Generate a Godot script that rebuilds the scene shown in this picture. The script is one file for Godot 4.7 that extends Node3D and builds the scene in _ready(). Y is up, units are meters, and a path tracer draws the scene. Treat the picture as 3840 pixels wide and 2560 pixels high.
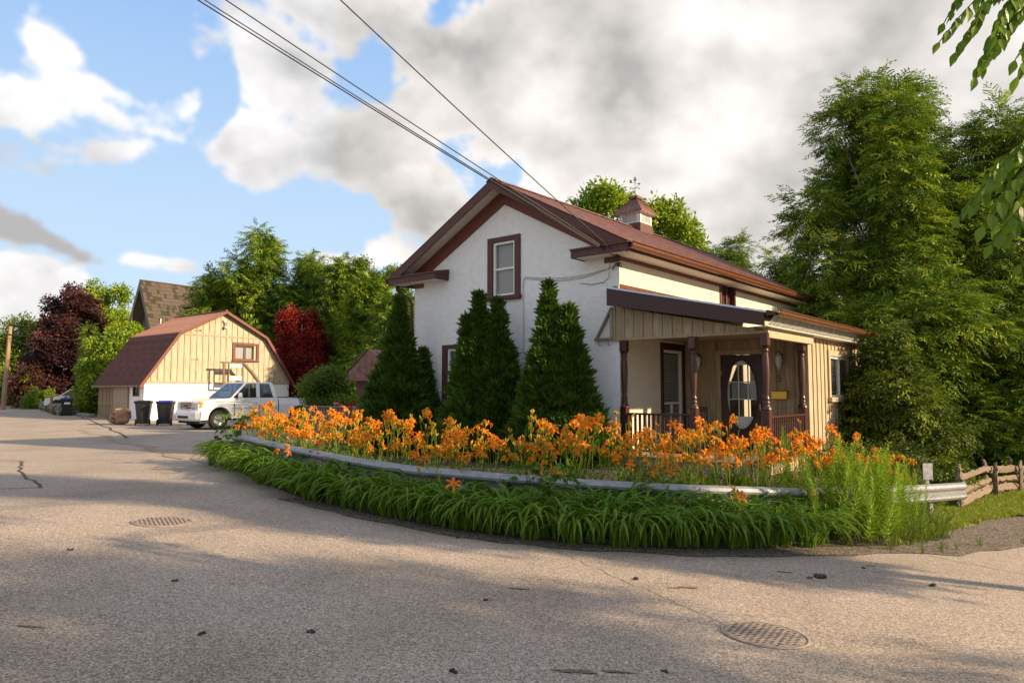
extends Node3D

# ---------------------------------------------------------------- helpers
var names := {}
var mats := {}
var rng := RandomNumberGenerator.new()

class G:
	var v := PackedVector3Array()
	var n := PackedVector3Array()
	var c := PackedColorArray()
	var col = null
	func tri(a: Vector3, b: Vector3, d: Vector3):
		var m := (b - a).cross(d - a)
		m = m.normalized() if m.length_squared() > 1e-16 else Vector3.UP
		v.append(a); v.append(d); v.append(b)
		n.append(m); n.append(m); n.append(m)
		if col != null:
			c.append(col); c.append(col); c.append(col)
	func tri3(a: Vector3, b: Vector3, d: Vector3, ca: Color, cb: Color, cd: Color):
		var m := (b - a).cross(d - a)
		m = m.normalized() if m.length_squared() > 1e-16 else Vector3.UP
		v.append(a); v.append(d); v.append(b)
		n.append(m); n.append(m); n.append(m)
		c.append(ca); c.append(cd); c.append(cb)
	func quad(a: Vector3, b: Vector3, d: Vector3, e: Vector3):
		tri(a, b, d); tri(a, d, e)
	func trin(a: Vector3, b: Vector3, d: Vector3, na: Vector3, nb: Vector3, nd: Vector3):
		if (b - a).cross(d - a).dot(na + nb + nd) > 0.0:
			v.append(a); v.append(d); v.append(b)
			n.append(na); n.append(nd); n.append(nb)
		else:
			v.append(a); v.append(b); v.append(d)
			n.append(na); n.append(nb); n.append(nd)
		if col != null:
			c.append(col); c.append(col); c.append(col)
	func qo(a: Vector3, b: Vector3, d: Vector3, e: Vector3, mid: Vector3):
		if (b - a).cross(d - a).dot(a + b + d + e - mid * 4.0) > 0.0: quad(a, b, d, e)
		else: quad(a, e, d, b)
	# box by centre and size, with chamfered edges when r > 0
	func box(p: Vector3, s: Vector3, r := 0.0, b := Basis()):
		var h := s * 0.5
		var q := func(x, y, z): return p + b * Vector3(x, y, z)
		if r <= 0.0:
			var k := []
			for i in 8:
				k.append(q.call(h.x if i & 1 else -h.x, h.y if i & 2 else -h.y, h.z if i & 4 else -h.z))
			qo(k[4], k[5], k[7], k[6], p); qo(k[1], k[0], k[2], k[3], p)
			qo(k[5], k[1], k[3], k[7], p); qo(k[0], k[4], k[6], k[2], p)
			qo(k[6], k[7], k[3], k[2], p); qo(k[0], k[1], k[5], k[4], p)
			return
		var i := h - Vector3(r, r, r)
		var P := []   # [corner][axis]
		for m in 8:
			var sg := Vector3(1 if m & 1 else -1, 1 if m & 2 else -1, 1 if m & 4 else -1)
			P.append([q.call(sg.x * h.x, sg.y * i.y, sg.z * i.z), q.call(sg.x * i.x, sg.y * h.y, sg.z * i.z), q.call(sg.x * i.x, sg.y * i.y, sg.z * h.z)])
		for ax in 3:
			var o1 := (ax + 1) % 3
			var o2 := (ax + 2) % 3
			for sgn in 2:
				var base: int = sgn << ax
				var a0 = P[base][ax]; var a1 = P[base | (1 << o1)][ax]; var a2 = P[base | (1 << o1) | (1 << o2)][ax]; var a3 = P[base | (1 << o2)][ax]
				qo(a0, a1, a2, a3, p)
			for s1 in 2:
				for s2 in 2:
					var e0: int = (s1 << o1) | (s2 << o2)
					var e1: int = e0 | (1 << ax)
					qo(P[e0][o1], P[e1][o1], P[e1][o2], P[e0][o2], p)
		for m in 8:
			var t = P[m]
			var out: Vector3 = (t[0] + t[1] + t[2]) / 3.0 - p
			if (t[1] - t[0]).cross(t[2] - t[0]).dot(out) > 0: tri(t[0], t[1], t[2])
			else: tri(t[0], t[2], t[1])
	# box between two corners
	func bb(x0: float, y0: float, z0: float, x1: float, y1: float, z1: float, r := 0.0):
		box(Vector3(x0 + x1, y0 + y1, z0 + z1) * 0.5, Vector3(absf(x1 - x0), absf(y1 - y0), absf(z1 - z0)), r)
	# a beam of rectangular section between two points
	func beam(a: Vector3, b: Vector3, w: float, h: float, r := 0.0, up := Vector3.UP):
		var z := (b - a).normalized()
		if absf(z.dot(up)) > 0.98: up = Vector3.RIGHT
		var x := up.cross(z).normalized()
		box((a + b) * 0.5, Vector3(w, h, (b - a).length()), r, Basis(x, z.cross(x), z))
	# polygon in the XY plane pushed from z0 to z1
	func prism(poly: PackedVector2Array, z0: float, z1: float, t := Transform3D()):
		if Geometry2D.is_polygon_clockwise(poly):
			poly = poly.duplicate(); poly.reverse()
		var ix := Geometry2D.triangulate_polygon(poly)
		var za := minf(z0, z1); var zb := maxf(z0, z1)
		for k in range(0, ix.size(), 3):
			var p := poly[ix[k]]; var q := poly[ix[k + 1]]; var r := poly[ix[k + 2]]
			if (q - p).cross(r - p) < 0:
				var w := q; q = r; r = w
			tri(t * Vector3(p.x, p.y, zb), t * Vector3(q.x, q.y, zb), t * Vector3(r.x, r.y, zb))
			tri(t * Vector3(p.x, p.y, za), t * Vector3(r.x, r.y, za), t * Vector3(q.x, q.y, za))
		for k in poly.size():
			var p := poly[k]; var q := poly[(k + 1) % poly.size()]
			quad(t * Vector3(p.x, p.y, za), t * Vector3(q.x, q.y, za), t * Vector3(q.x, q.y, zb), t * Vector3(p.x, p.y, zb))
	func tube(pts: Array, rad, sides := 8, cap := true):
		var rings := []; var norms := []
		var up := Vector3.UP
		for k in pts.size():
			var d: Vector3 = (pts[mini(k + 1, pts.size() - 1)] - pts[maxi(k - 1, 0)]).normalized()
			if absf(d.dot(up)) > 0.95: up = Vector3.RIGHT if absf(d.x) < 0.9 else Vector3.FORWARD
			var x := up.cross(d).normalized(); var y := d.cross(x)
			up = y
			var r: float = rad[k] if rad is Array else rad
			var ring := []; var nn := []
			for j in sides:
				var a := TAU * j / sides
				var m := x * cos(a) + y * sin(a)
				ring.append(pts[k] + m * r); nn.append(m)
			rings.append(ring); norms.append(nn)
		for k in pts.size() - 1:
			for j in sides:
				var l := (j + 1) % sides
				trin(rings[k][j], rings[k + 1][j], rings[k + 1][l], norms[k][j], norms[k + 1][j], norms[k + 1][l])
				trin(rings[k][j], rings[k + 1][l], rings[k][l], norms[k][j], norms[k + 1][l], norms[k][l])
		if cap:
			for e in [0, pts.size() - 1]:
				var m: Vector3 = (pts[0] - pts[1]).normalized() if e == 0 else (pts[e] - pts[e - 1]).normalized()
				for j in sides:
					trin(pts[e], rings[e][j], rings[e][(j + 1) % sides], m, m, m)
	# profile of [radius, height] turned round the vertical axis through p
	func lathe(prof: Array, p := Vector3.ZERO, sides := 16, b := Basis()):
		var nr := []
		for k in prof.size():
			var a = prof[maxi(k - 1, 0)]; var d = prof[mini(k + 1, prof.size() - 1)]
			nr.append(Vector2(d[1] - a[1], a[0] - d[0]).normalized() if Vector2(d[1] - a[1], a[0] - d[0]).length() > 1e-6 else Vector2(1, 0))
		for k in prof.size() - 1:
			for j in sides:
				var a := TAU * j / sides; var e := TAU * (j + 1) / sides
				var q := []
				for w in [[k, a], [k + 1, a], [k + 1, e], [k, e]]:
					var pr = prof[w[0]]; var m: Vector2 = nr[w[0]]
					q.append([p + b * Vector3(pr[0] * cos(w[1]), pr[1], pr[0] * sin(w[1])), b * Vector3(m.x * cos(w[1]), m.y, m.x * sin(w[1]))])
				trin(q[0][0], q[1][0], q[2][0], q[0][1], q[1][1], q[2][1])
				trin(q[0][0], q[2][0], q[3][0], q[0][1], q[2][1], q[3][1])
	func mesh() -> ArrayMesh:
		var arr := []; arr.resize(Mesh.ARRAY_MAX)
		arr[Mesh.ARRAY_VERTEX] = v; arr[Mesh.ARRAY_NORMAL] = n
		if c.size() == v.size() and c.size() > 0: arr[Mesh.ARRAY_COLOR] = c
		var m := ArrayMesh.new()
		m.add_surface_from_arrays(Mesh.PRIMITIVE_TRIANGLES, arr)
		return m

func numbered(s: String) -> String:
	names[s] = names.get(s, -1) + 1
	return s if names[s] == 0 else "%s_%03d" % [s, names[s]]

func thing(called: String, label: String, category: String, at := Vector3.ZERO, turn := 0.0, group := "") -> Node3D:
	var o := Node3D.new()
	o.name = numbered(called); add_child(o)
	o.position = at; o.rotation_degrees.y = turn
	o.set_meta("label", label); o.set_meta("category", category)
	if group: o.set_meta("group", group)
	return o

func part(called: String, shape, m: Material, parent: Node, at := Vector3.ZERO) -> MeshInstance3D:
	var o := MeshInstance3D.new()
	o.name = called
	o.mesh = shape.mesh() if shape is G else shape
	o.material_override = m
	parent.add_child(o, true)
	o.position = at
	return o

func knot(called: String, parent: Node, at := Vector3.ZERO, turn := 0.0) -> Node3D:
	var o := Node3D.new()
	o.name = called; parent.add_child(o, true)
	o.position = at; o.rotation_degrees.y = turn
	return o

func struct(called: String, shape, m: Material) -> MeshInstance3D:
	var o := part(called, shape, m, self)
	o.set_meta("kind", "structure")
	return o

func stuff(o: Node, label: String, category: String):
	o.set_meta("kind", "stuff"); o.set_meta("label", label); o.set_meta("category", category)

func noise_tex(size: int, freq: float, stops: Array, octaves := 4, seed_ := 1, kind := FastNoiseLite.TYPE_SIMPLEX_SMOOTH) -> NoiseTexture2D:
	var f := FastNoiseLite.new()
	f.seed = seed_; f.frequency = freq; f.fractal_octaves = octaves; f.noise_type = kind
	f.fractal_type = FastNoiseLite.FRACTAL_FBM
	var t := NoiseTexture2D.new()
	t.width = size; t.height = size; t.seamless = true; t.noise = f
	var g := Gradient.new()
	var off := PackedFloat32Array(); var cs := PackedColorArray()
	for s in stops:
		off.append(s[0]); cs.append(s[1])
	g.offsets = off; g.colors = cs
	t.color_ramp = g
	return t

func cell_tex(size: int, freq: float, stops: Array, seed_ := 1) -> NoiseTexture2D:
	var t := noise_tex(size, freq, stops, 1, seed_, FastNoiseLite.TYPE_CELLULAR)
	t.noise.cellular_return_type = FastNoiseLite.RETURN_CELL_VALUE
	t.noise.cellular_jitter = 1.0
	t.noise.fractal_type = FastNoiseLite.FRACTAL_NONE
	return t

func bump_tex(size: int, freq: float, strength: float, octaves := 4, seed_ := 1) -> NoiseTexture2D:
	var f := FastNoiseLite.new()
	f.seed = seed_; f.frequency = freq; f.fractal_octaves = octaves
	var t := NoiseTexture2D.new()
	t.width = size; t.height = size; t.seamless = true; t.noise = f
	t.as_normal_map = true; t.bump_strength = strength
	return t

# colours are linear base colours
func mat(key: String, r: float, g: float, b: float, rough := 0.8, metal := 0.0) -> StandardMaterial3D:
	var m := StandardMaterial3D.new()
	m.resource_name = key
	m.albedo_color = Color(r, g, b).linear_to_srgb()
	m.roughness = rough; m.metallic = metal
	m.cull_mode = BaseMaterial3D.CULL_DISABLED
	mats[key] = m
	return m

func tri_tex(m: StandardMaterial3D, tex: Texture2D, scale: Vector3, normal: Texture2D = null, depth := 1.0, world := false):
	m.albedo_texture = tex
	m.uv1_triplanar = true; m.uv1_world_triplanar = world
	m.uv1_scale = scale
	if normal:
		m.normal_enabled = true; m.normal_texture = normal; m.normal_scale = depth

func leaf_mat(key: String, r: float, g: float, b: float, through := 0.6, rough := 0.55) -> StandardMaterial3D:
	var m := mat(key, r, g, b, rough)
	m.vertex_color_use_as_albedo = true
	m.backlight_enabled = true
	m.backlight = Color(through, through, through * 0.55).linear_to_srgb()
	m.metallic_specular = 0.35
	return m

# lie of the land: the lane falls to the right and a little away from the camera
func land(x: float, d: float) -> float:
	return 0.1 - 0.06 * clampf(x, -5.0, 12.0) - 0.02 * clampf(d, -10.0, 16.0)

func on_land(x: float, d: float, up := 0.0) -> Vector3:
	return Vector3(x, land(x, d) + up, -d)

# ---------------------------------------------------------------- sky
func make_sky() -> ImageTexture:
	# banks of cloud: azimuth, elevation, half width, half height (degrees), tilt, density, brightness
	var banks := [
		[-33.6, 22.2, 3.2, 1.7, -0.75, 1.15, 0.16], [-35.5, 19.0, 4.6, 1.7, 0.0, 1.2, 0.16], [-31.0, 19.8, 4.8, 1.7, -0.3, 1.25, 0.15],
		[-27.5, 19.0, 3.6, 1.3, -0.2, 1.15, 0.22], [-25.3, 20.2, 2.2, 0.9, 0.7, 1.0, 0.2], [-28.5, 17.0, 4.0, 1.1, 0.3, 0.45, 0.2],
		[-18.0, 26.0, 5.5, 6.5, 0.0, 1.2, -0.14], [-13.5, 29.5, 9.0, 6.0, 0.0, 1.5, -0.08], [-19.0, 18.0, 4.2, 3.0, 0.0, 1.2, -0.05],
		[-13.0, 19.3, 6.5, 3.4, 0.0, 1.3, 0.12], [-8.5, 20.0, 4.6, 3.4, 0.0, 1.3, 0.25], [-7.0, 15.5, 4.2, 3.4, -0.5, 1.2, -0.12],
		[-3.0, 12.0, 4.5, 4.5, 0.0, 1.1, -0.02], [-2.0, 24.0, 6.5, 10.0, 0.2, 1.2, 0.02], [8.0, 21.0, 9.0, 13.0, 0.0, 1.6, -0.02], [17.5, 25.5, 6.0, 3.6, 0.0, 1.4, 0.42],
		[15.5, 16.5, 9.0, 9.0, 0.0, 1.5, 0.04], [20.0, 20.5, 4.0, 4.0, 0.5, 1.3, 0.3], [27.5, 24.0, 9.0, 8.0, 0.0, 1.5, -0.1], [33.0, 18.0, 9.0, 9.0, 0.0, 1.5, 0.06],
		[26.0, 8.0, 16.0, 6.0, 0.0, 1.2, 0.18], [8.0, 6.0, 14.0, 5.0, 0.0, 0.9, 0.1],
		[-35.0, 5.0, 5.0, 3.2, 0.0, 1.3, 0.34], [-30.0, 3.6, 4.2, 3.0, 0.0, 1.1, 0.2], [-36.8, 10.9, 3.0, 1.2, -0.2, 1.0, -0.34], [-32.4, 9.6, 2.6, 0.6, -0.4, 0.9, -0.3],
		[-26.7, 8.9, 2.4, 0.7, 0.0, 0.75, 0.1], [-13.5, 9.9, 2.6, 0.6, 0.0, 0.6, 0.1], [-9.0, 11.0, 2.6, 1.3, 0.0, 0.85, 0.2],
	]
	var gaps := [[-11.2, 25.0, 1.8, 2.6, 0.5], [-10.2, 22.6, 1.4, 1.4, 0.4], [-16.5, 13.2, 7.0, 2.2, 0.9], [-24.5, 14.0, 6.0, 3.0, 0.8], [-22.8, 21.6, 1.6, 4.0, 0.8]]
	var big := FastNoiseLite.new(); big.seed = 5; big.frequency = 1.9; big.fractal_octaves = 3
	var W := 720; var Hh := 150
	var low := Image.create(W, Hh, false, Image.FORMAT_RGF)
	for y in Hh:
		var el := 60.0 - (y + 0.5) * 0.5
		for x in W:
			var az := -180.0 + (x + 0.5) * 0.5
			var ca := cos(deg_to_rad(el))
			var dir := Vector3(sin(deg_to_rad(az)) * ca, sin(deg_to_rad(el)), -cos(deg_to_rad(az)) * ca)
			# the cover that goes on all round
			var q := Vector3(dir.x, 0.0, dir.z) / (0.35 + maxf(dir.y, 0.0))
			var wide := big.get_noise_3d(q.x, 0.3, q.z)
			var inside := smoothstep(52.0, 40.0, absf(az)) * smoothstep(44.0, 32.0, el)
			var dens := (1.0 - inside) * (0.55 + 1.6 * wide)
			var light := (1.0 - inside) * 0.5 * wide
			if inside > 0.0:
				var m := -0.85; var gp := 0.0; var lw := 0.0; var ls := 0.0
				for b in banks:
					var dx: float = az - b[0]; var dy: float = el - b[1]
					if absf(dx) > 18.0: continue
					var c := cos(b[4]); var s := sin(b[4])
					var u: float = (dx * c + dy * s) / (b[2] * 1.45); var w: float = (-dx * s + dy * c) / (b[3] * 1.45)
					var f: float = 1.0 - (u * u + w * w)
					if f > 0.0:
						m = maxf(m, -0.85 + (b[5] + 0.85) * minf(1.0, f * 1.1))
						lw += f; ls += f * b[6]
				for g in gaps:
					var f2: float = 1.0 - pow((az - g[0]) / g[2], 2) - pow((el - g[1]) / g[3], 2)
					if f2 > 0.0: gp = maxf(gp, g[4] * f2 * 1.6)
				m = maxf(m, lerpf(-0.85, 2.1, smoothstep(-6.0, 4.0, az + (el - 20.0) * 0.25) * smoothstep(7.0, 12.0, el)))
				dens += inside * (minf(m, 2.2) - gp)
				light += inside * (ls / lw if lw > 0.0 else 0.0)
			low.set_pixel(x, y, Color(dens, light, 0))
	var IW := 2048; var IH := 1024
	low.resize(IW, int(IH * 75.0 / 180.0), Image.INTERPOLATE_CUBIC)
	var fine := FastNoiseLite.new(); fine.seed = 11; fine.frequency = 5.5; fine.fractal_octaves = 6; fine.fractal_gain = 0.58
	var lum := FastNoiseLite.new(); lum.seed = 23; lum.frequency = 5.0; lum.fractal_octaves = 5; lum.fractal_gain = 0.5
	var im := Image.create(IW, IH, false, Image.FORMAT_RGBF)
	var top := int(IH * 30.0 / 180.0)
	for y in IH:
		var el := 90.0 - (y + 0.5) * 180.0 / IH
		if el < -3.0:
			im.fill_rect(Rect2i(0, y, IW, IH - y), Color(0.32, 0.34, 0.35))
			break
		var t := clampf(1.0 - el / 34.0, 0.0, 1.0)
		var blue := Color(0.095, 0.215, 0.45).lerp(Color(0.36, 0.455, 0.53), pow(t, 0.72))
		if el > 60.0:
			im.fill_rect(Rect2i(0, y, IW, 1), Color(0.33, 0.37, 0.45))
			continue
		var sel := sin(deg_to_rad(el)); var cel := cos(deg_to_rad(el))
		for x in IW:
			var az := deg_to_rad(-180.0 + (x + 0.5) * 360.0 / IW)
			var px := sin(az) * cel; var pz := -cos(az) * cel
			var d := low.get_pixel(x, mini(y - top, low.get_height() - 1))
			var n := fine.get_noise_3d(px, sel * 1.5, pz) + 0.22 * lum.get_noise_3d(px * 5.0, sel * 6.0, pz * 5.0)
			var k := d.r + n * 2.3
			var a := smoothstep(-0.20, 0.75, k)
			var body := smoothstep(0.4, 1.6, k)
			var s := 0.455 - 0.05 * body + d.g * 0.42 + 0.29 * lum.get_noise_3d(px, sel * 1.3, pz) - 0.04 * n
			s = clampf(s, 0.26, 0.58)
			# thick cloud is warmer in tone than the thin edge
			var cloud := Color(s * 1.0, s * 0.945, s * 0.89) if az > -0.25 else Color(s * 1.0, s * 0.975, s * 0.965)
			var c := blue.lerp(cloud, a * 0.97)
			if el > 46.0: c = c.lerp(Color(0.33, 0.37, 0.45), (el - 46.0) / 14.0)
			im.set_pixel((x + IW / 2) % IW, y, c)
	return ImageTexture.create_from_image(im)

func _ready():
	var t0 := Time.get_ticks_msec()
	# ---- camera
	var cam := Camera3D.new()
	cam.name = "camera"; add_child(cam)
	cam.position = Vector3(0, 1.6, 0)
	cam.rotation_degrees = Vector3(4.02, 0, 0)
	cam.fov = 51.2; cam.near = 0.1; cam.far = 900.0; cam.current = true
	# ---- sky, exposure
	var we := WorldEnvironment.new(); we.name = "environment"; add_child(we)
	var env := Environment.new()
	env.background_mode = Environment.BG_SKY
	var sm := PanoramaSkyMaterial.new(); sm.panorama = make_sky(); sm.energy_multiplier = 1.0
	env.sky = Sky.new(); env.sky.sky_material = sm
	env.tonemap_mode = Environment.TONE_MAPPER_LINEAR
	env.tonemap_exposure = 1.95
	env.sdfgi_enabled = true; env.ssao_enabled = true; env.ssil_enabled = true
	we.environment = env
	# ---- sun: low, from the right and a little behind the camera
	var sun := DirectionalLight3D.new(); sun.name = "sun"; add_child(sun)
	var az := deg_to_rad(107.0); var al := deg_to_rad(22.0)
	var to_sun := Vector3(sin(az) * cos(al), sin(al), -cos(az) * cos(al))
	sun.look_at_from_position(Vector3.ZERO, -to_sun)
	sun.light_energy = 1.6; sun.light_color = Color(1.0, 0.89, 0.73); sun.light_angular_distance = 1.0; sun.shadow_enabled = true
	print("sky ", Time.get_ticks_msec() - t0)
	make_materials()
	ground()
	print("ground ", Time.get_ticks_msec() - t0)
	house()
	print("house ", Time.get_ticks_msec() - t0)
	garage()
	chalet()
	street_things()
	print("garage ", Time.get_ticks_msec() - t0)
	guardrail()
	split_rail_fence()
	truck()
	print("truck ", Time.get_ticks_msec() - t0)
	trees()
	print("trees ", Time.get_ticks_msec() - t0)
	flower_bed()
	print("flowers ", Time.get_ticks_msec() - t0)
	wires()
	small_things()
	print("done ", Time.get_ticks_msec() - t0)

# ---------------------------------------------------------------- materials shared by many things
func make_materials():
	var W := Color.WHITE
	var gr := func(a): return Color(a, a, a)
	var grain := noise_tex(512, 0.02, [[0.0, gr.call(0.72)], [0.5, gr.call(0.92)], [1.0, W]], 5, 3)
	var worn := noise_tex(512, 0.012, [[0.0, gr.call(0.55)], [0.42, gr.call(0.86)], [0.6, gr.call(0.95)], [1.0, W]], 6, 8)
	var mottled := noise_tex(512, 0.01, [[0.0, gr.call(0.955)], [0.5, gr.call(0.985)], [1.0, W]], 5, 4)
	var m := mat("stucco", 0.85, 0.85, 0.84, 0.95)
	tri_tex(m, mottled, Vector3(0.45, 0.45, 0.45), bump_tex(512, 0.05, 6.0, 4, 2), 1.0)
	m.uv1_scale = Vector3(0.9, 0.9, 0.9)
	m = mat("stucco_warm_lit", 0.63, 0.575, 0.465, 0.95)  # same paint as stucco, with the warm light on the side wall coloured in
	tri_tex(m, mottled, Vector3(0.9, 0.9, 0.9), bump_tex(512, 0.05, 6.0, 4, 2), 1.0)
	m = mat("brown_trim", 0.105, 0.034, 0.025, 0.65); tri_tex(m, grain, Vector3(1.3, 1.3, 1.3))
	m = mat("red_brown_board", 0.175, 0.052, 0.034, 0.65); tri_tex(m, grain, Vector3(1.1, 1.1, 1.1))
	m = mat("dark_fascia", 0.058, 0.026, 0.025, 0.7); tri_tex(m, mottled, Vector3(0.7, 0.7, 0.7))
	m = mat("roof_metal", 0.215, 0.085, 0.058, 0.55); tri_tex(m, worn, Vector3(0.5, 0.5, 0.5))
	m = mat("garage_roof", 0.165, 0.052, 0.036, 0.6); tri_tex(m, worn, Vector3(0.25, 0.25, 0.25))
	m = mat("copper_gutter", 0.22, 0.085, 0.040, 0.28, 0.45); tri_tex(m, grain, Vector3(0.8, 0.8, 0.8))
	m = mat("white_metal", 0.72, 0.70, 0.66, 0.3, 0.3); tri_tex(m, worn, Vector3(1.2, 1.2, 1.2))
	m = mat("white_paint", 0.78, 0.78, 0.77, 0.5); tri_tex(m, mottled, Vector3(1, 1, 1))
	m = mat("peeling_white", 0.70, 0.70, 0.68, 0.7)
	tri_tex(m, noise_tex(512, 0.03, [[0.0, gr.call(0.3)], [0.28, gr.call(0.45)], [0.36, gr.call(0.95)], [1.0, W]], 5, 9), Vector3(1.2, 1.2, 1.2))
	m = mat("soffit", 0.82, 0.79, 0.72, 0.6); tri_tex(m, mottled, Vector3(1, 1, 1))
	m = mat("drip_edge", 0.42, 0.52, 0.60, 0.3, 0.6)
	var wood := noise_tex(512, 0.012, [[0.0, Color(0.74, 0.71, 0.68)], [0.35, Color(0.89, 0.88, 0.86)], [0.6, Color(0.96, 0.955, 0.95)], [1.0, W]], 6, 14)
	m = mat("tan_board", 0.41, 0.32, 0.205, 0.8); tri_tex(m, wood, Vector3(2.6, 0.22, 2.6))
	m = mat("tan_board_pale", 0.46, 0.365, 0.24, 0.8); tri_tex(m, wood, Vector3(2.1, 0.28, 2.1))
	m = mat("tan_board_grey", 0.40, 0.33, 0.235, 0.85); tri_tex(m, wood, Vector3(3.0, 0.2, 3.0))
	m = mat("garage_board", 0.50, 0.415, 0.30, 0.8); tri_tex(m, wood, Vector3(1.4, 0.15, 1.4))
	m = mat("garage_batten_shaded", 0.43, 0.345, 0.24, 0.8); tri_tex(m, wood, Vector3(1.8, 0.2, 1.8))  # darker than the boards: the shadow lines along the battens are painted in
	m = mat("bare_wood", 0.34, 0.22, 0.115, 0.85); tri_tex(m, wood, Vector3(3.0, 0.5, 3.0))
	m = mat("grey_wood", 0.25, 0.20, 0.155, 0.9); tri_tex(m, wood, Vector3(5.0, 5.0, 0.7))
	m = mat("rail_wood", 0.36, 0.285, 0.215, 0.95)
	tri_tex(m, noise_tex(512, 0.02, [[0.0, Color(0.16, 0.13, 0.11)], [0.40, Color(0.42, 0.37, 0.33)], [0.48, Color(0.85, 0.82, 0.78)], [1.0, W]], 5, 19), Vector3(2.2, 6.0, 2.2))
	m = mat("post_wood", 0.20, 0.155, 0.115, 0.95); tri_tex(m, wood, Vector3(6, 0.8, 6))
	m = mat("porch_brown", 0.075, 0.022, 0.013, 0.35); tri_tex(m, grain, Vector3(2, 2, 2))
	m = mat("door_brown", 0.035, 0.011, 0.008, 0.4)
	m = mat("shake", 0.085, 0.064, 0.052, 0.95)
	m.vertex_color_use_as_albedo = true
	m = mat("blind", 0.66, 0.68, 0.66, 0.6)
	m = mat("dark_inside", 0.02, 0.02, 0.02, 0.9)
	m = mat("black_plastic", 0.018, 0.018, 0.017, 0.45); tri_tex(m, worn, Vector3(1.2, 1.2, 1.2))
	m = mat("blue_plastic", 0.035, 0.045, 0.30, 0.4)
	m = mat("rubber", 0.022, 0.020, 0.019, 0.85)
	m = mat("brass", 0.62, 0.40, 0.05, 0.3, 0.7)
	m = mat("iron", 0.045, 0.042, 0.04, 0.6, 0.5)
	m = mat("vane", 0.18, 0.12, 0.06, 0.5, 0.6)
	m = mat("cast_iron", 0.36, 0.28, 0.225, 0.7, 0.1); tri_tex(m, worn, Vector3(3, 3, 3))
	m = mat("iron_stud", 0.055, 0.045, 0.04, 0.7, 0.3)
	m = mat("galvanised", 0.30, 0.315, 0.33, 0.5, 0.35)
	tri_tex(m, noise_tex(512, 0.02, [[0.0, gr.call(0.78)], [0.4, gr.call(0.9)], [0.7, W], [1.0, W]], 5, 31), Vector3(0.8, 0.8, 0.8))
	m = mat("stone", 0.25, 0.22, 0.19, 0.95); tri_tex(m, worn, Vector3(2, 2, 2))
	m = mat("paper", 0.40, 0.235, 0.13, 0.9); tri_tex(m, grain, Vector3(2, 2, 2))
	m = mat("cable", 0.03, 0.03, 0.03, 0.6)
	m = mat("conduit", 0.55, 0.55, 0.53, 0.6)
	m = mat("bark", 0.13, 0.10, 0.075, 0.95); tri_tex(m, worn, Vector3(2, 0.6, 2))
	m = mat("pale_bark", 0.28, 0.24, 0.20, 0.95); tri_tex(m, worn, Vector3(2, 0.6, 2))
	m = mat("pole_wood", 0.36, 0.235, 0.15, 0.9); tri_tex(m, wood, Vector3(2, 0.2, 2))
	m = mat("car_white", 0.80, 0.785, 0.75, 0.25); m.clearcoat_enabled = true; m.clearcoat = 0.6; m.clearcoat_roughness = 0.08
	m = mat("chrome", 0.75, 0.75, 0.75, 0.12, 1.0)
	m = mat("alloy", 0.62, 0.60, 0.57, 0.3, 0.8)
	m = mat("amber", 0.75, 0.22, 0.02, 0.2)
	m = mat("lens", 0.62, 0.62, 0.58, 0.1)
	m = mat("red_lens", 0.45, 0.015, 0.015, 0.2)
	m = mat("red_paint", 0.5, 0.02, 0.02, 0.4)
	m = mat("number_paint", 0.20, 0.055, 0.03, 0.5)
	m = mat("lamp_glass", 0.62, 0.60, 0.54, 0.3)
	m = mat("bolt", 0.1, 0.1, 0.1, 0.5, 0.6)
	var gl := mat("glass", 0.03, 0.035, 0.035, 0.04)
	gl.transparency = BaseMaterial3D.TRANSPARENCY_ALPHA; gl.albedo_color = Color(0.18, 0.22, 0.22, 0.35); gl.metallic_specular = 0.65
	gl = mat("car_glass", 0.03, 0.035, 0.035, 0.04)
	gl.transparency = BaseMaterial3D.TRANSPARENCY_ALPHA; gl.albedo_color = Color(0.10, 0.12, 0.10, 0.8); gl.metallic_specular = 0.7
	# ground
	m = mat("asphalt", 0.545, 0.46, 0.385, 0.95)
	var speck := cell_tex(1024, 0.19, [[0.0, Color(0.52, 0.49, 0.47)], [0.2, Color(0.68, 0.655, 0.63)], [0.55, Color(0.82, 0.805, 0.785)], [0.8, Color(0.91, 0.90, 0.89)], [0.93, W], [1.0, W]], 41)
	tri_tex(m, speck, Vector3(0.5, 0.5, 0.5), bump_tex(1024, 0.2, 2.0, 2, 41), 0.35, true)
	m.detail_enabled = true; m.detail_blend_mode = BaseMaterial3D.BLEND_MODE_MUL
	m.detail_uv_layer = BaseMaterial3D.DETAIL_UV_2; m.uv2_triplanar = true; m.uv2_world_triplanar = true; m.uv2_scale = Vector3(0.055, 0.055, 0.055)
	m.detail_albedo = noise_tex(1024, 0.006, [[0.0, Color(0.84, 0.82, 0.79)], [0.4, Color(0.94, 0.935, 0.92)], [0.6, Color(0.98, 0.975, 0.97)], [1.0, W]], 7, 47)
	m = mat("gravel", 0.34, 0.275, 0.21, 0.97)
	tri_tex(m, cell_tex(1024, 0.10, [[0.0, gr.call(0.3)], [0.4, gr.call(0.6)], [0.62, gr.call(0.85)], [1.0, W]], 43), Vector3(0.5, 0.5, 0.5), bump_tex(1024, 0.11, 14.0, 4, 43), 1.0, true)
	m = mat("sand", 0.42, 0.315, 0.225, 0.97)
	tri_tex(m, noise_tex(512, 0.05, [[0.0, gr.call(0.6)], [1.0, W]], 5, 44), Vector3(1, 1, 1), null, 1.0, true)
	m = mat("soil", 0.12, 0.09, 0.062, 0.97)
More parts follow.
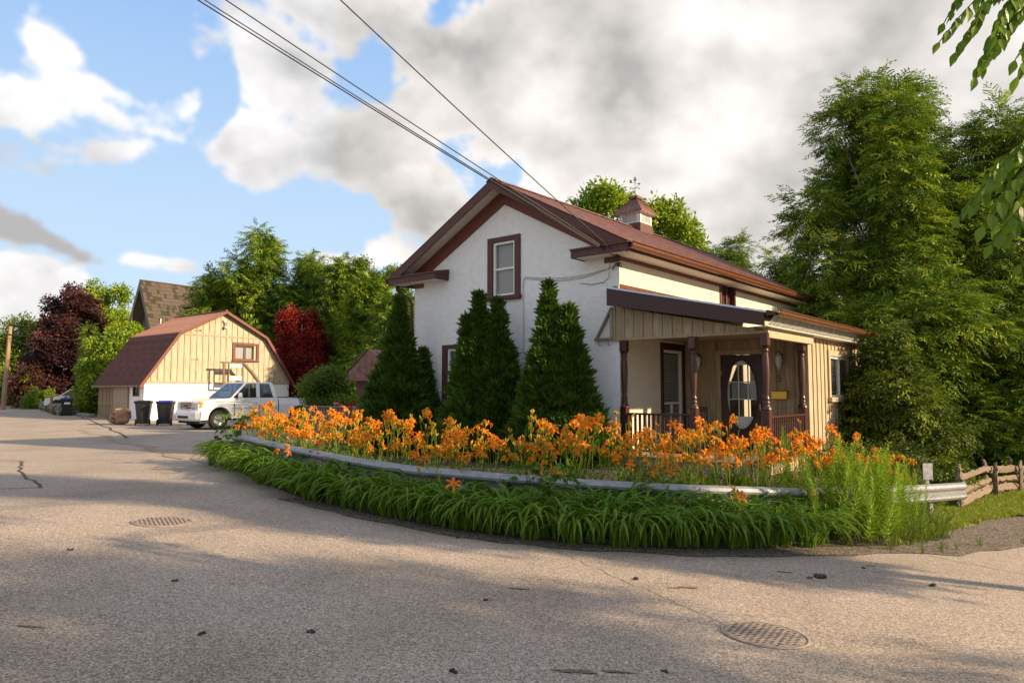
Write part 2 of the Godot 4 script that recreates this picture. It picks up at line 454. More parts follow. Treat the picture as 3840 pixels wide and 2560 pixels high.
	tri_tex(m, noise_tex(512, 0.04, [[0.0, gr.call(0.4)], [0.6, gr.call(0.8)], [1.0, W]], 5, 45), Vector3(0.8, 0.8, 0.8), bump_tex(512, 0.05, 16.0, 4, 45), 1.0, true)
	m = mat("turf", 0.16, 0.20, 0.024, 0.97)
	tri_tex(m, noise_tex(1024, 0.05, [[0.0, Color(0.45, 0.42, 0.3)], [0.4, Color(0.72, 0.74, 0.6)], [0.6, Color(0.92, 0.93, 0.85)], [1.0, W]], 6, 46), Vector3(0.3, 0.3, 0.3), bump_tex(512, 0.12, 10.0, 4, 48), 1.0, true)
	m = mat("tar", 0.05, 0.042, 0.036, 0.9)
	# foliage: the base colour is tinted leaf by leaf
	leaf_mat("leaf", 1, 1, 1, 0.7, 0.5)
	leaf_mat("needle", 1, 1, 1, 0.4, 0.6)
	leaf_mat("petal", 1, 1, 1, 0.7, 0.5)
	leaf_mat("glossy_leaf", 1, 1, 1, 0.8, 0.32)

# ---------------------------------------------------------------- ground
# a sheet over the polygon (x, distance), cut along a grid so that it follows the land
func sheet(poly: PackedVector2Array, step: float, height: Callable) -> G:
	var g := G.new()
	var lo := poly[0]; var hi := poly[0]
	for p in poly:
		lo = lo.min(p); hi = hi.max(p)
	var y := floorf(lo.y / step) * step
	while y < hi.y:
		var x := floorf(lo.x / step) * step
		while x < hi.x:
			var cell := PackedVector2Array([Vector2(x, y), Vector2(x + step, y), Vector2(x + step, y + step), Vector2(x, y + step)])
			for q in Geometry2D.intersect_polygons(cell, poly):
				var ix := Geometry2D.triangulate_polygon(q)
				for k in range(0, ix.size(), 3):
					var t := []
					for j in 3:
						var p: Vector2 = q[ix[k + j]]
						t.append(Vector3(p.x, height.call(p.x, p.y), -p.y))
					var m: Vector3 = (t[1] - t[0]).cross(t[2] - t[0])
					if m.length() < 1e-9: continue
					if m.y < 0: g.tri(t[0], t[2], t[1])
					else: g.tri(t[0], t[1], t[2])
			x += step
		y += step
	return g

var bed_edge := [Vector2(-6.5, 15.6), Vector2(-6.3, 14.7), Vector2(-5.3, 13.15), Vector2(-4.1, 11.35), Vector2(-3.2, 10.2), Vector2(-2.0, 9.1), Vector2(-0.8, 8.3), Vector2(0.15, 7.95), Vector2(1.2, 7.88), Vector2(2.0, 7.95), Vector2(3.2, 8.38), Vector2(4.1, 8.75), Vector2(5.2, 9.2), Vector2(6.4, 10.1), Vector2(8.0, 11.3), Vector2(9.2, 12.6), Vector2(14.0, 15.0), Vector2(30.0, 20.0)]
var rail_line := [Vector2(-5.75, 14.9), Vector2(-4.7, 13.4), Vector2(-3.6, 12.0), Vector2(-2.33, 10.6), Vector2(-1.33, 9.75), Vector2(0.0, 9.45), Vector2(1.2, 9.35), Vector2(2.3, 9.45), Vector2(4.0, 9.95), Vector2(5.6, 11.0), Vector2(7.25, 12.3), Vector2(8.15, 13.05)]

func near_edge(p: Vector2, line: Array) -> float:
	var best := 1e9
	for k in line.size() - 1:
		best = minf(best, p.distance_to(Geometry2D.get_closest_point_to_segment(p, line[k], line[k + 1])))
	return best

# the garden rises from the lane to the level of the house
func garden(x: float, d: float) -> float:
	var t := smoothstep(0.3, 3.4, near_edge(Vector2(x, d), bed_edge))
	var far := smoothstep(5.2, 7.6, x)
	return lerpf(land(x, d) + 0.014, maxf(land(x, d) + 0.03, 0.08), t * (1.0 - far))

func ground():
	# the wide country round about
	var g := G.new()
	g = sheet(PackedVector2Array([Vector2(-240, -60), Vector2(240, -60), Vector2(240, 420), Vector2(-240, 420)]), 20.0, func(x, d): return minf(land(x, d), 0.0) - 0.5)
	struct("ground", g, mats.turf)
	var road := PackedVector2Array([Vector2(40, -12), Vector2(40, 16), Vector2(14, 15.6), Vector2(9.2, 12.6), Vector2(6.0, 11.5), Vector2(0, 10.0), Vector2(-4.5, 15.0), Vector2(-4.5, 34), Vector2(-13, 44), Vector2(-20, 37.8), Vector2(-26, 44), Vector2(-54.5, 81), Vector2(-70, 84), Vector2(-95, 70), Vector2(-95, -12)])
	var r := struct("road", sheet(road, 1.0, land), mats.asphalt)
	# verge of gravel along the bed and the lawn
	var verge := PackedVector2Array()
	var inner := PackedVector2Array()
	var vr := RandomNumberGenerator.new(); vr.seed = 4
	for k in range(5, bed_edge.size()):
		var a: Vector2 = bed_edge[k - 1]; var b: Vector2 = bed_edge[k]
		for j in 4:
			var p := a.lerp(b, j / 4.0)
			var nrm := (b - a).orthogonal().normalized()
			if nrm.y > 0: nrm = -nrm
			var wide: float = 0.12 if p.x < 2.5 else 0.30 if p.x < 5.0 else 0.65
			verge.append(p + nrm * (wide * 0.7 + vr.randf_range(-0.07, 0.07)))
			inner.append(p - nrm * 0.7)
	inner.reverse()
	verge.append_array(inner)
	part("verge", sheet(verge, 0.5, func(x, d): return land(x, d) + 0.008), mats.gravel, r)
	# bed of soil, and the lawn that goes on to the right of it
	var bed := PackedVector2Array()
	for k in bed_edge.size() - 1:
		var p: Vector2 = bed_edge[k]
		var nn: Vector2 = (bed_edge[k + 1] - p).orthogonal().normalized()
		if nn.y < 0: nn = -nn
		if p.x <= 6.5: bed.append(p + nn * 0.24)
	bed.append_array(PackedVector2Array([Vector2(7.2, 12.6), Vector2(6.6, 14.0), Vector2(12.5, 20.5), Vector2(9.0, 30.0), Vector2(-5.2, 30.0), Vector2(-5.8, 22.0)]))
	var soil := struct("garden_soil", sheet(bed, 0.5, garden), mats.soil)
	var lawn := PackedVector2Array([Vector2(5.0, 9.5), Vector2(5.6, 10.0), Vector2(6.3, 10.75), Vector2(7.0, 11.5), Vector2(8.0, 12.5), Vector2(9.2, 13.5), Vector2(10.5, 14.3), Vector2(11.5, 14.7), Vector2(14.0, 15.1), Vector2(30, 20.1), Vector2(60, 22), Vector2(60, 60), Vector2(8, 60), Vector2(12.2, 20.8), Vector2(6.2, 14.2), Vector2(6.6, 12.4), Vector2(5.4, 10.6)])
	struct("lawn", sheet(lawn, 0.5, func(x, d): return garden(x, d) + 0.012), mats.turf)
	# far lawn at the head of the lane, which lies a little higher
	var knoll := PackedVector2Array([Vector2(-240, 60), Vector2(-95, 70), Vector2(-70, 84), Vector2(-54.5, 81.5), Vector2(-26.3, 44.5), Vector2(-20.2, 38.2), Vector2(-12.9, 44.6), Vector2(-4.4, 34.3), Vector2(10, 60), Vector2(240, 60), Vector2(240, 400), Vector2(-240, 400)])
	struct("far_lawn", sheet(knoll, 10.0, func(x, d): return 0.09 + 0.9 * smoothstep(60.0, 110.0, d)), mats.turf)
	# cracks and a strip of drifted sand
	var crack := func(pts: Array, w: float):
		var c := G.new()
		for k in pts.size() - 1:
			var a: Vector2 = pts[k]; var b: Vector2 = pts[k + 1]
			var nn := (b - a).orthogonal().normalized() * w * 0.5
			var q := []
			for p in [a - nn, b - nn, b + nn, a + nn]: q.append(Vector3(p.x, land(p.x, p.y) + 0.005, -p.y))
			var mm: Vector3 = (q[1] - q[0]).cross(q[2] - q[0])
			if mm.y > 0: c.quad(q[0], q[1], q[2], q[3])
			else: c.quad(q[3], q[2], q[1], q[0])
		return c
	var jag := func(a: Vector2, b: Vector2, k: int, amp: float, sd: int) -> Array:
		var rr := RandomNumberGenerator.new(); rr.seed = sd
		var out := []
		for j in k + 1:
			out.append(a.lerp(b, float(j) / k) + Vector2(rr.randf_range(-amp, amp), rr.randf_range(-amp, amp)))
		return out
	part("crack", crack.call(jag.call(Vector2(-10.7, 15.7), Vector2(-9.2, 13.4), 9, 0.05, 1) + jag.call(Vector2(-8.8, 12.9), Vector2(-6.9, 10.6), 9, 0.05, 2), 0.05), mats.tar, r)
	part("crack", crack.call(jag.call(Vector2(-13.0, 15.9), Vector2(-10.7, 15.75), 5, 0.05, 3), 0.05), mats.tar, r)
	part("crack", crack.call(jag.call(Vector2(-8.5, 10.1), Vector2(-6.9, 10.6), 6, 0.03, 4), 0.03), mats.tar, r)
	part("crack", crack.call(jag.call(Vector2(1.55, 5.35), Vector2(0.4, 7.8), 30, 0.035, 5), 0.006), mats.tar, r)
	part("crack", crack.call(jag.call(Vector2(5.0, 8.7), Vector2(5.9, 7.6), 8, 0.05, 6), 0.012), mats.tar, r)
	part("crack", crack.call(jag.call(Vector2(-30.0, 49.0), Vector2(-12.5, 23.5), 16, 0.10, 7), 0.10), mats.tar, r)
	var sr := RandomNumberGenerator.new(); sr.seed = 12
	for k in 9:
		var c0 := Vector2(-16.5, 27.6).lerp(Vector2(-6.7, 15.5), k / 8.0)
		var blob := PackedVector2Array()
		var dirn := (Vector2(-6.7, 15.5) - Vector2(-16.5, 27.6)).normalized()
		for j in 14:
			var a := TAU * j / 14
			blob.append(c0 + dirn * cos(a) * 1.15 * sr.randf_range(0.7, 1.2) + dirn.orthogonal() * (sin(a) * 0.16 * sr.randf_range(0.4, 1.5) + sin(k * 2.1) * 0.12))
		part("sand_drift", sheet(blob, 1.0, func(x, d): return land(x, d) + 0.006 + 0.0007 * k), mats.sand, r)
	# brown stains on the near asphalt
	var stain := mat("stain", 0.235, 0.165, 0.115, 0.95)
	tri_tex(stain, mats.asphalt.albedo_texture, Vector3(0.5, 0.5, 0.5), null, 1.0, true)
	for q in [[Vector2(0.36, 4.22), 0.15, 0.035], [Vector2(0.62, 4.25), 0.10, 0.018], [Vector2(-0.72, 3.72), 0.07, 0.03], [Vector2(0.05, 6.0), 0.10, 0.02], [Vector2(1.55, 6.4), 0.10, 0.03], [Vector2(1.42, 6.36), 0.07, 0.02], [Vector2(2.75, 7.3), 0.09, 0.03], [Vector2(3.9, 7.9), 0.07, 0.02], [Vector2(1.05, 3.65), 0.06, 0.02], [Vector2(-2.9, 4.4), 0.10, 0.02]]:
		var blob := PackedVector2Array()
		for j in 18:
			var a := TAU * j / 18
			blob.append(q[0] + Vector2(cos(a) * q[1], sin(a) * q[2]) * sr.randf_range(0.55, 1.2))
		part("stain", sheet(blob, 1.0, func(x, d): return land(x, d) + 0.005), stain, r)
	# manhole covers, set flush in the tilted lane
	for mh in [[Vector2(1.78, 5.15), 0.30, "worn iron manhole cover in the lane beside the thin crack"], [Vector2(-3.84, 7.93), 0.31, "iron manhole cover in the sunlit strip of the lane"]]:
		var p: Vector2 = mh[0]
		var t := thing("manhole_cover", mh[2], "manhole", Vector3(p.x, land(p.x, p.y) + 0.004, -p.y), 0.0, "manhole covers in the lane")
		var xx := Vector3(1, -0.06, 0).normalized(); var zz := Vector3(0, 0.02, 1).normalized()
		t.basis = Basis(xx, zz.cross(xx).normalized(), zz)
		var R: float = mh[1]
		g = G.new(); g.lathe([[0.0, 0.006], [R - 0.03, 0.006], [R - 0.025, 0.0]], Vector3.ZERO, 36)
		part("cover", g, mats.cast_iron, t)
		g = G.new(); g.lathe([[R - 0.02, 0.0], [R - 0.018, 0.007], [R - 0.004, 0.008], [R, 0.0]], Vector3.ZERO, 40)
		part("rim", g, mats.cast_iron, t)
		var stud := G.new(); stud.bb(-0.011, 0.004, -0.0045, 0.011, 0.0105, 0.0045, 0.002)
		var sm := stud.mesh()
		for i in range(-5, 6):
			for j in range(-6, 7):
				var q := Vector3(i * 0.051 + (0.0255 if j & 1 else 0.0), 0, j * 0.042)
				if q.length() < R - 0.045:
					var s := part("stud", sm, mats.iron_stud, t, q)
	# clods and bits of litter on the lane
	var lit := [[Vector2(3.02, 7.15), 0.05], [Vector2(2.9, 7.1), 0.022], [Vector2(4.1, 7.1), 0.03], [Vector2(3.75, 7.75), 0.018], [Vector2(-1.27, 4.62), 0.02], [Vector2(-2.6, 5.6), 0.018], [Vector2(-1.9, 4.45), 0.02], [Vector2(-0.33, 4.1), 0.022], [Vector2(1.13, 6.6), 0.025], [Vector2(-0.6, 8.05), 0.02], [Vector2(-3.9, 6.4), 0.02], [Vector2(0.9, 4.3), 0.018], [Vector2(-0.2, 5.6), 0.015], [Vector2(4.3, 4.9), 0.02]]
	for l in lit:
		var c := G.new(); var R2: float = l[1]
		for q in 5:
			var dd := Vector3(sr.randf_range(-1, 1), 0.2, sr.randf_range(-1, 1)) * R2
			c.lathe([[0.0, 0.0], [R2 * 0.6, R2 * 0.1], [R2 * 0.5, R2 * 0.5], [0.0, R2 * 0.75]], Vector3(dd.x, 0, dd.z), 6)
		var lt: Vector2 = l[0]
		var t2 := part("dirt_clod", c, mats.soil, self, on_land(lt.x, lt.y, 0.002))
		t2.name = numbered("dirt_clod")
		t2.set_meta("label", "small dark clod of dirt lying on the asphalt lane"); t2.set_meta("category", "dirt clod"); t2.set_meta("group", "clods scattered on the lane")

# ---------------------------------------------------------------- building pieces
func V2(a: Array) -> PackedVector2Array:
	var o := PackedVector2Array()
	for p in a: o.append(Vector2(p[0], p[1]))
	return o

# a wall standing in the XY plane with holes [x0, y0, x1, y1]
func wall(x0: float, x1: float, y0: float, top: Callable, kinks: Array, holes: Array, z0: float, z1: float) -> G:
	var g := G.new()
	var xs := [x0, x1] + kinks
	for h in holes: xs.append_array([h[0], h[2]])
	xs.sort()
	for k in xs.size() - 1:
		var a: float = xs[k]; var b: float = xs[k + 1]
		if b - a < 0.001: continue
		var m := (a + b) * 0.5
		var y := y0
		var spans := []
		for h in holes:
			if h[0] < m and m < h[2]: spans.append([h[1], h[3]])
		spans.sort()
		for s in spans:
			if s[0] > y + 0.001: g.prism(V2([[a, y], [b, y], [b, s[0]], [a, s[0]]]), z0, z1)
			y = s[1]
		g.prism(V2([[a, y], [b, y], [b, top.call(b)], [a, top.call(a)]]), z0, z1)
	return g

# window facing +z about the middle of its opening
func window(parent: Node3D, at: Vector3, turn: float, w: float, h: float, casing: Material, cas: Array, o := {}) -> Node3D:
	var n := knot("window", parent, at, turn)
	var x := w / 2; var y := h / 2
	var g := G.new()
	g.bb(-x - cas[0], -y - cas[2], -0.02, -x, y + cas[1], 0.045, 0.006)
	g.bb(x, -y - cas[2], -0.02, x + cas[0], y + cas[1], 0.045, 0.006)
	g.bb(-x + 0.001, y, -0.02, x - 0.001, y + cas[1], 0.043, 0.006)
	part("casing", g, casing, n)
	if cas[2] > 0:
		g = G.new(); g.bb(-x - cas[0] - 0.03, -y - cas[2], -0.02, x + cas[0] + 0.03, -y, 0.10, 0.008)
		part("sill", g, casing, n)
	var f: float = o.get("frame", 0.065)
	g = G.new()
	g.bb(-x, -y, -0.09, -x + f, y, 0.0, 0.006); g.bb(x - f, -y, -0.09, x, y, 0.0, 0.006)
	g.bb(-x + f, y - f, -0.09, x - f, y, -0.002, 0.006); g.bb(-x + f, -y, -0.09, x - f, -y + f, -0.002, 0.006)
	part("frame", g, o.get("frame_mat", mats.white_paint), n)
	var bits := []
	var mid: float = o.get("mid", 0.5)
	if o.get("slider", false):
		bits = [[-x + f, -y + f, -0.02, y - f], [0.02, -y + f, x - f, y - f]]
		g = G.new(); g.bb(-0.02, -y + f, -0.085, 0.02, y - f, -0.01, 0.004); part("mullion", g, o.get("frame_mat", mats.white_paint), n)
	else:
		var ym := lerpf(-y, y, mid)
		bits = [[-x + f, -y + f, x - f, ym - 0.025], [-x + f, ym + 0.025, x - f, y - f]]
		g = G.new(); g.bb(-x + f, ym - 0.025, -0.085, x - f, ym + 0.025, -0.008, 0.005); part("meeting_rail", g, o.get("frame_mat", mats.white_paint), n)
		if o.get("split", false):
			g = G.new(); g.bb(-0.02, -y + f, -0.08, 0.02, ym - 0.025, -0.012, 0.004); part("mullion", g, mats.white_paint, n)
	for b in bits:
		g = G.new(); g.quad(Vector3(b[0], b[1], -0.05), Vector3(b[2], b[1], -0.05), Vector3(b[2], b[3], -0.05), Vector3(b[0], b[3], -0.05))
		part("pane", g, mats.glass, n)
	var gap: float = o.get("blind", 0.0)
	if gap > 0:
		g = G.new(); g.box(Vector3.ZERO, Vector3(w - 2 * f - 0.03, gap * 0.98, 0.004), 0.0, Basis(Vector3.RIGHT, o.get("tilt", 0.75)))
		var sm := g.mesh()
		var yy := -y + f + gap
		while yy < y - f:
			part("slat", sm, mats.blind, n, Vector3(0, yy, -0.115)); yy += gap
	if o.get("curtain", false):
		g = G.new()
		for k in 14:
			var xa := lerpf(-x + f, x - f, k / 14.0); var xb := lerpf(-x + f, x - f, (k + 1) / 14.0)
			g.quad(Vector3(xa, -y, -0.16 + 0.02 * (k % 2)), Vector3(xb, -y, -0.16 + 0.02 * ((k + 1) % 2)), Vector3(xb, y, -0.16 + 0.02 * ((k + 1) % 2)), Vector3(xa, y, -0.16 + 0.02 * (k % 2)))
		part("curtain", g, mats.blind, n)
	return n

# boards with battens over the joints, each its own piece, facing +z
func board_wall(parent: Node3D, x0: float, x1: float, y0: float, top: Callable, step: float, z: float, boards: Array, batten: Material, holes := [], bw := 0.045):
	var x := x0
	var k := 0
	var joints := [x0]
	while x < x1 - 0.01:
		var e := minf(x + step, x1)
		if x1 - e < step * 0.3: e = x1
		var spans := [[y0, 99.0]]
		for h in holes:
			if x >= h[0] - 0.02 and e <= h[2] + 0.02: spans = [[y0, h[1]], [h[3], 99.0]]
		for s in spans:
			var ta := minf(s[1], top.call(x)); var tb := minf(s[1], top.call(e))
			if maxf(ta, tb) - s[0] > 0.02:
				var g := G.new()
				g.prism(V2([[x + 0.002, s[0]], [e - 0.002, s[0]], [e - 0.002, maxf(tb, s[0] + 0.005)], [x + 0.002, maxf(ta, s[0] + 0.005)]]), z - 0.02, z + 0.0015 * ((k * 7) % 3))
				part("board", g, boards[(k * 5 + k / 3) % boards.size()], parent)
		x = e; k += 1
		joints.append(x)
	for j in joints:
		var spans := [[y0, 99.0]]
		for h in holes:
			if j > h[0] - 0.02 and j < h[2] + 0.02: spans = [[y0, h[1]], [h[3], 99.0]]
		for s in spans:
			var t := minf(s[1], minf(top.call(j - bw * 0.5), top.call(j + bw * 0.5)))
			if t - s[0] > 0.03:
				var g := G.new(); g.bb(j - bw / 2, s[0], z, j + bw / 2, t - 0.004, z + maxf(0.024, bw * 0.55), 0.004)
				part("batten", g, batten, parent)

const RIDGE := 6.73
func roof_y(x: float) -> float: return RIDGE - 0.536 * absf(x + 3.25)

# ---------------------------------------------------------------- the white house
func house():
	var h := thing("house", "white stucco house with brown metal gable roof and covered corner porch", "house", Vector3(2.31, 0, -15.2), -40.0)
	var g: G
	var under := func(x): return roof_y(x) - 0.15
	# walls
	var up_win := [-3.62, 3.93, -2.91, 5.28]
	var low_win := [-5.2, 1.08, -4.55, 2.71]
	part("wall", wall(-6.5, 0.0, 0.0, under, [-3.25], [up_win, low_win], -0.2, 0.0), mats.stucco, h)
	var sw := knot("side_wall", h, Vector3(0.004, 0, 0), 90.0)
	var vent := [5.14, 3.9, 6.2, 4.55]
	var pwin := [1.87, 0.62, 2.86, 2.58]
	var lv := func(_x): return 4.6
	part("stucco", wall(0.003, 11.3, 0.0, lv, [], [pwin, vent], -0.19, 0.0), mats.stucco_warm_lit, sw)
	g = G.new(); g.bb(-6.5, 0, -11.3, 0, 4.6, -11.1); g.prism(V2([[-6.5, 4.6], [0, 4.6], [-3.25, 6.55]]), -11.1, -11.3)
	part("wall", g, mats.stucco, h)
	g = G.new(); g.bb(-6.5, 0, -11.1, -6.3, 4.6, -0.2); part("wall", g, mats.stucco, h)
	g = G.new(); g.bb(-6.3, 0.02, -11.1, -0.2, 0.1, -0.2); g.bb(-6.3, 3.1, -11.1, -0.2, 3.2, -0.2); part("floor", g, mats.bare_wood, h)
	# windows
	window(h, Vector3(-3.265, 4.605, 0), 0, 0.71, 1.35, mats.brown_trim, [0.17, 0.12, 0.10], {"blind": 0.062, "mid": 0.5, "tilt": 0.5})
	window(h, Vector3(-4.875, 1.895, 0), 0, 0.65, 1.63, mats.brown_trim, [0.18, 0.10, 0.10], {"blind": 0.062, "tilt": 0.5})
	window(h, Vector3(0, 1.60, -2.365), 90, 0.99, 1.96, mats.door_brown, [0.10, 0.16, 0.05], {"blind": 0.068, "mid": 0.36, "split": true, "tilt": 0.7})
	# louvred vent below the eave
	var vn := knot("wall_vent", h, Vector3(0, 4.23, -5.67), 90.0)
	g = G.new(); g.bb(-0.53, -0.33, -0.2, -0.44, 0.33, 0.03); g.bb(0.44, -0.33, -0.2, 0.53, 0.33, 0.03); g.bb(-0.03, -0.33, -0.12, 0.03, 0.33, -0.02); part("frame", g, mats.brown_trim, vn)
	g = G.new(); g.box(Vector3.ZERO, Vector3(0.40, 0.05, 0.008), 0, Basis(Vector3.RIGHT, 0.7))
	var lm := g.mesh()
	for k in 14:
		part("louvre", lm, mats.brown_trim, vn, Vector3(-0.235, -0.3 + k * 0.045, -0.07))
		if k < 9: part("louvre", lm, mats.brown_trim, vn, Vector3(0.235, -0.3 + k * 0.045, -0.11))
	g = G.new(); g.bb(-0.44, -0.33, -0.19, 0.44, 0.33, -0.16); part("backing", g, mats.brown_trim, vn)
	# roof: deck, metal panels with ribs, ridge
	g = G.new()
	g.prism(V2([[-3.25, RIDGE - 0.02], [-7.02, roof_y(-7.02) - 0.02], [-7.02, roof_y(-7.02) - 0.14], [-3.25, RIDGE - 0.14], [0.52, roof_y(0.52) - 0.14], [0.52, roof_y(0.52) - 0.02]]), 0.46, -11.75)
	part("roof", g, mats.brown_trim, h)
	var slope := atan(0.536)
	var L := 3.84 / cos(slope)
	var pr := RandomNumberGenerator.new(); pr.seed = 2
	for side in [1, -1]:
		for k in 13:
			var w := 0.945
			g = G.new(); g.bb(-w / 2, 0.0, 0.0, w / 2, 0.012, L)
			for j in 3:
				var xr := -w / 2 + 0.06 + j * 0.315
				g.prism(V2([[xr - 0.022, 0.012], [xr + 0.022, 0.012], [xr + 0.014, 0.0215], [xr - 0.014, 0.0215]]), 0.0, L + 0.012)
			var p := part("roof_panel", g, mats.roof_metal, h)
			var dn := Vector3(cos(slope) * side, -sin(slope), 0)
			var nm := Vector3(sin(slope) * side, cos(slope), 0)
			p.transform = Transform3D(Basis(nm.cross(dn), nm, dn), Vector3(-3.25, RIDGE - 0.012 + pr.randf() * 0.002, 0.50 - w / 2 - k * w))
	g = G.new(); g.prism(V2([[-3.25, RIDGE + 0.045], [-3.42, RIDGE - 0.055], [-3.42, RIDGE - 0.04 - 0.02], [-3.25, RIDGE + 0.01], [-3.08, RIDGE - 0.06], [-3.08, RIDGE - 0.045]]), 0.52, -11.8)
	part("ridge_cap", g, mats.roof_metal, h)
	# rake: fascia boards, frieze boards under them, soffit strips
	for s in [1, -1]:
		var X := func(x): return -3.25 + s * x
		g = G.new(); g.prism(V2([[X.call(0), RIDGE - 0.03], [X.call(3.77), roof_y(0.52) - 0.03], [X.call(3.77), roof_y(0.52) - 0.25], [X.call(0), RIDGE - 0.25]]), 0.462, 0.495)
		part("rake_fascia", g, mats.brown_trim, h)
		g = G.new(); g.prism(V2([[X.call(0.0), RIDGE - 0.142], [X.call(3.25), roof_y(0) - 0.142], [X.call(2.6), roof_y(-0.65) - 0.53], [X.call(0), RIDGE - 0.53]]), 0.002, 0.035)
		part("rake_frieze", g, mats.red_brown_board, h)
		var n := 26
		for k in n:
			var a := 3.7 * k / n + 0.006; var b := 3.7 * (k + 1) / n - 0.006
			g = G.new(); g.prism(V2([[X.call(a), RIDGE - 0.536 * a - 0.145], [X.call(b), RIDGE - 0.536 * b - 0.145], [X.call(b), RIDGE - 0.536 * b - 0.158], [X.call(a), RIDGE - 0.536 * a - 0.158]]), 0.04, 0.458)
			part("soffit_strip", g, mats.soffit, h)
	# boxed cornice returns at both corners
	for c in [[-7.02, -5.18], [-0.92, 0.52]]:
		g = G.new()
		g.bb(c[0], 4.50, 0.47, c[1], 4.68, 0.50)
		if c[0] < -3: g.bb(c[1] - 0.03, 4.50, 0.0, c[1], 4.68, 0.47); g.bb(c[0], 4.50, -11.7, c[0] + 0.03, 4.68, 0.47)
		else: g.bb(c[0], 4.50, 0.0, c[0] + 0.03, 4.68, 0.47); g.bb(c[1] - 0.03, 4.50, -11.7, c[1], 4.68, 0.47)
		part("cornice", g, mats.brown_trim, h)
		g = G.new(); g.prism(V2([[0.0, 4.66], [0.53, 4.66], [0.53, 4.70], [0.0, 4.80]]), 0, c[1] - c[0] + 0.03, Transform3D(Basis(Vector3(0, 0, 1), Vector3.UP, Vector3(-1, 0, 0)), Vector3(c[1] + 0.015, 0, 0)))
		part("cornice_cap", g, mats.brown_trim, h)
		g = G.new(); g.bb(c[0] + 0.032, 4.515, 0.002, c[1] - 0.032, 4.53, 0.468); part("soffit", g, mats.soffit, h)
	g = G.new(); g.bb(-0.36, 4.40, 0.002, 0.03, 4.513, 0.03); part("frieze", g, mats.red_brown_board, h)
	g = G.new(); g.bb(-6.53, 4.40, 0.002, -6.14, 4.513, 0.03); part("frieze", g, mats.red_brown_board, h)
	# eave soffit and frieze along the side
	for k in 30:
		g = G.new(); g.bb(0.002, 4.515, -0.01 - k * 0.388, 0.487, 4.53, -0.385 - k * 0.388); part("soffit_strip", g, mats.soffit, h)
	g = G.new(); g.bb(0.002, 4.43, -5.12, 0.03, 4.513, 0.03); g.bb(0.002, 4.43, -11.3, 0.03, 4.513, -6.22); part("frieze", g, mats.red_brown_board, h)
	g = G.new(); g.bb(-6.53, 4.43, -11.3, -6.502, 4.513, 0.0); part("frieze", g, mats.red_brown_board, h)
	# gutters
	for s in [[0.53, 1.0], [-7.03, -1.0]]:
		g = G.new()
		var sx: float = s[1]
		var o: float = s[0]
		g.prism(V2([[o, 4.54], [o + sx * 0.09, 4.54], [o + sx * 0.125, 4.60], [o + sx * 0.115, 4.645], [o + sx * 0.145, 4.665], [o + sx * 0.145, 4.685], [o + sx * 0.10, 4.675], [o + sx * 0.09, 4.62], [o + sx * 0.07, 4.56], [o, 4.56]]), 0.51, -11.75)
		part("gutter", g, mats.copper_gutter if sx > 0 else mats.brown_trim, h)
	# downspout at the far corner of the gable
	g = G.new(); g.tube([Vector3(-7.08, 4.55, 0.12), Vector3(-7.08, 4.42, 0.12), Vector3(-6.95, 4.30, 0.09), Vector3(-6.68, 4.14, 0.05), Vector3(-6.58, 4.0, 0.04), Vector3(-6.57, 3.5, 0.04), Vector3(-6.57, 2.0, 0.04), Vector3(-6.57, 0.15, 0.04)], 0.045, 8)
	part("downspout", g, mats.brown_trim, h)
	# cupola
	var cu := knot("cupola", h, Vector3(-3.25, 0, -6.35))
	g = G.new(); g.bb(-0.39, 6.3, -0.39, 0.39, 6.81, 0.39, 0.01); part("base", g, mats.brown_trim, cu)
	for r in 4:
		var bs := Basis(Vector3.UP, r * PI / 2)
		g = G.new()
		for b in [[-0.37, 6.81, -0.24, 7.17], [0.24, 6.81, 0.37, 7.17], [-0.24, 7.12, 0.24, 7.17], [-0.24, 6.81, 0.24, 6.85]]:
			g.box(bs * Vector3((b[0] + b[2]) / 2, (b[1] + b[3]) / 2, 0.355), Vector3(b[2] - b[0], b[3] - b[1], 0.03), 0.004, bs)
		part("panel", g, mats.peeling_white, cu)
		for k in 6:
			g = G.new(); g.box(bs * Vector3(0, 6.872 + k * 0.045, 0.345), Vector3(0.48, 0.05, 0.008), 0, bs * Basis(Vector3.RIGHT, 0.75))
			part("louvre", g, mats.peeling_white, cu)
		g = G.new()
		var q := [Vector3(-0.5, 7.17, 0.5), Vector3(0.5, 7.17, 0.5), Vector3(0.1, 7.66, 0.1), Vector3(-0.1, 7.66, 0.1)]
		for k in 4: q[k] = bs * q[k]
		g.quad(q[0], q[1], q[2], q[3])
		g.quad(q[1] - Vector3(0, 0.04, 0), q[1], q[0], q[0] - Vector3(0, 0.04, 0))
		for k in range(1, 5):
			var f := k / 5.0
			var lo: Vector3 = q[0].lerp(q[1], f); var hi: Vector3 = q[3].lerp(q[2], f)
			g.beam(lo, hi, 0.012, 0.02)
		g.beam(q[1], q[2], 0.025, 0.03)
		part("roof", g, mats.roof_metal, cu)
	g = G.new(); g.bb(-0.49, 7.13, -0.49, 0.49, 7.165, 0.49); part("soffit", g, mats.peeling_white, cu)
	g = G.new(); g.bb(-0.17, 7.65, -0.17, 0.17, 7.74, 0.17, 0.012); part("cap", g, mats.roof_metal, cu)
	# weather vane: rod, crossed arms, letters, arrow and a little sailing boat
	var wv := knot("weather_vane", h, Vector3(-3.25, 0, -6.35))
	g = G.new(); g.tube([Vector3(0, 7.7, 0), Vector3(0, 8.28, 0)], 0.009, 6); part("rod", g, mats.vane, wv)
	g = G.new()
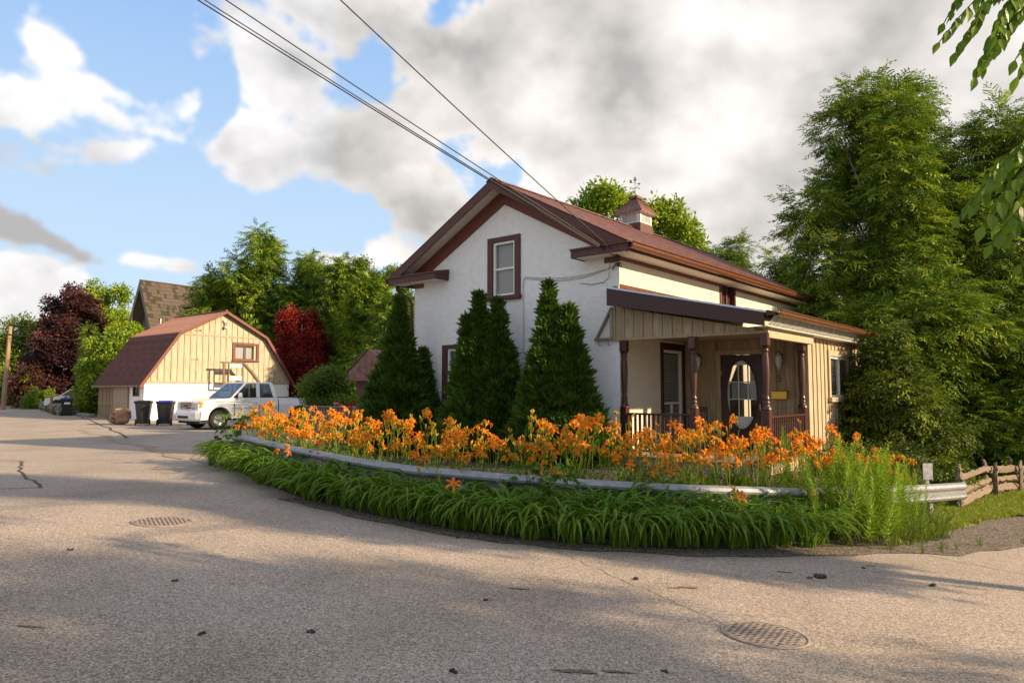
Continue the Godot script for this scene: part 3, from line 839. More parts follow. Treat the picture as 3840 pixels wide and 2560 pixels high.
	for a in [0.5, 0.5 + PI / 2]:
		g.tube([Vector3(cos(a), 0, sin(a)) * 0.13 + Vector3(0, 8.02, 0), -Vector3(cos(a), 0, sin(a)) * 0.13 + Vector3(0, 8.02, 0)], 0.007, 6)
	part("cross_arm", g, mats.vane, wv)
	var k2 := 0
	for ch in ["N", "E", "S", "W"]:
		var tm := TextMesh.new(); tm.text = ch; tm.font_size = 16; tm.pixel_size = 0.0042; tm.depth = 0.006
		var a := 0.5 + k2 * PI / 2
		var l := part("letter", tm, mats.vane, wv, Vector3(cos(a) * 0.15, 8.03, sin(a) * 0.15)); l.rotation.y = 0.5
		k2 += 1
	g = G.new(); g.tube([Vector3(-0.15, 8.24, 0), Vector3(0.15, 8.13, 0)], 0.006, 6)
	g.prism(V2([[-0.12, 8.20], [-0.21, 8.23], [-0.18, 8.27], [-0.21, 8.33], [-0.12, 8.30]]), -0.003, 0.003)
	g.prism(V2([[0.12, 8.18], [0.20, 8.12], [0.12, 8.09]]), -0.003, 0.003)
	part("arrow", g, mats.vane, wv)
	g = G.new(); g.prism(V2([[-0.055, 8.28], [0.05, 8.28], [0.035, 8.25], [-0.04, 8.25]]), -0.01, 0.01); g.prism(V2([[-0.008, 8.285], [-0.008, 8.42], [-0.06, 8.295]]), -0.002, 0.002); g.prism(V2([[0.008, 8.285], [0.008, 8.40], [0.055, 8.295]]), -0.002, 0.002)
	part("boat", g, mats.vane, wv)
	porch(h)
	# service entrance: cable clamp, loops and the grey conduit on the gable
	var cl := [mats.cable, mats.conduit]
	g = G.new(); g.tube([Vector3(0.02, 4.34, 0.05), Vector3(0.06, 4.36, 0.10), Vector3(0.11, 4.33, 0.10), Vector3(0.12, 4.28, 0.08), Vector3(0.08, 4.25, 0.08)], 0.012, 6)
	g.tube([Vector3(-0.03, 4.36, 0.06), Vector3(-0.10, 4.28, 0.06), Vector3(-0.13, 4.22, 0.05)], 0.014, 6)
	g.tube([Vector3(-0.03, 4.37, 0.05), Vector3(-0.18, 4.38, 0.08), Vector3(-0.22, 4.25, 0.05), Vector3(-0.24, 4.08, 0.03), Vector3(-0.38, 3.98, 0.02), Vector3(-0.7, 3.96, 0.015), Vector3(-1.0, 4.02, 0.012)], 0.006, 6)
	g.box(Vector3(0.0, 4.33, 0.03), Vector3(0.06, 0.08, 0.06), 0.01)
	part("cable_clamp", g, mats.cable, h)
	for k in 3:
		g = G.new()
		var pts := []
		for j in 11:
			var f := j / 10.0
			pts.append(Vector3(lerpf(-0.03, -2.58, f), lerpf(4.33, 4.33 - 0.02 * k, f) - (0.16 + 0.03 * k) * sin(f * PI) * (1.0 - 0.3 * f), 0.014))
		pts.append(Vector3(-2.635 - 0.012 * k, 4.29, 0.012))
		for y in [4.0, 3.0, 2.0, 0.9]: pts.append(Vector3(-2.64 - 0.013 * k + 0.01 * sin(y * 3.0), y, 0.012))
		g.tube(pts, 0.0075, 6)
		part("conduit", g, mats.conduit, h)

func porch(h: Node3D):
	var g: G
	var p := h
	# deck of planks with a skirt
	for k in 22:
		g = G.new(); g.bb(0.01 + k * 0.145, 0.235, -2.98, 0.148 + k * 0.145, 0.27, 0.16, 0.004); part("deck_plank", g, mats.grey_wood, p)
	for k in 9:
		g = G.new(); g.bb(0.04 + k * 0.355, -0.5, 0.10, 0.37 + k * 0.355, 0.232, 0.13, 0.004); part("skirt_board", g, mats.tan_board, p)
	for k in 7:
		g = G.new(); g.bb(3.16, -0.7, 0.1 - k * 0.36, 3.19, 0.232, -0.24 - k * 0.36, 0.004); part("skirt_board", g, mats.tan_board, p)
	# steps
	for k in 2:
		g = G.new(); g.bb(1.85, -0.5, 0.17 + k * 0.3, 2.95, 0.09 - k * 0.18, 0.46 + k * 0.3, 0.01); part("step", g, mats.stone, p)
	# turned posts
	var y0 := 0.27
	for q in [Vector3(0.09, 0, -0.02), Vector3(1.67, 0, -0.02), Vector3(3.10, 0, -0.05), Vector3(3.02, 0, -2.32)]:
		g = G.new()
		g.box(Vector3(0, 0.77, 0), Vector3(0.155, 1.0, 0.155), 0.012)
		g.lathe([[0.10, 1.27], [0.075, 1.34], [0.055, 1.345], [0.066, 1.375], [0.066, 1.40], [0.052, 1.43], [0.064, 1.455], [0.064, 1.475], [0.05, 1.50], [0.05, 1.54], [0.062, 1.75], [0.073, 1.98], [0.068, 2.15], [0.055, 2.32], [0.058, 2.34], [0.066, 2.355], [0.066, 2.375], [0.056, 2.39], [0.07, 2.42], [0.10, 2.46]], Vector3.ZERO, 16)
		g.box(Vector3(0, 2.57, 0), Vector3(0.155, 0.24, 0.155), 0.012)
		part("post", g, mats.porch_brown, p, q)
	# front railing of flat pickets
	var rl := knot("railing", p)
	g = G.new(); g.bb(0.17, 1.115, -0.07, 1.59, 1.155, 0.03, 0.008); part("top_rail", g, mats.porch_brown, rl)
	g = G.new(); g.bb(0.17, 0.36, -0.05, 1.59, 0.40, 0.01, 0.006); part("bottom_rail", g, mats.porch_brown, rl)
	g = G.new(); g.bb(-0.027, 0.40, -0.013, 0.027, 1.115, 0.013, 0.004)
	var mm := g.mesh()
	for k in 13: part("picket", mm, mats.porch_brown, rl, Vector3(0.235 + k * 0.108, 0, -0.02))
	# side railing of turned balusters
	rl = knot("railing", p)
	g = G.new(); g.bb(3.02, 1.10, -2.24, 3.12, 1.14, -0.13, 0.008); part("top_rail", g, mats.porch_brown, rl)
	g = G.new(); g.bb(3.04, 0.36, -2.24, 3.10, 0.40, -0.13, 0.006); part("bottom_rail", g, mats.porch_brown, rl)
	g = G.new(); g.lathe([[0.02, 0.40], [0.02, 0.52], [0.012, 0.54], [0.02, 0.57], [0.014, 0.60], [0.022, 0.72], [0.013, 0.92], [0.02, 0.95], [0.012, 0.98], [0.02, 1.0], [0.02, 1.10]], Vector3.ZERO, 8)
	mm = g.mesh()
	for k in 19: part("baluster", mm, mats.porch_brown, rl, Vector3(3.07, 0, -0.21 - k * 0.107))
	# beams
	g = G.new(); g.bb(-0.12, 2.68, -0.04, 3.20, 2.735, 0.045, 0.005); part("beam", g, mats.tan_board, p)
	g = G.new(); g.bb(3.06, 2.60, -2.62, 3.19, 2.78, -0.045, 0.006); part("beam", g, mats.tan_board_pale, p)
	# board and batten gable under the roof edge
	var sk := knot("porch_gable", p)
	var tp := func(x): return lerpf(3.42, 2.79, (x + 0.1) / 3.0)
	board_wall(sk, -0.10, 2.95, 2.736, tp, 0.222, 0.03, [mats.tan_board, mats.tan_board_pale, mats.tan_board_grey, mats.tan_board], mats.tan_board)
	g = G.new(); g.bb(-0.13, 2.69, 0.0, -0.08, 3.42, 0.06, 0.004); part("corner_board", g, mats.tan_board_grey, sk)
	# roof
	var top := func(x): return 3.80 - 0.2235 * (x + 0.08)
	g = G.new()
	g.prism(V2([[0.005, top.call(0.005)], [3.46, top.call(3.46)], [3.46, top.call(3.46) - 0.06], [0.005, top.call(0.005) - 0.06]]), -0.001, -6.85)
	g.prism(V2([[-0.08, top.call(-0.08)], [3.46, top.call(3.46)], [3.46, top.call(3.46) - 0.06], [-0.08, top.call(-0.08) - 0.06]]), 0.36, 0.001)
	part("porch_roof", g, mats.dark_fascia, p)
	for k in 14:    # courses of shingles
		var xa := 3.48 - k * 0.25; var xb := maxf(xa - 0.25, 0.012)
		if xa < 0.1: break
		g = G.new(); g.prism(V2([[xa, top.call(xa) + 0.018], [xb, top.call(xb) + 0.006], [xb, top.call(xb) + 0.001], [xa, top.call(xa) + 0.001]]), 0.37, -6.87)
		part("shingle_course", g, mats.shake_dark if mats.has("shake_dark") else mats.dark_fascia, p)
	g = G.new(); g.prism(V2([[-0.08, top.call(-0.08) - 0.012], [3.26, top.call(3.26) - 0.012], [3.26, 2.785], [-0.08, 3.415]]), 0.361, 0.385)
	part("fascia", g, mats.dark_fascia, p)
	g = G.new(); g.prism(V2([[-0.09, top.call(-0.09) + 0.012], [3.30, top.call(3.30) + 0.012], [3.30, top.call(3.30) - 0.022], [-0.09, top.call(-0.09) - 0.022]]), 0.386, 0.398)
	part("drip_edge", g, mats.drip_edge, p)
	g = G.new(); g.bb(0.002, 3.79, -6.8, 0.02, 3.91, -0.02); part("flashing", g, mats.copper_gutter, p)
	g = G.new(); g.bb(-0.14, 3.79, 0.005, -0.005, 3.87, 0.05, 0.01); part("flashing", g, mats.galvanised, p)
	# crumpled metal fascia and gutter along the low edge
	g = G.new()
	var cr := RandomNumberGenerator.new(); cr.seed = 9
	var prev := 0.0
	for k in 60:
		var za := 0.36 - k * 0.12; var nx := cr.randf_range(-0.006, 0.012) if k < 22 else cr.randf_range(-0.002, 0.003)
		g.quad(Vector3(3.30 + prev * 0.3, 2.79, za), Vector3(3.30 + nx * 0.3, 2.79, za - 0.12), Vector3(3.44 + nx, 2.97, za - 0.12), Vector3(3.44 + prev, 2.97, za))
		prev = nx
	part("metal_fascia", g, mats.white_metal, p)
	g = G.new(); g.bb(3.06, 2.782, -6.85, 3.31, 2.79, 0.36); part("soffit", g, mats.soffit, p)
	g = G.new()
	g.prism(V2([[3.45, 2.95], [3.55, 2.95], [3.575, 3.0], [3.565, 3.03], [3.59, 3.045], [3.59, 3.06], [3.55, 3.05], [3.545, 3.0], [3.53, 2.97], [3.45, 2.97]]), 0.40, -6.9)
	part("gutter", g, mats.copper_gutter, p)
	g = G.new(); g.prism(V2([[3.30, 2.97], [3.45, 2.97], [3.45, 3.04], [3.30, 3.07]]), 0.362, 0.398); part("end_cap", g, mats.dark_fascia, p)
	# porch ceiling
	g = G.new(); g.bb(0.004, 2.80, -2.97, 3.05, 2.82, -0.06); part("ceiling", g, mats.tan_board, p)
	# wall with the front door
	var dw := knot("porch_wall", p, Vector3(0, 0, -3.0))
	g = G.new(); g.bb(0.205, 0.1, -0.12, 0.93, 3.0, -0.03); g.bb(1.94, 0.1, -0.12, 3.0, 3.0, -0.03); g.bb(0.93, 2.46, -0.12, 1.94, 3.0, -0.03); part("backing", g, mats.tan_board, dw)
	var fl := func(_x): return 2.80
	board_wall(dw, 0.02, 0.84, 0.27, fl, 0.2, 0.0, [mats.tan_board, mats.tan_board_pale], mats.tan_board)
	board_wall(dw, 2.03, 3.03, 0.27, fl, 0.2, 0.0, [mats.tan_board_pale, mats.tan_board], mats.tan_board)
	board_wall(dw, 0.84, 2.03, 2.57, fl, 0.2, 0.0, [mats.tan_board, mats.tan_board_pale], mats.tan_board)
	# door: brown screen door with an oval light, white door with nine panes behind it
	var d := knot("door", p, Vector3(1.435, 0, -3.0))
	g = G.new(); g.bb(-0.605, 0.27, 0.0, -0.50, 2.46, 0.035, 0.004); g.bb(0.50, 0.27, 0.0, 0.605, 2.46, 0.035, 0.004); g.bb(-0.605, 2.462, 0.0, 0.605, 2.57, 0.035, 0.004)
	part("casing", g, mats.tan_board_pale, d)
	var ov := []
	for k in 33:
		var a := PI / 2 + PI * k / 32.0
		ov.append([0.365 * cos(a), 1.53 + 0.80 * sin(a)])
	g = G.new()
	for s in [1, -1]:
		var poly := []
		for q in ov: poly.append([q[0] * s, q[1]])
		poly.append([0.0, 0.30]); poly.append([-0.49 * s, 0.30]); poly.append([-0.49 * s, 2.45]); poly.append([0.0, 2.45])
		g.prism(V2(poly), -0.03, 0.01)
	part("screen_door", g, mats.door_brown, d)
	g = G.new()
	var ring := []
	for k in 41: ring.append(Vector3(0.37 * cos(TAU * k / 40), 1.53 + 0.805 * sin(TAU * k / 40), 0.012))
	g.tube(ring, 0.016, 6, false); part("oval_moulding", g, mats.door_brown, d)
	g = G.new()
	for b in [[-0.49, 0.3, 0.49, 1.02], [-0.49, 2.22, 0.49, 2.45], [-0.49, 1.02, -0.34, 2.22], [0.34, 1.02, 0.49, 2.22]]: g.bb(b[0], b[1], -0.13, b[2], b[3], -0.09)
	part("inner_door", g, mats.white_paint, d)
	for k in 2:
		g = G.new(); g.bb(-0.125 + k * 0.226, 1.02, -0.12, -0.1 + k * 0.226, 2.22, -0.088, 0.003); part("muntin", g, mats.white_paint, d)
		g = G.new(); g.bb(-0.34, 1.41 + k * 0.40, -0.12, 0.34, 1.435 + k * 0.40, -0.087, 0.003); part("muntin", g, mats.white_paint, d)
	for i in 3:
		for j in 3:
			g = G.new(); var xa := -0.34 + i * 0.227; var ya := 1.02 + j * 0.4
			g.quad(Vector3(xa, ya, -0.11), Vector3(xa + 0.227, ya, -0.11), Vector3(xa + 0.227, ya + 0.4, -0.11), Vector3(xa, ya + 0.4, -0.11)); part("pane", g, mats.glass, d)
	g = G.new()
	for k in 24:
		var xa := lerpf(-0.33, 0.33, k / 24.0); var xb := lerpf(-0.33, 0.33, (k + 1) / 24.0)
		g.quad(Vector3(xa, 1.42, -0.2 + 0.015 * (k % 2)), Vector3(xb, 1.42, -0.2 + 0.015 * ((k + 1) % 2)), Vector3(xb, 1.80, -0.2 + 0.015 * ((k + 1) % 2)), Vector3(xa, 1.80, -0.2 + 0.015 * (k % 2)))
	part("lace_curtain", g, mats.blind, d)
	g = G.new(); g.bb(-0.51, 1.99, 0.0, -0.47, 2.08, 0.03, 0.004); part("hinge", g, mats.brass, d)
	g = G.new(); g.box(Vector3(0.44, 1.25, 0.035), Vector3(0.03, 0.14, 0.03), 0.006); part("handle", g, mats.brass, d)
	# wing to the right of the porch
	var rw := knot("wing_wall", p, Vector3(3.05, 0, 0), 90.0)
	var wh := [4.13, 1.47, 5.87, 2.42]
	var wt := func(_x): return 2.80
	part("backing", wall(2.66, 6.75, -0.5, wt, [], [wh], -0.13, -0.021), mats.tan_board, rw)
	board_wall(rw, 2.66, 6.75, -0.45, func(_x): return 2.79, 0.28, 0.0, [mats.tan_board_pale, mats.tan_board, mats.tan_board_pale, mats.tan_board], mats.tan_board_pale, [[4.03, 1.36, 5.97, 2.54]])
	window(rw, Vector3(5.0, 1.945, 0.0), 0, 1.74, 0.95, mats.tan_board_pale, [0.12, 0.13, 0.11], {"slider": true, "blind": 0.06, "tilt": 0.8, "frame": 0.05})
	g = G.new(); g.bb(2.93, -0.5, -2.74, 3.075, 2.79, -2.60, 0.006); part("corner_board", g, mats.tan_board_pale, p)
	g = G.new(); g.bb(0.2, -0.3, -6.75, 3.04, 2.79, -6.65); part("wall", g, mats.tan_board, p)
	g = G.new(); g.bb(2.9, -0.4, -3.12, 2.925, 2.79, -2.66); part("wall", g, mats.tan_board, p)
	# wall lanterns
	for q in [Vector3(0.42, 2.32, -3.0), Vector3(2.36, 2.30, -3.0)]:
		var l := knot("wall_lantern", p, q)
		g = G.new(); g.box(Vector3(0, 0.02, 0.03), Vector3(0.09, 0.24, 0.03), 0.01); g.tube([Vector3(0, 0.08, 0.04), Vector3(0, 0.17, 0.08), Vector3(0, 0.19, 0.13), Vector3(0, 0.14, 0.16)], 0.012, 6); part("bracket", g, mats.iron, l)
		g = G.new(); g.lathe([[0.0, 0.17], [0.025, 0.16], [0.035, 0.12], [0.085, 0.09], [0.09, 0.07], [0.08, 0.06]], Vector3(0, 0, 0.16), 12); part("cap", g, mats.peeling_white, l)
		g = G.new(); g.lathe([[0.075, 0.06], [0.078, 0.0], [0.06, -0.10], [0.03, -0.16], [0.02, -0.165]], Vector3(0, 0, 0.16), 12); part("glass", g, mats.lamp_glass, l)
		g = G.new(); g.lathe([[0.035, -0.15], [0.02, -0.18], [0.01, -0.20], [0.0, -0.24]], Vector3(0, 0, 0.16), 8)
		for k in 6:
			var a := TAU * k / 6
			g.tube([Vector3(cos(a) * 0.078, 0.06, 0.16 + sin(a) * 0.078), Vector3(cos(a) * 0.08, 0.0, 0.16 + sin(a) * 0.08), Vector3(cos(a) * 0.062, -0.1, 0.16 + sin(a) * 0.062), Vector3(cos(a) * 0.03, -0.16, 0.16 + sin(a) * 0.03)], 0.005, 4)
		part("cage", g, mats.peeling_white, l)
	# house number
	var tm := TextMesh.new(); tm.text = "5"; tm.font_size = 32; tm.pixel_size = 0.0065; tm.depth = 0.015
	part("house_number", tm, mats.number_paint, p, Vector3(2.31, 1.90, -2.97))
	# wooden bracket with two hooks
	var b := knot("hanging_bracket", p)
	g = G.new(); g.bb(-0.60, 2.70, 0.03, -0.13, 2.755, 0.09, 0.004); part("arm", g, mats.grey_wood, b)
	g = G.new(); g.bb(-0.20, 2.757, 0.03, -0.135, 3.41, 0.085, 0.004); part("upright", g, mats.tan_board_grey, b)
	g = G.new(); g.beam(Vector3(-0.55, 2.74, 0.06), Vector3(-0.16, 3.40, 0.06), 0.05, 0.07, 0.004, Vector3(0, 0, 1)); part("brace", g, mats.grey_wood, b)
	for x in [-0.50, -0.26]:
		g = G.new(); g.tube([Vector3(x, 2.70, 0.06), Vector3(x, 2.62, 0.06), Vector3(x + 0.015, 2.585, 0.06), Vector3(x + 0.04, 2.585, 0.06), Vector3(x + 0.05, 2.61, 0.06)], 0.006, 5); part("hook", g, mats.iron, b)

# things standing on the porch
func porch_things(fr: Transform3D):
	var c := thing("porch_chair", "dark brown spindle-back wooden chair on the porch beside the window", "chair")
	c.transform = fr * Transform3D(Basis(Vector3.UP, 0.9), Vector3(1.0, 0.27, -1.9))
	var g := G.new(); g.bb(-0.22, 0.42, -0.21, 0.22, 0.455, 0.21, 0.008); part("seat", g, mats.door_brown, c)
	for x in [-0.19, 0.19]:
		g = G.new(); g.tube([Vector3(x, 0, 0.19), Vector3(x * 0.9, 0.43, 0.17)], 0.017, 6); part("leg", g, mats.door_brown, c)
		g = G.new(); g.tube([Vector3(x, 0, -0.2), Vector3(x * 0.92, 0.45, -0.18), Vector3(x, 0.98, -0.26)], 0.017, 6); part("leg", g, mats.door_brown, c)
	for k in 5:
		g = G.new(); g.tube([Vector3(-0.13 + k * 0.065, 0.46, -0.185), Vector3(-0.13 + k * 0.065, 0.90, -0.245)], 0.009, 6); part("spindle", g, mats.door_brown, c)
	g = G.new(); g.bb(-0.21, 0.88, -0.265, 0.21, 0.98, -0.235, 0.008); part("top_rail", g, mats.door_brown, c)
	var m := thing("mailbox", "brass-coloured letter box fixed to the boards below the house number", "mailbox")
	m.transform = fr * Transform3D(Basis(), Vector3(2.335, 1.43, -2.97))
	g = G.new(); g.bb(-0.175, 0.0, 0.0, 0.175, 0.165, 0.10, 0.008); part("box", g, mats.brass, m)
	g = G.new(); g.prism(V2([[0.0, 0.168], [0.125, 0.155], [0.125, 0.17], [0.0, 0.192]]), -0.18, 0.18, Transform3D(Basis(Vector3(0, 0, 1), Vector3.UP, Vector3(-1, 0, 0)), Vector3.ZERO)); part("lid", g, mats.brass, m)
	g = G.new(); g.bb(-0.15, 0.02, 0.101, 0.15, 0.025, 0.104); g.bb(-0.15, 0.135, 0.101, 0.15, 0.14, 0.104); g.bb(0.147, 0.0255, 0.101, 0.15, 0.1345, 0.104); part("moulding", g, mats.brass, m)

# ---------------------------------------------------------------- garage with a gambrel roof
func garage():
	var t := thing("garage", "tan board-and-batten garage with a brown gambrel roof behind the pickup", "garage", Vector3(-19.32, 0.0, -37.45), 50.0)
	var g: G
	var MX := 4.32
	var gam := func(x): 
		var d := absf(x - MX)
		return 6.20 - d * 0.525 if d < 2.6 else 4.835 - (d - 2.6) * 1.46
	# whitewashed base
	g = G.new(); g.bb(0, 0.0, -0.25, 8.6, 2.05, 0.0); part("base_wall", g, mats.stucco, t)
	var sw := knot("side_wall", t, Vector3(0, 0, 0), -90.0)   # faces -x; its x runs towards the gable
	part("plaster", wall(-6.0, -0.251, 0.0, func(_x): return 2.05, [], [[-5.9, 0.0, -1.85, 1.98], [-1.33, 1.35, -0.55, 1.98]], -0.25, 0.0), mats.white_paint, sw)
	g = G.new(); g.bb(0, 0, -6.0, 8.6, 2.05, -5.8); g.bb(8.4, 0, -5.8, 8.6, 2.05, -0.25); part("wall", g, mats.white_paint, t)
	# gable boards
	var gb := knot("gable", t)
	var top := func(x): return gam.call(x) - 0.10
	part("backing", wall(0.05, 8.59, 2.1, func(x): return gam.call(x) - 0.15, [MX - 2.6, MX, MX + 2.6], [[4.98, 3.45, 6.38, 4.31]], -0.12, -0.03), mats.garage_batten_shaded, gb)
	board_wall(gb, 0.0, 8.62, 2.06, top, 0.345, 0.0, [mats.garage_board], mats.garage_batten_shaded, [[4.83, 3.30, 6.53, 4.46]], 0.06)
	g = G.new(); g.bb(-0.03, 2.04, 0.0, 8.65, 2.14, 0.035, 0.006); part("sill_board", g, mats.garage_batten_shaded, gb)
	g = G.new(); g.bb(MX - 2.45, 4.72, 0.0, MX + 2.45, 4.80, 0.034, 0.006); part("belt_board", g, mats.garage_batten_shaded, gb)
	window(t, Vector3(5.68, 3.88, 0.0), 0, 1.40, 0.86, mats.red_brown_board, [0.12, 0.12, 0.10], {"slider": true, "frame": 0.07, "frame_mat": mats.red_brown_board, "curtain": true})
	# roof: four slopes of ribbed metal
	for s in [-1, 1]:
		for seg in [[0.0, 6.20, 2.6, 4.835], [2.6, 4.835, 4.62, 1.886]]:
			var a := Vector3(MX + s * seg[0], seg[1], 0); var b := Vector3(MX + s * seg[2], seg[3], 0)
			var L := (b - a).length()
			var dn := (b - a).normalized(); var nm := Vector3(-dn.y * s, dn.x * s, 0)
			if nm.y < 0: nm = -nm
			for k in 6:
				g = G.new(); g.bb(-0.535, -0.05, 0.0, 0.535, 0.0, L + 0.02)
				for j in 5: g.prism(V2([[-0.5 + j * 0.214 - 0.02, 0], [-0.5 + j * 0.214 + 0.02, 0], [-0.5 + j * 0.214 + 0.012, 0.03], [-0.5 + j * 0.214 - 0.012, 0.03]]), 0.0, L + 0.02)
				var p := part("roof_panel", g, mats.garage_roof, t)
				p.transform = Transform3D(Basis(nm.cross(dn), nm, dn), a + Vector3(0, 0.004 * k, 0.25 - 0.535 - k * 1.07))
			g = G.new(); g.beam(a + Vector3(0, -0.06, 0.27), b + Vector3(0, -0.06, 0.27), 0.035, 0.16, 0.004, nm); part("barge_board", g, mats.red_brown_board, t)
	g = G.new(); g.bb(-0.36, 1.85, -6.1, -0.05, 1.93, 0.1); part("eave", g, mats.grey_wood, t)
	g = G.new(); g.tube([Vector3(MX, 6.24, 0.27), Vector3(MX, 6.24, -6.2)], 0.05, 6); part("ridge_cap", g, mats.garage_roof, t)
	# side doors: a pair of panelled doors and a plain sliding one
	for k in 2:
		var d := knot("door", t, Vector3(-0.02, 0.0, -5.87 + k * 0.98), -90.0)
		for b in [[0.0, 0.06, 0.10, 1.95], [0.86, 0.06, 0.96, 1.95], [0.10, 0.06, 0.86, 0.20], [0.10, 1.80, 0.86, 1.95], [0.10, 0.86, 0.86, 1.0], [0.44, 0.20, 0.52, 0.86], [0.44, 1.0, 0.52, 1.80]]:
			g = G.new(); g.bb(b[0], b[1], 0.0, b[2], b[3], 0.04, 0.004); part("rail", g, mats.bare_wood, d)
		for b in [[0.10, 0.20, 0.44, 0.86], [0.52, 0.20, 0.86, 0.86], [0.10, 1.0, 0.44, 1.80], [0.52, 1.0, 0.86, 1.80]]:
			g = G.new(); g.bb(b[0], b[1], 0.0, b[2], b[3], 0.015); part("panel", g, mats.grey_wood, d)
	var d2 := knot("door", t, Vector3(-0.02, 0.0, -3.86), -90.0)
	for k in 9:
		g = G.new(); g.bb(k * 0.22, 0.08, 0.0, k * 0.22 + 0.212, 1.96, 0.03, 0.004); part("board", g, mats.tan_board_grey, d2)
	for z in [-3.88, -1.86]:
		g = G.new(); g.bb(-0.08, 0.05, z - 0.05, -0.02, 2.02, z + 0.05, 0.005); part("door_post", g, mats.bare_wood, t)
	# small paned window
	var w := knot("window", t, Vector3(0.0, 1.665, -0.94), -90.0)
	g = G.new(); g.bb(-0.39, -0.315, -0.1, -0.33, 0.315, 0.03); g.bb(0.33, -0.315, -0.1, 0.39, 0.315, 0.03); g.bb(-0.33, 0.26, -0.1, 0.33, 0.315, 0.03); g.bb(-0.33, -0.315, -0.1, 0.33, -0.26, 0.03); part("frame", g, mats.brown_trim, w)
	g = G.new(); g.bb(-0.02, -0.26, -0.06, 0.02, 0.26, -0.01); g.bb(-0.33, -0.02, -0.055, 0.33, 0.02, -0.012); part("muntin", g, mats.brown_trim, w)
	for k in 4:
		var xa := -0.33 + 0.33 * (k % 2); var ya := -0.26 + 0.26 * (k / 2)
		g = G.new(); g.quad(Vector3(xa, ya, -0.04), Vector3(xa + 0.33, ya, -0.04), Vector3(xa + 0.33, ya + 0.26, -0.04), Vector3(xa, ya + 0.26, -0.04)); part("pane", g, mats.glass, w)
	# lamps under the peak: a round one over a pair of spots
	g = G.new(); g.lathe([[0.0, 0.0], [0.10, 0.0], [0.11, 0.05], [0.06, 0.10], [0.0, 0.11]], Vector3(MX, 5.62, 0.03), 12, Basis(Vector3.RIGHT, PI / 2)); part("lamp", g, mats.lamp_glass, t)
	for s in [-1, 1]:
		g = G.new(); g.lathe([[0.03, 0.0], [0.05, 0.06], [0.09, 0.16], [0.0, 0.15]], Vector3(MX + s * 0.05, 5.32, 0.06), 10, Basis(Vector3(0, 0, 1), s * -0.7) * Basis(Vector3.RIGHT, 2.3)); part("spot_lamp", g, mats.peeling_white, t)
	g = G.new(); g.bb(MX - 0.03, 5.25, 0.0, MX + 0.03, 5.5, 0.06); part("lamp_plate", g, mats.brown_trim, t)
	# two rusty anchor plates with rods
	for q in [[2.95, 5.02], [2.80, 3.40]]:
		g = G.new(); g.lathe([[0.0, 0.03], [0.05, 0.03], [0.06, 0.0]], Vector3(q[0], q[1], 0.03), 8, Basis(Vector3.RIGHT, PI / 2)); g.tube([Vector3(q[0], q[1], 0.05), Vector3(q[0] - 0.35, q[1] - 0.03, 0.045)], 0.012, 5); part("anchor_plate", g, mats.rust if mats.has("rust") else mats.paper, t)
	# weathered sign frame on a post in front of the gable, with a sloping log
	var s := thing("sign_frame", "weathered wooden sign frame on a post against the garage gable", "sign frame")
	s.transform = t.transform * Transform3D(Basis(), Vector3(4.45, 0, 0.9))
	g = G.new(); g.bb(-0.07, 0.05, -0.05, 0.07, 2.05, 0.05, 0.01); part("post", g, mats.post_wood, s)
	for b in [[-0.62, 2.02, 0.62, 2.12], [-0.75, 3.18, 0.62, 3.27], [-0.62, 2.12, -0.52, 3.18], [0.52, 2.12, 0.62, 3.18], [-0.30, 2.12, -0.24, 3.18]]:
		g = G.new(); g.bb(b[0], b[1], -0.04, b[2], b[3], 0.04, 0.008); part("rail", g, mats.post_wood, s)
	for b in [[-0.24, 2.95, 0.52, 3.15], [-0.24, 2.22, 0.52, 2.48]]:
		g = G.new(); g.bb(b[0], b[1], -0.025, b[2], b[3], 0.03, 0.01); part("slab", g, mats.peeling_white, s)
	g = G.new(); g.tube([Vector3(0.6, 3.22, 0.0), Vector3(1.1, 2.72, 0.03), Vector3(1.75, 1.95, 0.05), Vector3(1.8, 0.08, 0.05)], [0.10, 0.11, 0.12, 0.12], 8); part("log", g, mats.post_wood, s)
	# bins in front
	var bin := thing("wheeled_bin", "black wheeled bin with a grey-black lid by the garage corner", "wheelie bin", Vector3(-16.75, 0.08, -32.5), 20.0, "wheeled bins beside the garage")
	make_bin(bin, mats.black_plastic)
	bin = thing("wheeled_bin", "black wheeled bin with a blue lid next to the pickup", "wheelie bin", Vector3(-15.70, 0.08, -32.4), 14.0, "wheeled bins beside the garage")
	make_bin(bin, mats.blue_plastic)
	bin = thing("wheeled_bin", "black wheeled bin half hidden behind the pickup's front bumper", "wheelie bin", Vector3(-14.55, 0.08, -32.9), 10.0, "wheeled bins beside the garage")
	make_bin(bin, mats.black_plastic)
	bin = thing("wheeled_bin", "black wheeled bin with a blue lid and white label under the green tree", "wheelie bin", Vector3(-28.3, 0.08, -45.4), 30.0, "wheeled bins beside the garage")
	make_bin(bin, mats.blue_plastic)
	g = G.new(); g.bb(-0.12, 0.72, 0.36, 0.20, 0.84, 0.372); part("label", g, mats.white_paint, bin)
	# crumpled paper yard-waste bags
	var br := RandomNumberGenerator.new(); br.seed = 6
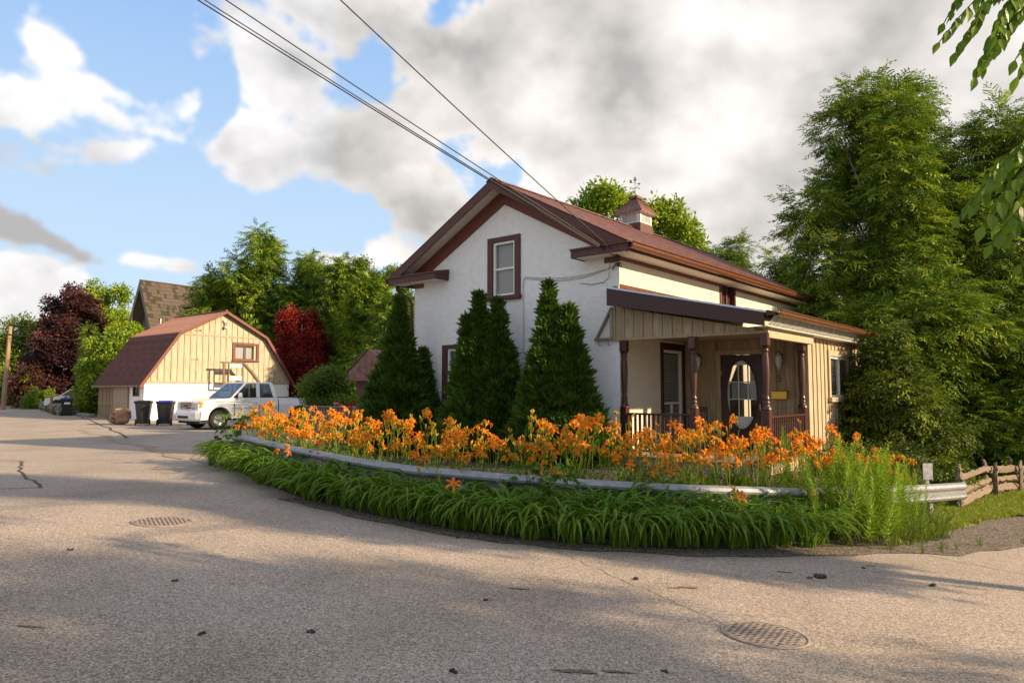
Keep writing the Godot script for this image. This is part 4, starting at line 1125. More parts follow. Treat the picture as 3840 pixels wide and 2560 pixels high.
	for k in 3:
		var o := thing("paper_bag", ["crumpled brown paper yard bag slumped beside the bins", "brown paper yard bag lying on its side by the garage door", "folded brown paper bag on top of the slumped bags"][k], "paper bag", [Vector3(-17.9, 0.08, -32.9), Vector3(-18.5, 0.08, -33.6), Vector3(-18.3, 0.62, -33.5)][k], [20.0, 70.0, 40.0][k], "paper bags by the bins")
		g = G.new()
		var sz: Vector3 = [Vector3(0.55, 0.75, 0.45), Vector3(0.75, 0.55, 0.5), Vector3(0.6, 0.2, 0.42)][k]
		var N := 9
		var grid := []
		for i in N + 1:
			var row := []
			for j in 12:
				var a := TAU * j / 12
				var f := float(i) / N
				var rr := pow(maxf(0.0, 1.0 - pow(absf(f * 2 - 1.0), 5)), 0.4) * br.randf_range(0.66, 1.12)
				row.append(Vector3(signf(cos(a)) * pow(absf(cos(a)), 0.6) * sz.x * 0.6 * rr, f * sz.y * br.randf_range(0.96, 1.03), signf(sin(a)) * pow(absf(sin(a)), 0.6) * sz.z * 0.6 * rr))
			grid.append(row)
		for i in N:
			for j in 12:
				g.qo(grid[i][j], grid[i][(j + 1) % 12], grid[i + 1][(j + 1) % 12], grid[i + 1][j], Vector3(0, sz.y / 2, 0))
		part("bag", g, mats.paper, o)

func make_bin(o: Node3D, lid: Material):
	var g := G.new()
	var lo := [Vector3(-0.22, 0.07, -0.25), Vector3(0.22, 0.07, -0.25), Vector3(0.22, 0.07, 0.26), Vector3(-0.22, 0.07, 0.26)]
	var hi := [Vector3(-0.32, 1.02, -0.36), Vector3(0.32, 1.02, -0.36), Vector3(0.32, 1.02, 0.36), Vector3(-0.32, 1.02, 0.36)]
	var mid := Vector3(0, 0.5, 0)
	for k in 4: g.qo(lo[k], lo[(k + 1) % 4], hi[(k + 1) % 4], hi[k], mid)
	g.qo(lo[0], lo[1], lo[2], lo[3], mid)
	g.box(Vector3(0, 1.0, 0), Vector3(0.70, 0.05, 0.78), 0.012)
	g.beam(Vector3(-0.12, 0.1, 0.272), Vector3(-0.16, 0.9, 0.355), 0.03, 0.03); g.beam(Vector3(0.12, 0.1, 0.272), Vector3(0.16, 0.9, 0.355), 0.03, 0.03)
	part("body", g, mats.black_plastic, o)
	g = G.new(); g.box(Vector3(0, 1.065, 0.02), Vector3(0.72, 0.07, 0.84), 0.03); g.box(Vector3(0, 1.10, 0.0), Vector3(0.5, 0.05, 0.6), 0.02); part("lid", g, lid, o)
	g = G.new(); g.tube([Vector3(-0.30, 0.98, -0.46), Vector3(0.30, 0.98, -0.46)], 0.018, 6); g.beam(Vector3(-0.3, 0.98, -0.35), Vector3(-0.3, 0.98, -0.47), 0.03, 0.05); g.beam(Vector3(0.3, 0.98, -0.35), Vector3(0.3, 0.98, -0.47), 0.03, 0.05); part("handle", g, mats.black_plastic, o)
	for x in [-0.28, 0.28]:
		g = G.new(); g.lathe([[0.0, -0.03], [0.13, -0.03], [0.14, -0.02], [0.14, 0.02], [0.13, 0.03], [0.06, 0.03], [0.0, 0.02]], Vector3(x, 0.14, 0.20), 14, Basis(Vector3(0, 0, 1), PI / 2)); part("wheel", g, mats.rubber, o)

# ---------------------------------------------------------------- steep shake-roofed chalet beyond the garage
func chalet():
	var t := thing("chalet", "steep-roofed chalet with mossy cedar shakes rising behind the garage", "house", Vector3(-34.0, 0.0, -66.6), -33.0)
	var g: G
	var H := 11.9; var hw := 5.2
	# walls and the deep gable
	g = G.new(); g.prism(V2([[-hw + 0.35, 0], [hw - 0.35, 0], [0.0, H - 0.9]]), 0.0, -0.2); part("gable_wall", g, mats.grey_wood, t)
	for k in 16:
		var x := -4.2 + k * 0.54
		var tp := (H - 0.95) * (1.0 - absf(x) / (hw - 0.35))
		if tp > 0.5:
			g = G.new(); g.bb(x - 0.03, 0.0, 0.0, x + 0.03, tp, 0.03); part("batten", g, mats.post_wood, t)
	g = G.new(); g.prism(V2([[-hw + 0.35, 0], [hw - 0.35, 0], [0.0, H - 0.9]]), -9.8, -10.0); part("gable_wall", g, mats.grey_wood, t)
	for s in [-1, 1]:
		g = G.new(); g.prism(V2([[0, H], [s * hw, 0.1], [s * (hw - 0.16), 0.1], [0, H - 0.45]]), 1.1, -10.4); part("roof", g, mats.post_wood, t)
		g = G.new(); g.prism(V2([[0, H + 0.03], [s * (hw + 0.03), 0.1], [s * (hw - 0.25), 0.1], [0, H - 0.75]]), 1.1, 1.16); part("barge_board", g, mats.grey_wood, t)
	# shakes: the courses that show above the garage, each shake a piece of its own
	var cr := RandomNumberGenerator.new(); cr.seed = 15
	var dn := Vector3(hw, -(H - 0.1), 0).normalized(); var nm := Vector3(H - 0.1, hw, 0).normalized()
	var forms := []
	for v in 10:
		g = G.new()
		var w := cr.randf_range(0.19, 0.33)
		var tone := cr.randf_range(0.35, 1.25)
		if cr.randf() < 0.22: tone = cr.randf_range(2.4, 3.8)
		var moss := cr.randf() < 0.2
		g.col = Color(tone * 1.0, tone * 1.0, tone * 0.98) if not moss else Color(tone * 0.82, tone * 1.05, tone * 0.5)
		g.quad(Vector3(-w / 2, 0.05, 0.38), Vector3(w / 2, 0.05, 0.38), Vector3(w / 2, 0.01, -0.08), Vector3(-w / 2, 0.01, -0.08))
		g.quad(Vector3(-w / 2, 0.0, 0.38), Vector3(w / 2, 0.0, 0.38), Vector3(w / 2, 0.05, 0.38), Vector3(-w / 2, 0.05, 0.38))
		g.quad(Vector3(w / 2, 0.0, 0.38), Vector3(w / 2, 0.0, -0.08), Vector3(w / 2, 0.01, -0.08), Vector3(w / 2, 0.05, 0.38))
		g.quad(Vector3(-w / 2, 0.0, -0.08), Vector3(-w / 2, 0.0, 0.38), Vector3(-w / 2, 0.05, 0.38), Vector3(-w / 2, 0.01, -0.08))
		forms.append([g.mesh(), w])
	var rest := G.new()
	var made := 0
	for row in 32:
		var z := 1.15
		while z > -9.8:
			var f = forms[cr.randi() % 10]
			var b := Basis(nm.cross(dn), nm, dn)
			var at := Vector3(0, H + 0.02, 0) + dn * (0.1 + row * 0.38 + cr.randf_range(-0.03, 0.03)) + Vector3(0, 0, z - f[1] / 2)
			if made < 300 and row < 16 and z > -4.4:
				var p := part("shake", f[0], mats.shake, t); p.transform = Transform3D(b, at); made += 1
			else:
				var w: float = f[1]; var tone := cr.randf_range(0.6, 1.6)
				rest.col = Color(tone, tone * 0.97, tone * 0.88)
				var q := [Vector3(-w / 2, 0.05, 0.38), Vector3(w / 2, 0.05, 0.38), Vector3(w / 2, 0.01, -0.08), Vector3(-w / 2, 0.01, -0.08), Vector3(-w / 2, 0.0, 0.38), Vector3(w / 2, 0.0, 0.38)]
				for k in 6: q[k] = at + b * q[k]
				rest.quad(q[0], q[1], q[2], q[3]); rest.quad(q[4], q[5], q[1], q[0])
			z -= f[1] + 0.012
	var rs := part("shakes", rest, mats.shake, t); rs.set_meta("kind", "stuff")
	g = G.new(); g.col = Color(1.5, 1.6, 0.8); g.beam(Vector3(0, H + 0.05, 1.15), Vector3(0, H + 0.05, -10.3), 0.16, 0.10, 0.02); part("ridge", g, mats.shake, t)
	window(t, Vector3(1.1, 6.9, 0.02), 0, 1.25, 2.7, mats.white_paint, [0.09, 0.09, 0.09], {"slider": true, "frame": 0.06})
	for k in 3:
		g = G.new(); g.bb(0.51, 6.1 + k * 0.7, -0.04, 1.69, 6.15 + k * 0.7, 0.0); part("muntin", g, mats.white_paint, t)
	g = G.new(); g.tube([Vector3(2.5, 6.3, -3.2), Vector3(2.6, 7.3, -3.2), Vector3(2.75, 7.45, -3.2)], 0.05, 6); part("vent_pipe", g, mats.galvanised, t)

# ---------------------------------------------------------------- things along the lane
func street_things():
	var g: G
	# utility pole
	var t := thing("utility_pole", "leaning round wooden utility pole on the grass beyond the lane", "utility pole", Vector3(-42.6, 0.2, -60.0))
	g = G.new(); g.tube([Vector3(-0.15, -0.3, 0), Vector3(0.15, 6.9, 0)], [0.19, 0.14], 12); part("pole", g, mats.pole_wood, t)
	g = G.new(); g.tube([Vector3(0.1, 6.2, 0.14), Vector3(0.32, 6.2, 0.14)], 0.05, 8); part("insulator", g, mats.iron, t)
	# dry stone wall, stone by stone
	t = thing("stone_wall", "low dry-laid stone wall along the edge of the lane", "stone wall", Vector3(0, 0, 0))
	var sr := RandomNumberGenerator.new(); sr.seed = 3
	var a := Vector2(-53.5, 79.8); var b := Vector2(-28.6, 46.0)
	var dirn := (b - a).normalized()
	var ang := atan2(dirn.x, -dirn.y)
	var forms := []
	for k in 8:
		g = G.new()
		var s := Vector3(sr.randf_range(0.32, 0.5), sr.randf_range(0.13, 0.2), sr.randf_range(0.7, 1.3))
		g.box(Vector3.ZERO, s, minf(s.y, s.x) * 0.22)
		forms.append([g.mesh(), s])
	for row in 4:
		var along := 0.0
		while along < (b - a).length():
			var f = forms[sr.randi() % 8]
			var p: Vector2 = a + dirn * (along + f[1].z / 2) + dirn.orthogonal() * sr.randf_range(-0.06, 0.06)
			var st := part("stone", f[0], mats.stone, t, Vector3(p.x, 0.06 + row * 0.165 + 0.08, -p.y))
			st.rotation = Vector3(sr.randf_range(-0.05, 0.05), -ang + PI + sr.randf_range(-0.12, 0.12), sr.randf_range(-0.06, 0.06))
			along += f[1].z + 0.03
	# concrete kerb stub and timber sill at the garage doors
	t = thing("kerb_block", "short grey concrete kerb lying beside the garage doors", "kerb", Vector3(-25.0, 0.08, -43.0), 0.0)
	g = G.new(); g.beam(Vector3(-2.2, 0.09, -2.0), Vector3(0.3, 0.09, 0.9), 0.35, 0.2, 0.03); part("block", g, mats.stone, t)
	t = thing("timber_sill", "dark old timber laid along the foot of the garage doors", "timber", Vector3(-22.6, 0.08, -40.9), 0.0)
	g = G.new(); g.beam(Vector3(-1.5, 0.11, -0.9), Vector3(1.2, 0.11, 1.9), 0.28, 0.24, 0.02); part("beam", g, mats.post_wood, t)
	# parked car at the head of the lane
	suv()
	# timber posts beside it
	for q in [[-31.6, 49.0], [-30.2, 48.3], [-29.3, 47.9]]:
		t = thing("fence_post", "square bare timber post standing behind the low stone wall", "post", Vector3(q[0], 0.08, -q[1]), 10.0, "timber posts behind the stone wall")
		g = G.new(); g.box(Vector3(0, 0.55, 0), Vector3(0.14, 1.2, 0.14), 0.012); g.box(Vector3(0, 1.17, 0), Vector3(0.17, 0.05, 0.17), 0.01); part("shaft", g, mats.bare_wood, t)
	# pale building glimpsed at the edge of the picture
	t = thing("distant_shed", "pale low shed glimpsed beyond the utility pole", "shed", Vector3(-64, 0.6, -86), 20.0)
	g = G.new(); g.bb(-4, 0, -3, 4, 2.2, 3); part("wall", g, mats.white_paint, t)
	g = G.new(); g.prism(V2([[-3.4, 2.2], [3.4, 2.2], [0, 3.6]]), -4.3, 4.3, Transform3D(Basis(Vector3.UP, PI / 2), Vector3.ZERO)); part("roof", g, mats.stone, t)
	# small garden shed behind the conical cedars
	t = thing("garden_shed", "small brown-roofed garden shed behind the clipped cedar", "shed", Vector3(-4.9, 0.05, -31.0), -40.0)
	g = G.new(); g.bb(-1.3, 0, -1.3, 1.3, 2.0, 1.3); part("wall", g, mats.brown_trim, t)
	g = G.new(); g.prism(V2([[-1.75, 2.0], [1.75, 2.0], [1.75, 2.12], [0, 3.3], [-1.75, 2.12]]), 1.7, -1.7); part("roof", g, mats.roof_metal, t)
	for k in 6:
		g = G.new(); g.prism(V2([[-1.78 + k * 0.29, 2.13 + k * 0.195], [-1.5 + k * 0.29, 2.14 + (k + 1) * 0.195], [-1.5 + k * 0.29, 2.16 + (k + 1) * 0.195], [-1.78 + k * 0.29, 2.19 + k * 0.195]]), 1.74, -1.74); part("shingle_course", g, mats.roof_metal, t)
	# deck railing to the left of the house
	t = thing("deck_railing", "weathered wooden deck railing beyond the daylilies near the white house", "railing", Vector3(2.31, 0, -15.2), -40.0)
	g = G.new(); g.bb(-12.3, 1.10, -0.58, -9.85, 1.14, -0.42, 0.006); part("top_rail", g, mats.grey_wood, t)
	g = G.new(); g.bb(-12.25, 0.30, -0.54, -9.9, 0.38, -0.46, 0.006); part("bottom_rail", g, mats.grey_wood, t)
	g = G.new(); g.bb(-0.045, 0.15, -0.015, 0.045, 1.095, 0.015, 0.004)
	var mm := g.mesh()
	for k in 17: part("picket", mm, mats.grey_wood, t, Vector3(-12.2 + k * 0.135, 0, -0.5))
	for x in [-12.3, -9.95]:
		g = G.new(); g.bb(x - 0.07, 0.0, -0.6, x + 0.07, 1.098, -0.46, 0.008); part("post", g, mats.grey_wood, t)
	g = G.new(); g.bb(-9.86, 0.0, -0.55, -9.66, 1.16, -0.51, 0.006); part("end_board", g, mats.grey_wood, t)
	g = G.new(); g.bb(-9.64, 0.0, -0.75, -9.5, 1.24, -0.6, 0.006); part("post", g, mats.grey_wood, t)
	g = G.new(); g.bb(-9.5, 1.16, -0.74, -7.2, 1.22, -0.62, 0.006); part("top_rail", g, mats.grey_wood, t)
	for k in 14:   # lattice
		g = G.new(); g.beam(Vector3(-9.4 + k * 0.13, 0.35, -0.66), Vector3(-9.4 + k * 0.13 - 0.35, 1.10, -0.66), 0.03, 0.008); part("lath", g, mats.white_paint, t)
		g = G.new(); g.beam(Vector3(-9.75 + k * 0.13, 0.35, -0.68), Vector3(-9.75 + k * 0.13 + 0.35, 1.10, -0.68), 0.03, 0.008); part("lath", g, mats.white_paint, t)
	g = G.new(); g.bb(-12.3, 0.10, -3.5, -6.6, 0.16, -0.56); part("deck", g, mats.grey_wood, t)

func suv():
	var t := thing("parked_car", "silver-white estate car with red tail lamp parked beyond the stone wall", "car", Vector3(-33.3, 0.30, -55.2), -62.0)
	car_body(t, 4.7, 1.86, mats.car_white)

# a plain estate car, nose towards +z
func car_body(t: Node3D, L: float, W: float, paint: Material):
	var g := G.new()
	var h := L / 2
	var T := Transform3D(Basis(Vector3(0, 0, 1), Vector3.UP, Vector3(-1, 0, 0)), Vector3.ZERO)
	var arch := func(zc: float) -> Array:
		var o := []
		for k in 9:
			var a := PI * k / 8.0
			o.append([zc - 0.38 * cos(PI - a), 0.34 + 0.38 * sin(a)])
		return o
	var poly := [[-h, 0.45], [-h + 0.05, 0.25]]
	var ar: Array = arch.call(-h + 0.9); ar.reverse(); poly.append_array(ar)
	ar = arch.call(h - 0.85); ar.reverse(); poly.append_array(ar)
	poly.append_array([[h - 0.05, 0.25], [h, 0.5], [h - 0.08, 0.78], [h - 0.95, 0.98], [-h + 0.03, 1.0]])
	g.prism(V2(poly), -W / 2, W / 2, T); part("body", g, paint, t)
	g = G.new(); g.prism(V2([[h - 1.0, 0.97], [h - 1.75, 1.45], [-h + 0.45, 1.5], [-h + 0.1, 1.0]]), -W / 2 + 0.14, W / 2 - 0.14, T); part("windows", g, mats.car_glass, t)
	g = G.new(); g.prism(V2([[h - 1.65, 1.43], [h - 1.8, 1.52], [-h + 0.35, 1.56], [-h + 0.38, 1.48]]), -W / 2 + 0.10, W / 2 - 0.10, T); part("roof", g, paint, t)
	for s in [-1, 1]:
		g = G.new()
		for q in [[h - 1.0, h - 1.7], [0.1, 0.05], [-h + 1.1, -h + 1.05], [-h + 0.12, -h + 0.42]]: g.beam(Vector3(s * (W / 2 - 0.13), 0.98, q[0]), Vector3(s * (W / 2 - 0.13), 1.48, q[1]), 0.05, 0.07)
		part("pillar", g, paint, t)
		g = G.new(); g.bb(s * W / 2 - 0.12, 0.72, -h - 0.01, s * (W / 2 + 0.006), 0.96, -h + 0.32, 0.02); part("tail_lamp", g, mats.red_lens, t)
		g = G.new(); g.tube([Vector3(s * 0.68, 1.60, 0.7), Vector3(s * 0.68, 1.62, -1.6)], 0.018, 6); part("roof_rail", g, mats.iron, t)
		for z in [-h + 0.9, h - 0.85]:
			g = G.new(); g.lathe([[0.0, -0.09], [0.28, -0.1], [0.33, -0.08], [0.33, 0.08], [0.28, 0.1], [0.0, 0.09]], Vector3(s * (W / 2 - 0.1), 0.33, z), 16, Basis(Vector3(0, 0, 1), PI / 2)); part("wheel", g, mats.rubber, t)
	g = G.new(); g.bb(-W / 2 + 0.02, 0.42, -h - 0.06, W / 2 - 0.02, 0.62, -h + 0.1, 0.03); part("bumper", g, paint, t)
	g = G.new(); g.bb(-0.26, 0.72, -h - 0.02, 0.26, 0.84, -h + 0.02); part("number_plate", g, mats.white_paint, t)

# ---------------------------------------------------------------- guardrail of corrugated steel
func smooth_line(pts: Array, per: int) -> Array:
	var c := Curve2D.new()
	for k in pts.size():
		var a: Vector2 = pts[maxi(k - 1, 0)]; var b: Vector2 = pts[mini(k + 1, pts.size() - 1)]
		var tg := (b - a) / 6.0
		c.add_point(pts[k], -tg, tg)
	var out := []
	var n := (pts.size() - 1) * per
	for k in n + 1: out.append(c.sample_baked(c.get_baked_length() * k / n))
	return out

func guardrail():
	var t := thing("guardrail", "galvanised corrugated steel guardrail curving round the daylily bed", "guardrail")
	var line := smooth_line(rail_line, 6)
	var n := line.size()
	# W profile: [outwards, height]
	var prof := [[0.0, 0.31], [0.055, 0.285], [0.08, 0.245], [0.075, 0.215], [0.0, 0.165], [-0.004, 0.145], [0.075, 0.095], [0.08, 0.065], [0.055, 0.025], [0.0, 0.0]]
	var ptn := func(k: int, j: int, off: float) -> Vector3:
		var a: Vector2 = line[maxi(k - 1, 0)]; var b: Vector2 = line[mini(k + 1, n - 1)]
		var nn := (b - a).orthogonal().normalized()
		if nn.y > 0: nn = -nn
		var p: Vector2 = line[k] + nn * (prof[j][0] + off)
		return Vector3(p.x, land(line[k].x, line[k].y) + 0.30 + prof[j][1], -p.y)
	var secs := [[0, 17], [16, 33], [32, 49], [48, n - 1]]
	var si := 0
	for s in secs:
		var g := G.new()
		var off := 0.004 * (si % 2)
		for k in range(s[0], s[1]):
			for j in prof.size() - 1:
				var a: Vector3 = ptn.call(k, j, off); var b: Vector3 = ptn.call(k + 1, j, off); var c: Vector3 = ptn.call(k + 1, j + 1, off); var d: Vector3 = ptn.call(k, j + 1, off)
				g.quad(a, b, c, d)
				# thickness: the back of the sheet
				var bk := Vector3(0, 0, -0.004)
				g.quad(d + bk, c + bk, b + bk, a + bk)
		part("beam", g, mats.galvanised, t)
		si += 1
	# splice bolts
	for k in [16, 32, 48]:
		for j in [[1, 0.0], [3, 0.0], [6, 0.0], [8, 0.0]]:
			for dk in [0, 1]:
				var p: Vector3 = ptn.call(k + dk, j[0], 0.01)
				var b := G.new(); b.box(Vector3.ZERO, Vector3(0.03, 0.03, 0.03), 0.006); part("bolt", b, mats.bolt, t, p)
	# posts
	for k in [4, 13, 22, 31, 40, 49, 61]:
		if k >= n: continue
		var p: Vector2 = line[k]
		var a: Vector2 = line[k - 1]; var b2: Vector2 = line[mini(k + 1, n - 1)]
		var nn := (b2 - a).orthogonal().normalized()
		if nn.y < 0: nn = -nn
		p += nn * 0.10
		var y := land(p.x, p.y)
		var g := G.new(); g.bb(-0.07, -0.3, -0.07, 0.07, 0.56, -0.055); g.bb(-0.006, -0.3, -0.0545, 0.006, 0.56, 0.0545); g.bb(-0.07, -0.3, 0.055, 0.07, 0.56, 0.07)
		var po := part("post", g, mats.galvanised, t, Vector3(p.x, y, -p.y)); po.rotation.y = atan2(nn.x, -nn.y)
	# flared end plate at the fence
	var g2 := G.new()
	var e: Vector2 = line[n - 1]; var e0: Vector2 = line[n - 4]
	var dd := (e - e0).normalized()
	var yb := land(e.x, e.y) + 0.30
	var out := dd.orthogonal(); if out.y > 0: out = -out
	var pts := []
	for k in 6:
		var f := k / 5.0
		pts.append(e + dd * (0.42 * f) - out * 0.22 * f * f)
	for k in 5:
		for j in prof.size() - 1:
			var q := []
			for w in [[k, j], [k + 1, j], [k + 1, j + 1], [k, j + 1]]:
				var pp: Vector2 = pts[w[0]] + out * (prof[w[1]][0] * (1.0 - w[0] / 5.0) + 0.008)
				var fl: float = 1.0 + 0.25 * w[0] / 5.0
				q.append(Vector3(pp.x, yb + 0.155 + (prof[w[1]][1] - 0.155) * fl, -pp.y))
			g2.quad(q[0], q[1], q[2], q[3])
	part("end_piece", g2, mats.galvanised, t)
	# marker plate on the post by the end
	var mp := Vector2(7.35, 12.75)
	var pl := thing("marker_plate", "small grey rectangular marker plate on a post behind the guardrail end", "marker", Vector3(mp.x, land(mp.x, mp.y), -mp.y), 10.0)
	var g3 := G.new(); g3.bb(-0.03, -0.2, -0.02, 0.03, 0.66, 0.02); part("post", g3, mats.galvanised, pl)
	g3 = G.new(); g3.bb(-0.10, 0.64, 0.021, 0.10, 0.93, 0.032, 0.004); part("plate", g3, mats.galvanised, pl)

# ---------------------------------------------------------------- cedar split-rail fence
func split_rail_fence():
	var t := thing("split_rail_fence", "grey split-rail cedar fence running away from the guardrail end", "fence")
	var fr := RandomNumberGenerator.new(); fr.seed = 8
	var stations := [Vector2(8.75, 14.1), Vector2(11.4, 17.15), Vector2(12.75, 18.2), Vector2(14.9, 18.9), Vector2(16.9, 20.4), Vector2(19.2, 21.0)]
	var rough := func(a: Vector3, b: Vector3, r0: float, r1: float) -> G:
		var g := G.new()
		var N := 14
		var d := (b - a).normalized(); var x := Vector3.UP.cross(d).normalized(); var y := d.cross(x)
		var rings := []
		var base := []
		for j in 6: base.append(fr.randf_range(0.6, 1.35))
		for k in N + 1:
			var f := float(k) / N
			var p := a.lerp(b, f) + y * sin(f * PI) * 0.01 + y * fr.randf_range(-0.014, 0.014)
			var taper := 0.55 + 0.45 * minf(1.0, minf(f, 1.0 - f) * 9.0)
			var ring := []
			for j in 6:
				var an := TAU * j / 6 + 0.3
				ring.append(p + (x * cos(an) * r0 + y * sin(an) * r1) * base[j] * taper * fr.randf_range(0.82, 1.16))
			rings.append(ring)
		for k in N:
			for j in 6: g.qo(rings[k][j], rings[k][(j + 1) % 6], rings[k + 1][(j + 1) % 6], rings[k + 1][j], a.lerp(b, (k + 0.5) / N))
		for e in [0, N]:
			for j in 4: g.tri(rings[e][0], rings[e][j + 1], rings[e][j + 2])
		return g
	for k in stations.size():
		var s: Vector2 = stations[k]
		var nx: Vector2 = stations[mini(k + 1, stations.size() - 1)]; var pv: Vector2 = stations[maxi(k - 1, 0)]
		var across := (nx - pv).orthogonal().normalized()
		if k == 0: across = (nx - pv).normalized()
		for sd in [-1, 1]:
			var off := 0.11 if k else 0.10
			var p: Vector2 = s + across * off * sd
			var hgt := fr.randf_range(0.80, 0.92)
			var y := land(p.x, p.y)
			part("post", rough.call(Vector3(p.x, y - 0.25, -p.y), Vector3(p.x + fr.randf_range(-0.02, 0.02), y + hgt, -p.y), 0.055, 0.05), mats.post_wood, t)
		if k < stations.size() - 1:
			for r in 3:
				var a: Vector2 = s; var b: Vector2 = nx
				var ex := (b - a).normalized() * 0.2
				var ya := land(a.x, a.y) + 0.12 + r * 0.235 + fr.randf_range(-0.02, 0.02) + (0.06 if k % 2 else 0.0)
				var yb := land(b.x, b.y) + 0.12 + r * 0.235 + fr.randf_range(-0.02, 0.02) + (0.06 if k % 2 == 0 else 0.0)
				part("rail", rough.call(Vector3(a.x - ex.x, ya, -(a.y - ex.y)), Vector3(b.x + ex.x, yb, -(b.y + ex.y)), 0.055, 0.085), mats.rail_wood, t)

# ---------------------------------------------------------------- white pickup
# body shell: the side outline [z, y] placed at plus and minus half its width
func shell(g: G, poly: PackedVector2Array, bands: Array, half_width: Callable):
	for k in poly.size():
		var a := poly[k]; var b := poly[(k + 1) % poly.size()]
		var mid := Vector3(0, 0.8, clampf((a.x + b.x) / 2, -2.4, 2.3))
		g.qo(Vector3(half_width.call(a), a.y, a.x), Vector3(half_width.call(b), b.y, b.x), Vector3(-half_width.call(b), b.y, b.x), Vector3(-half_width.call(a), a.y, a.x), mid)
	for k in bands.size() - 1:
		var box := V2([[-9, bands[k]], [9, bands[k]], [9, bands[k + 1]], [-9, bands[k + 1]]])
		for q in Geometry2D.intersect_polygons(poly, box):
			var ix := Geometry2D.triangulate_polygon(q)
			for j in range(0, ix.size(), 3):
				var p := [q[ix[j]], q[ix[j + 1]], q[ix[j + 2]]]
				for s in [1, -1]:
					var v := []
					for e in p: v.append(Vector3(s * half_width.call(e), e.y, e.x))
					if (v[1] - v[0]).cross(v[2] - v[0]).x * s > 0: g.tri(v[0], v[1], v[2])
					else: g.tri(v[0], v[2], v[1])

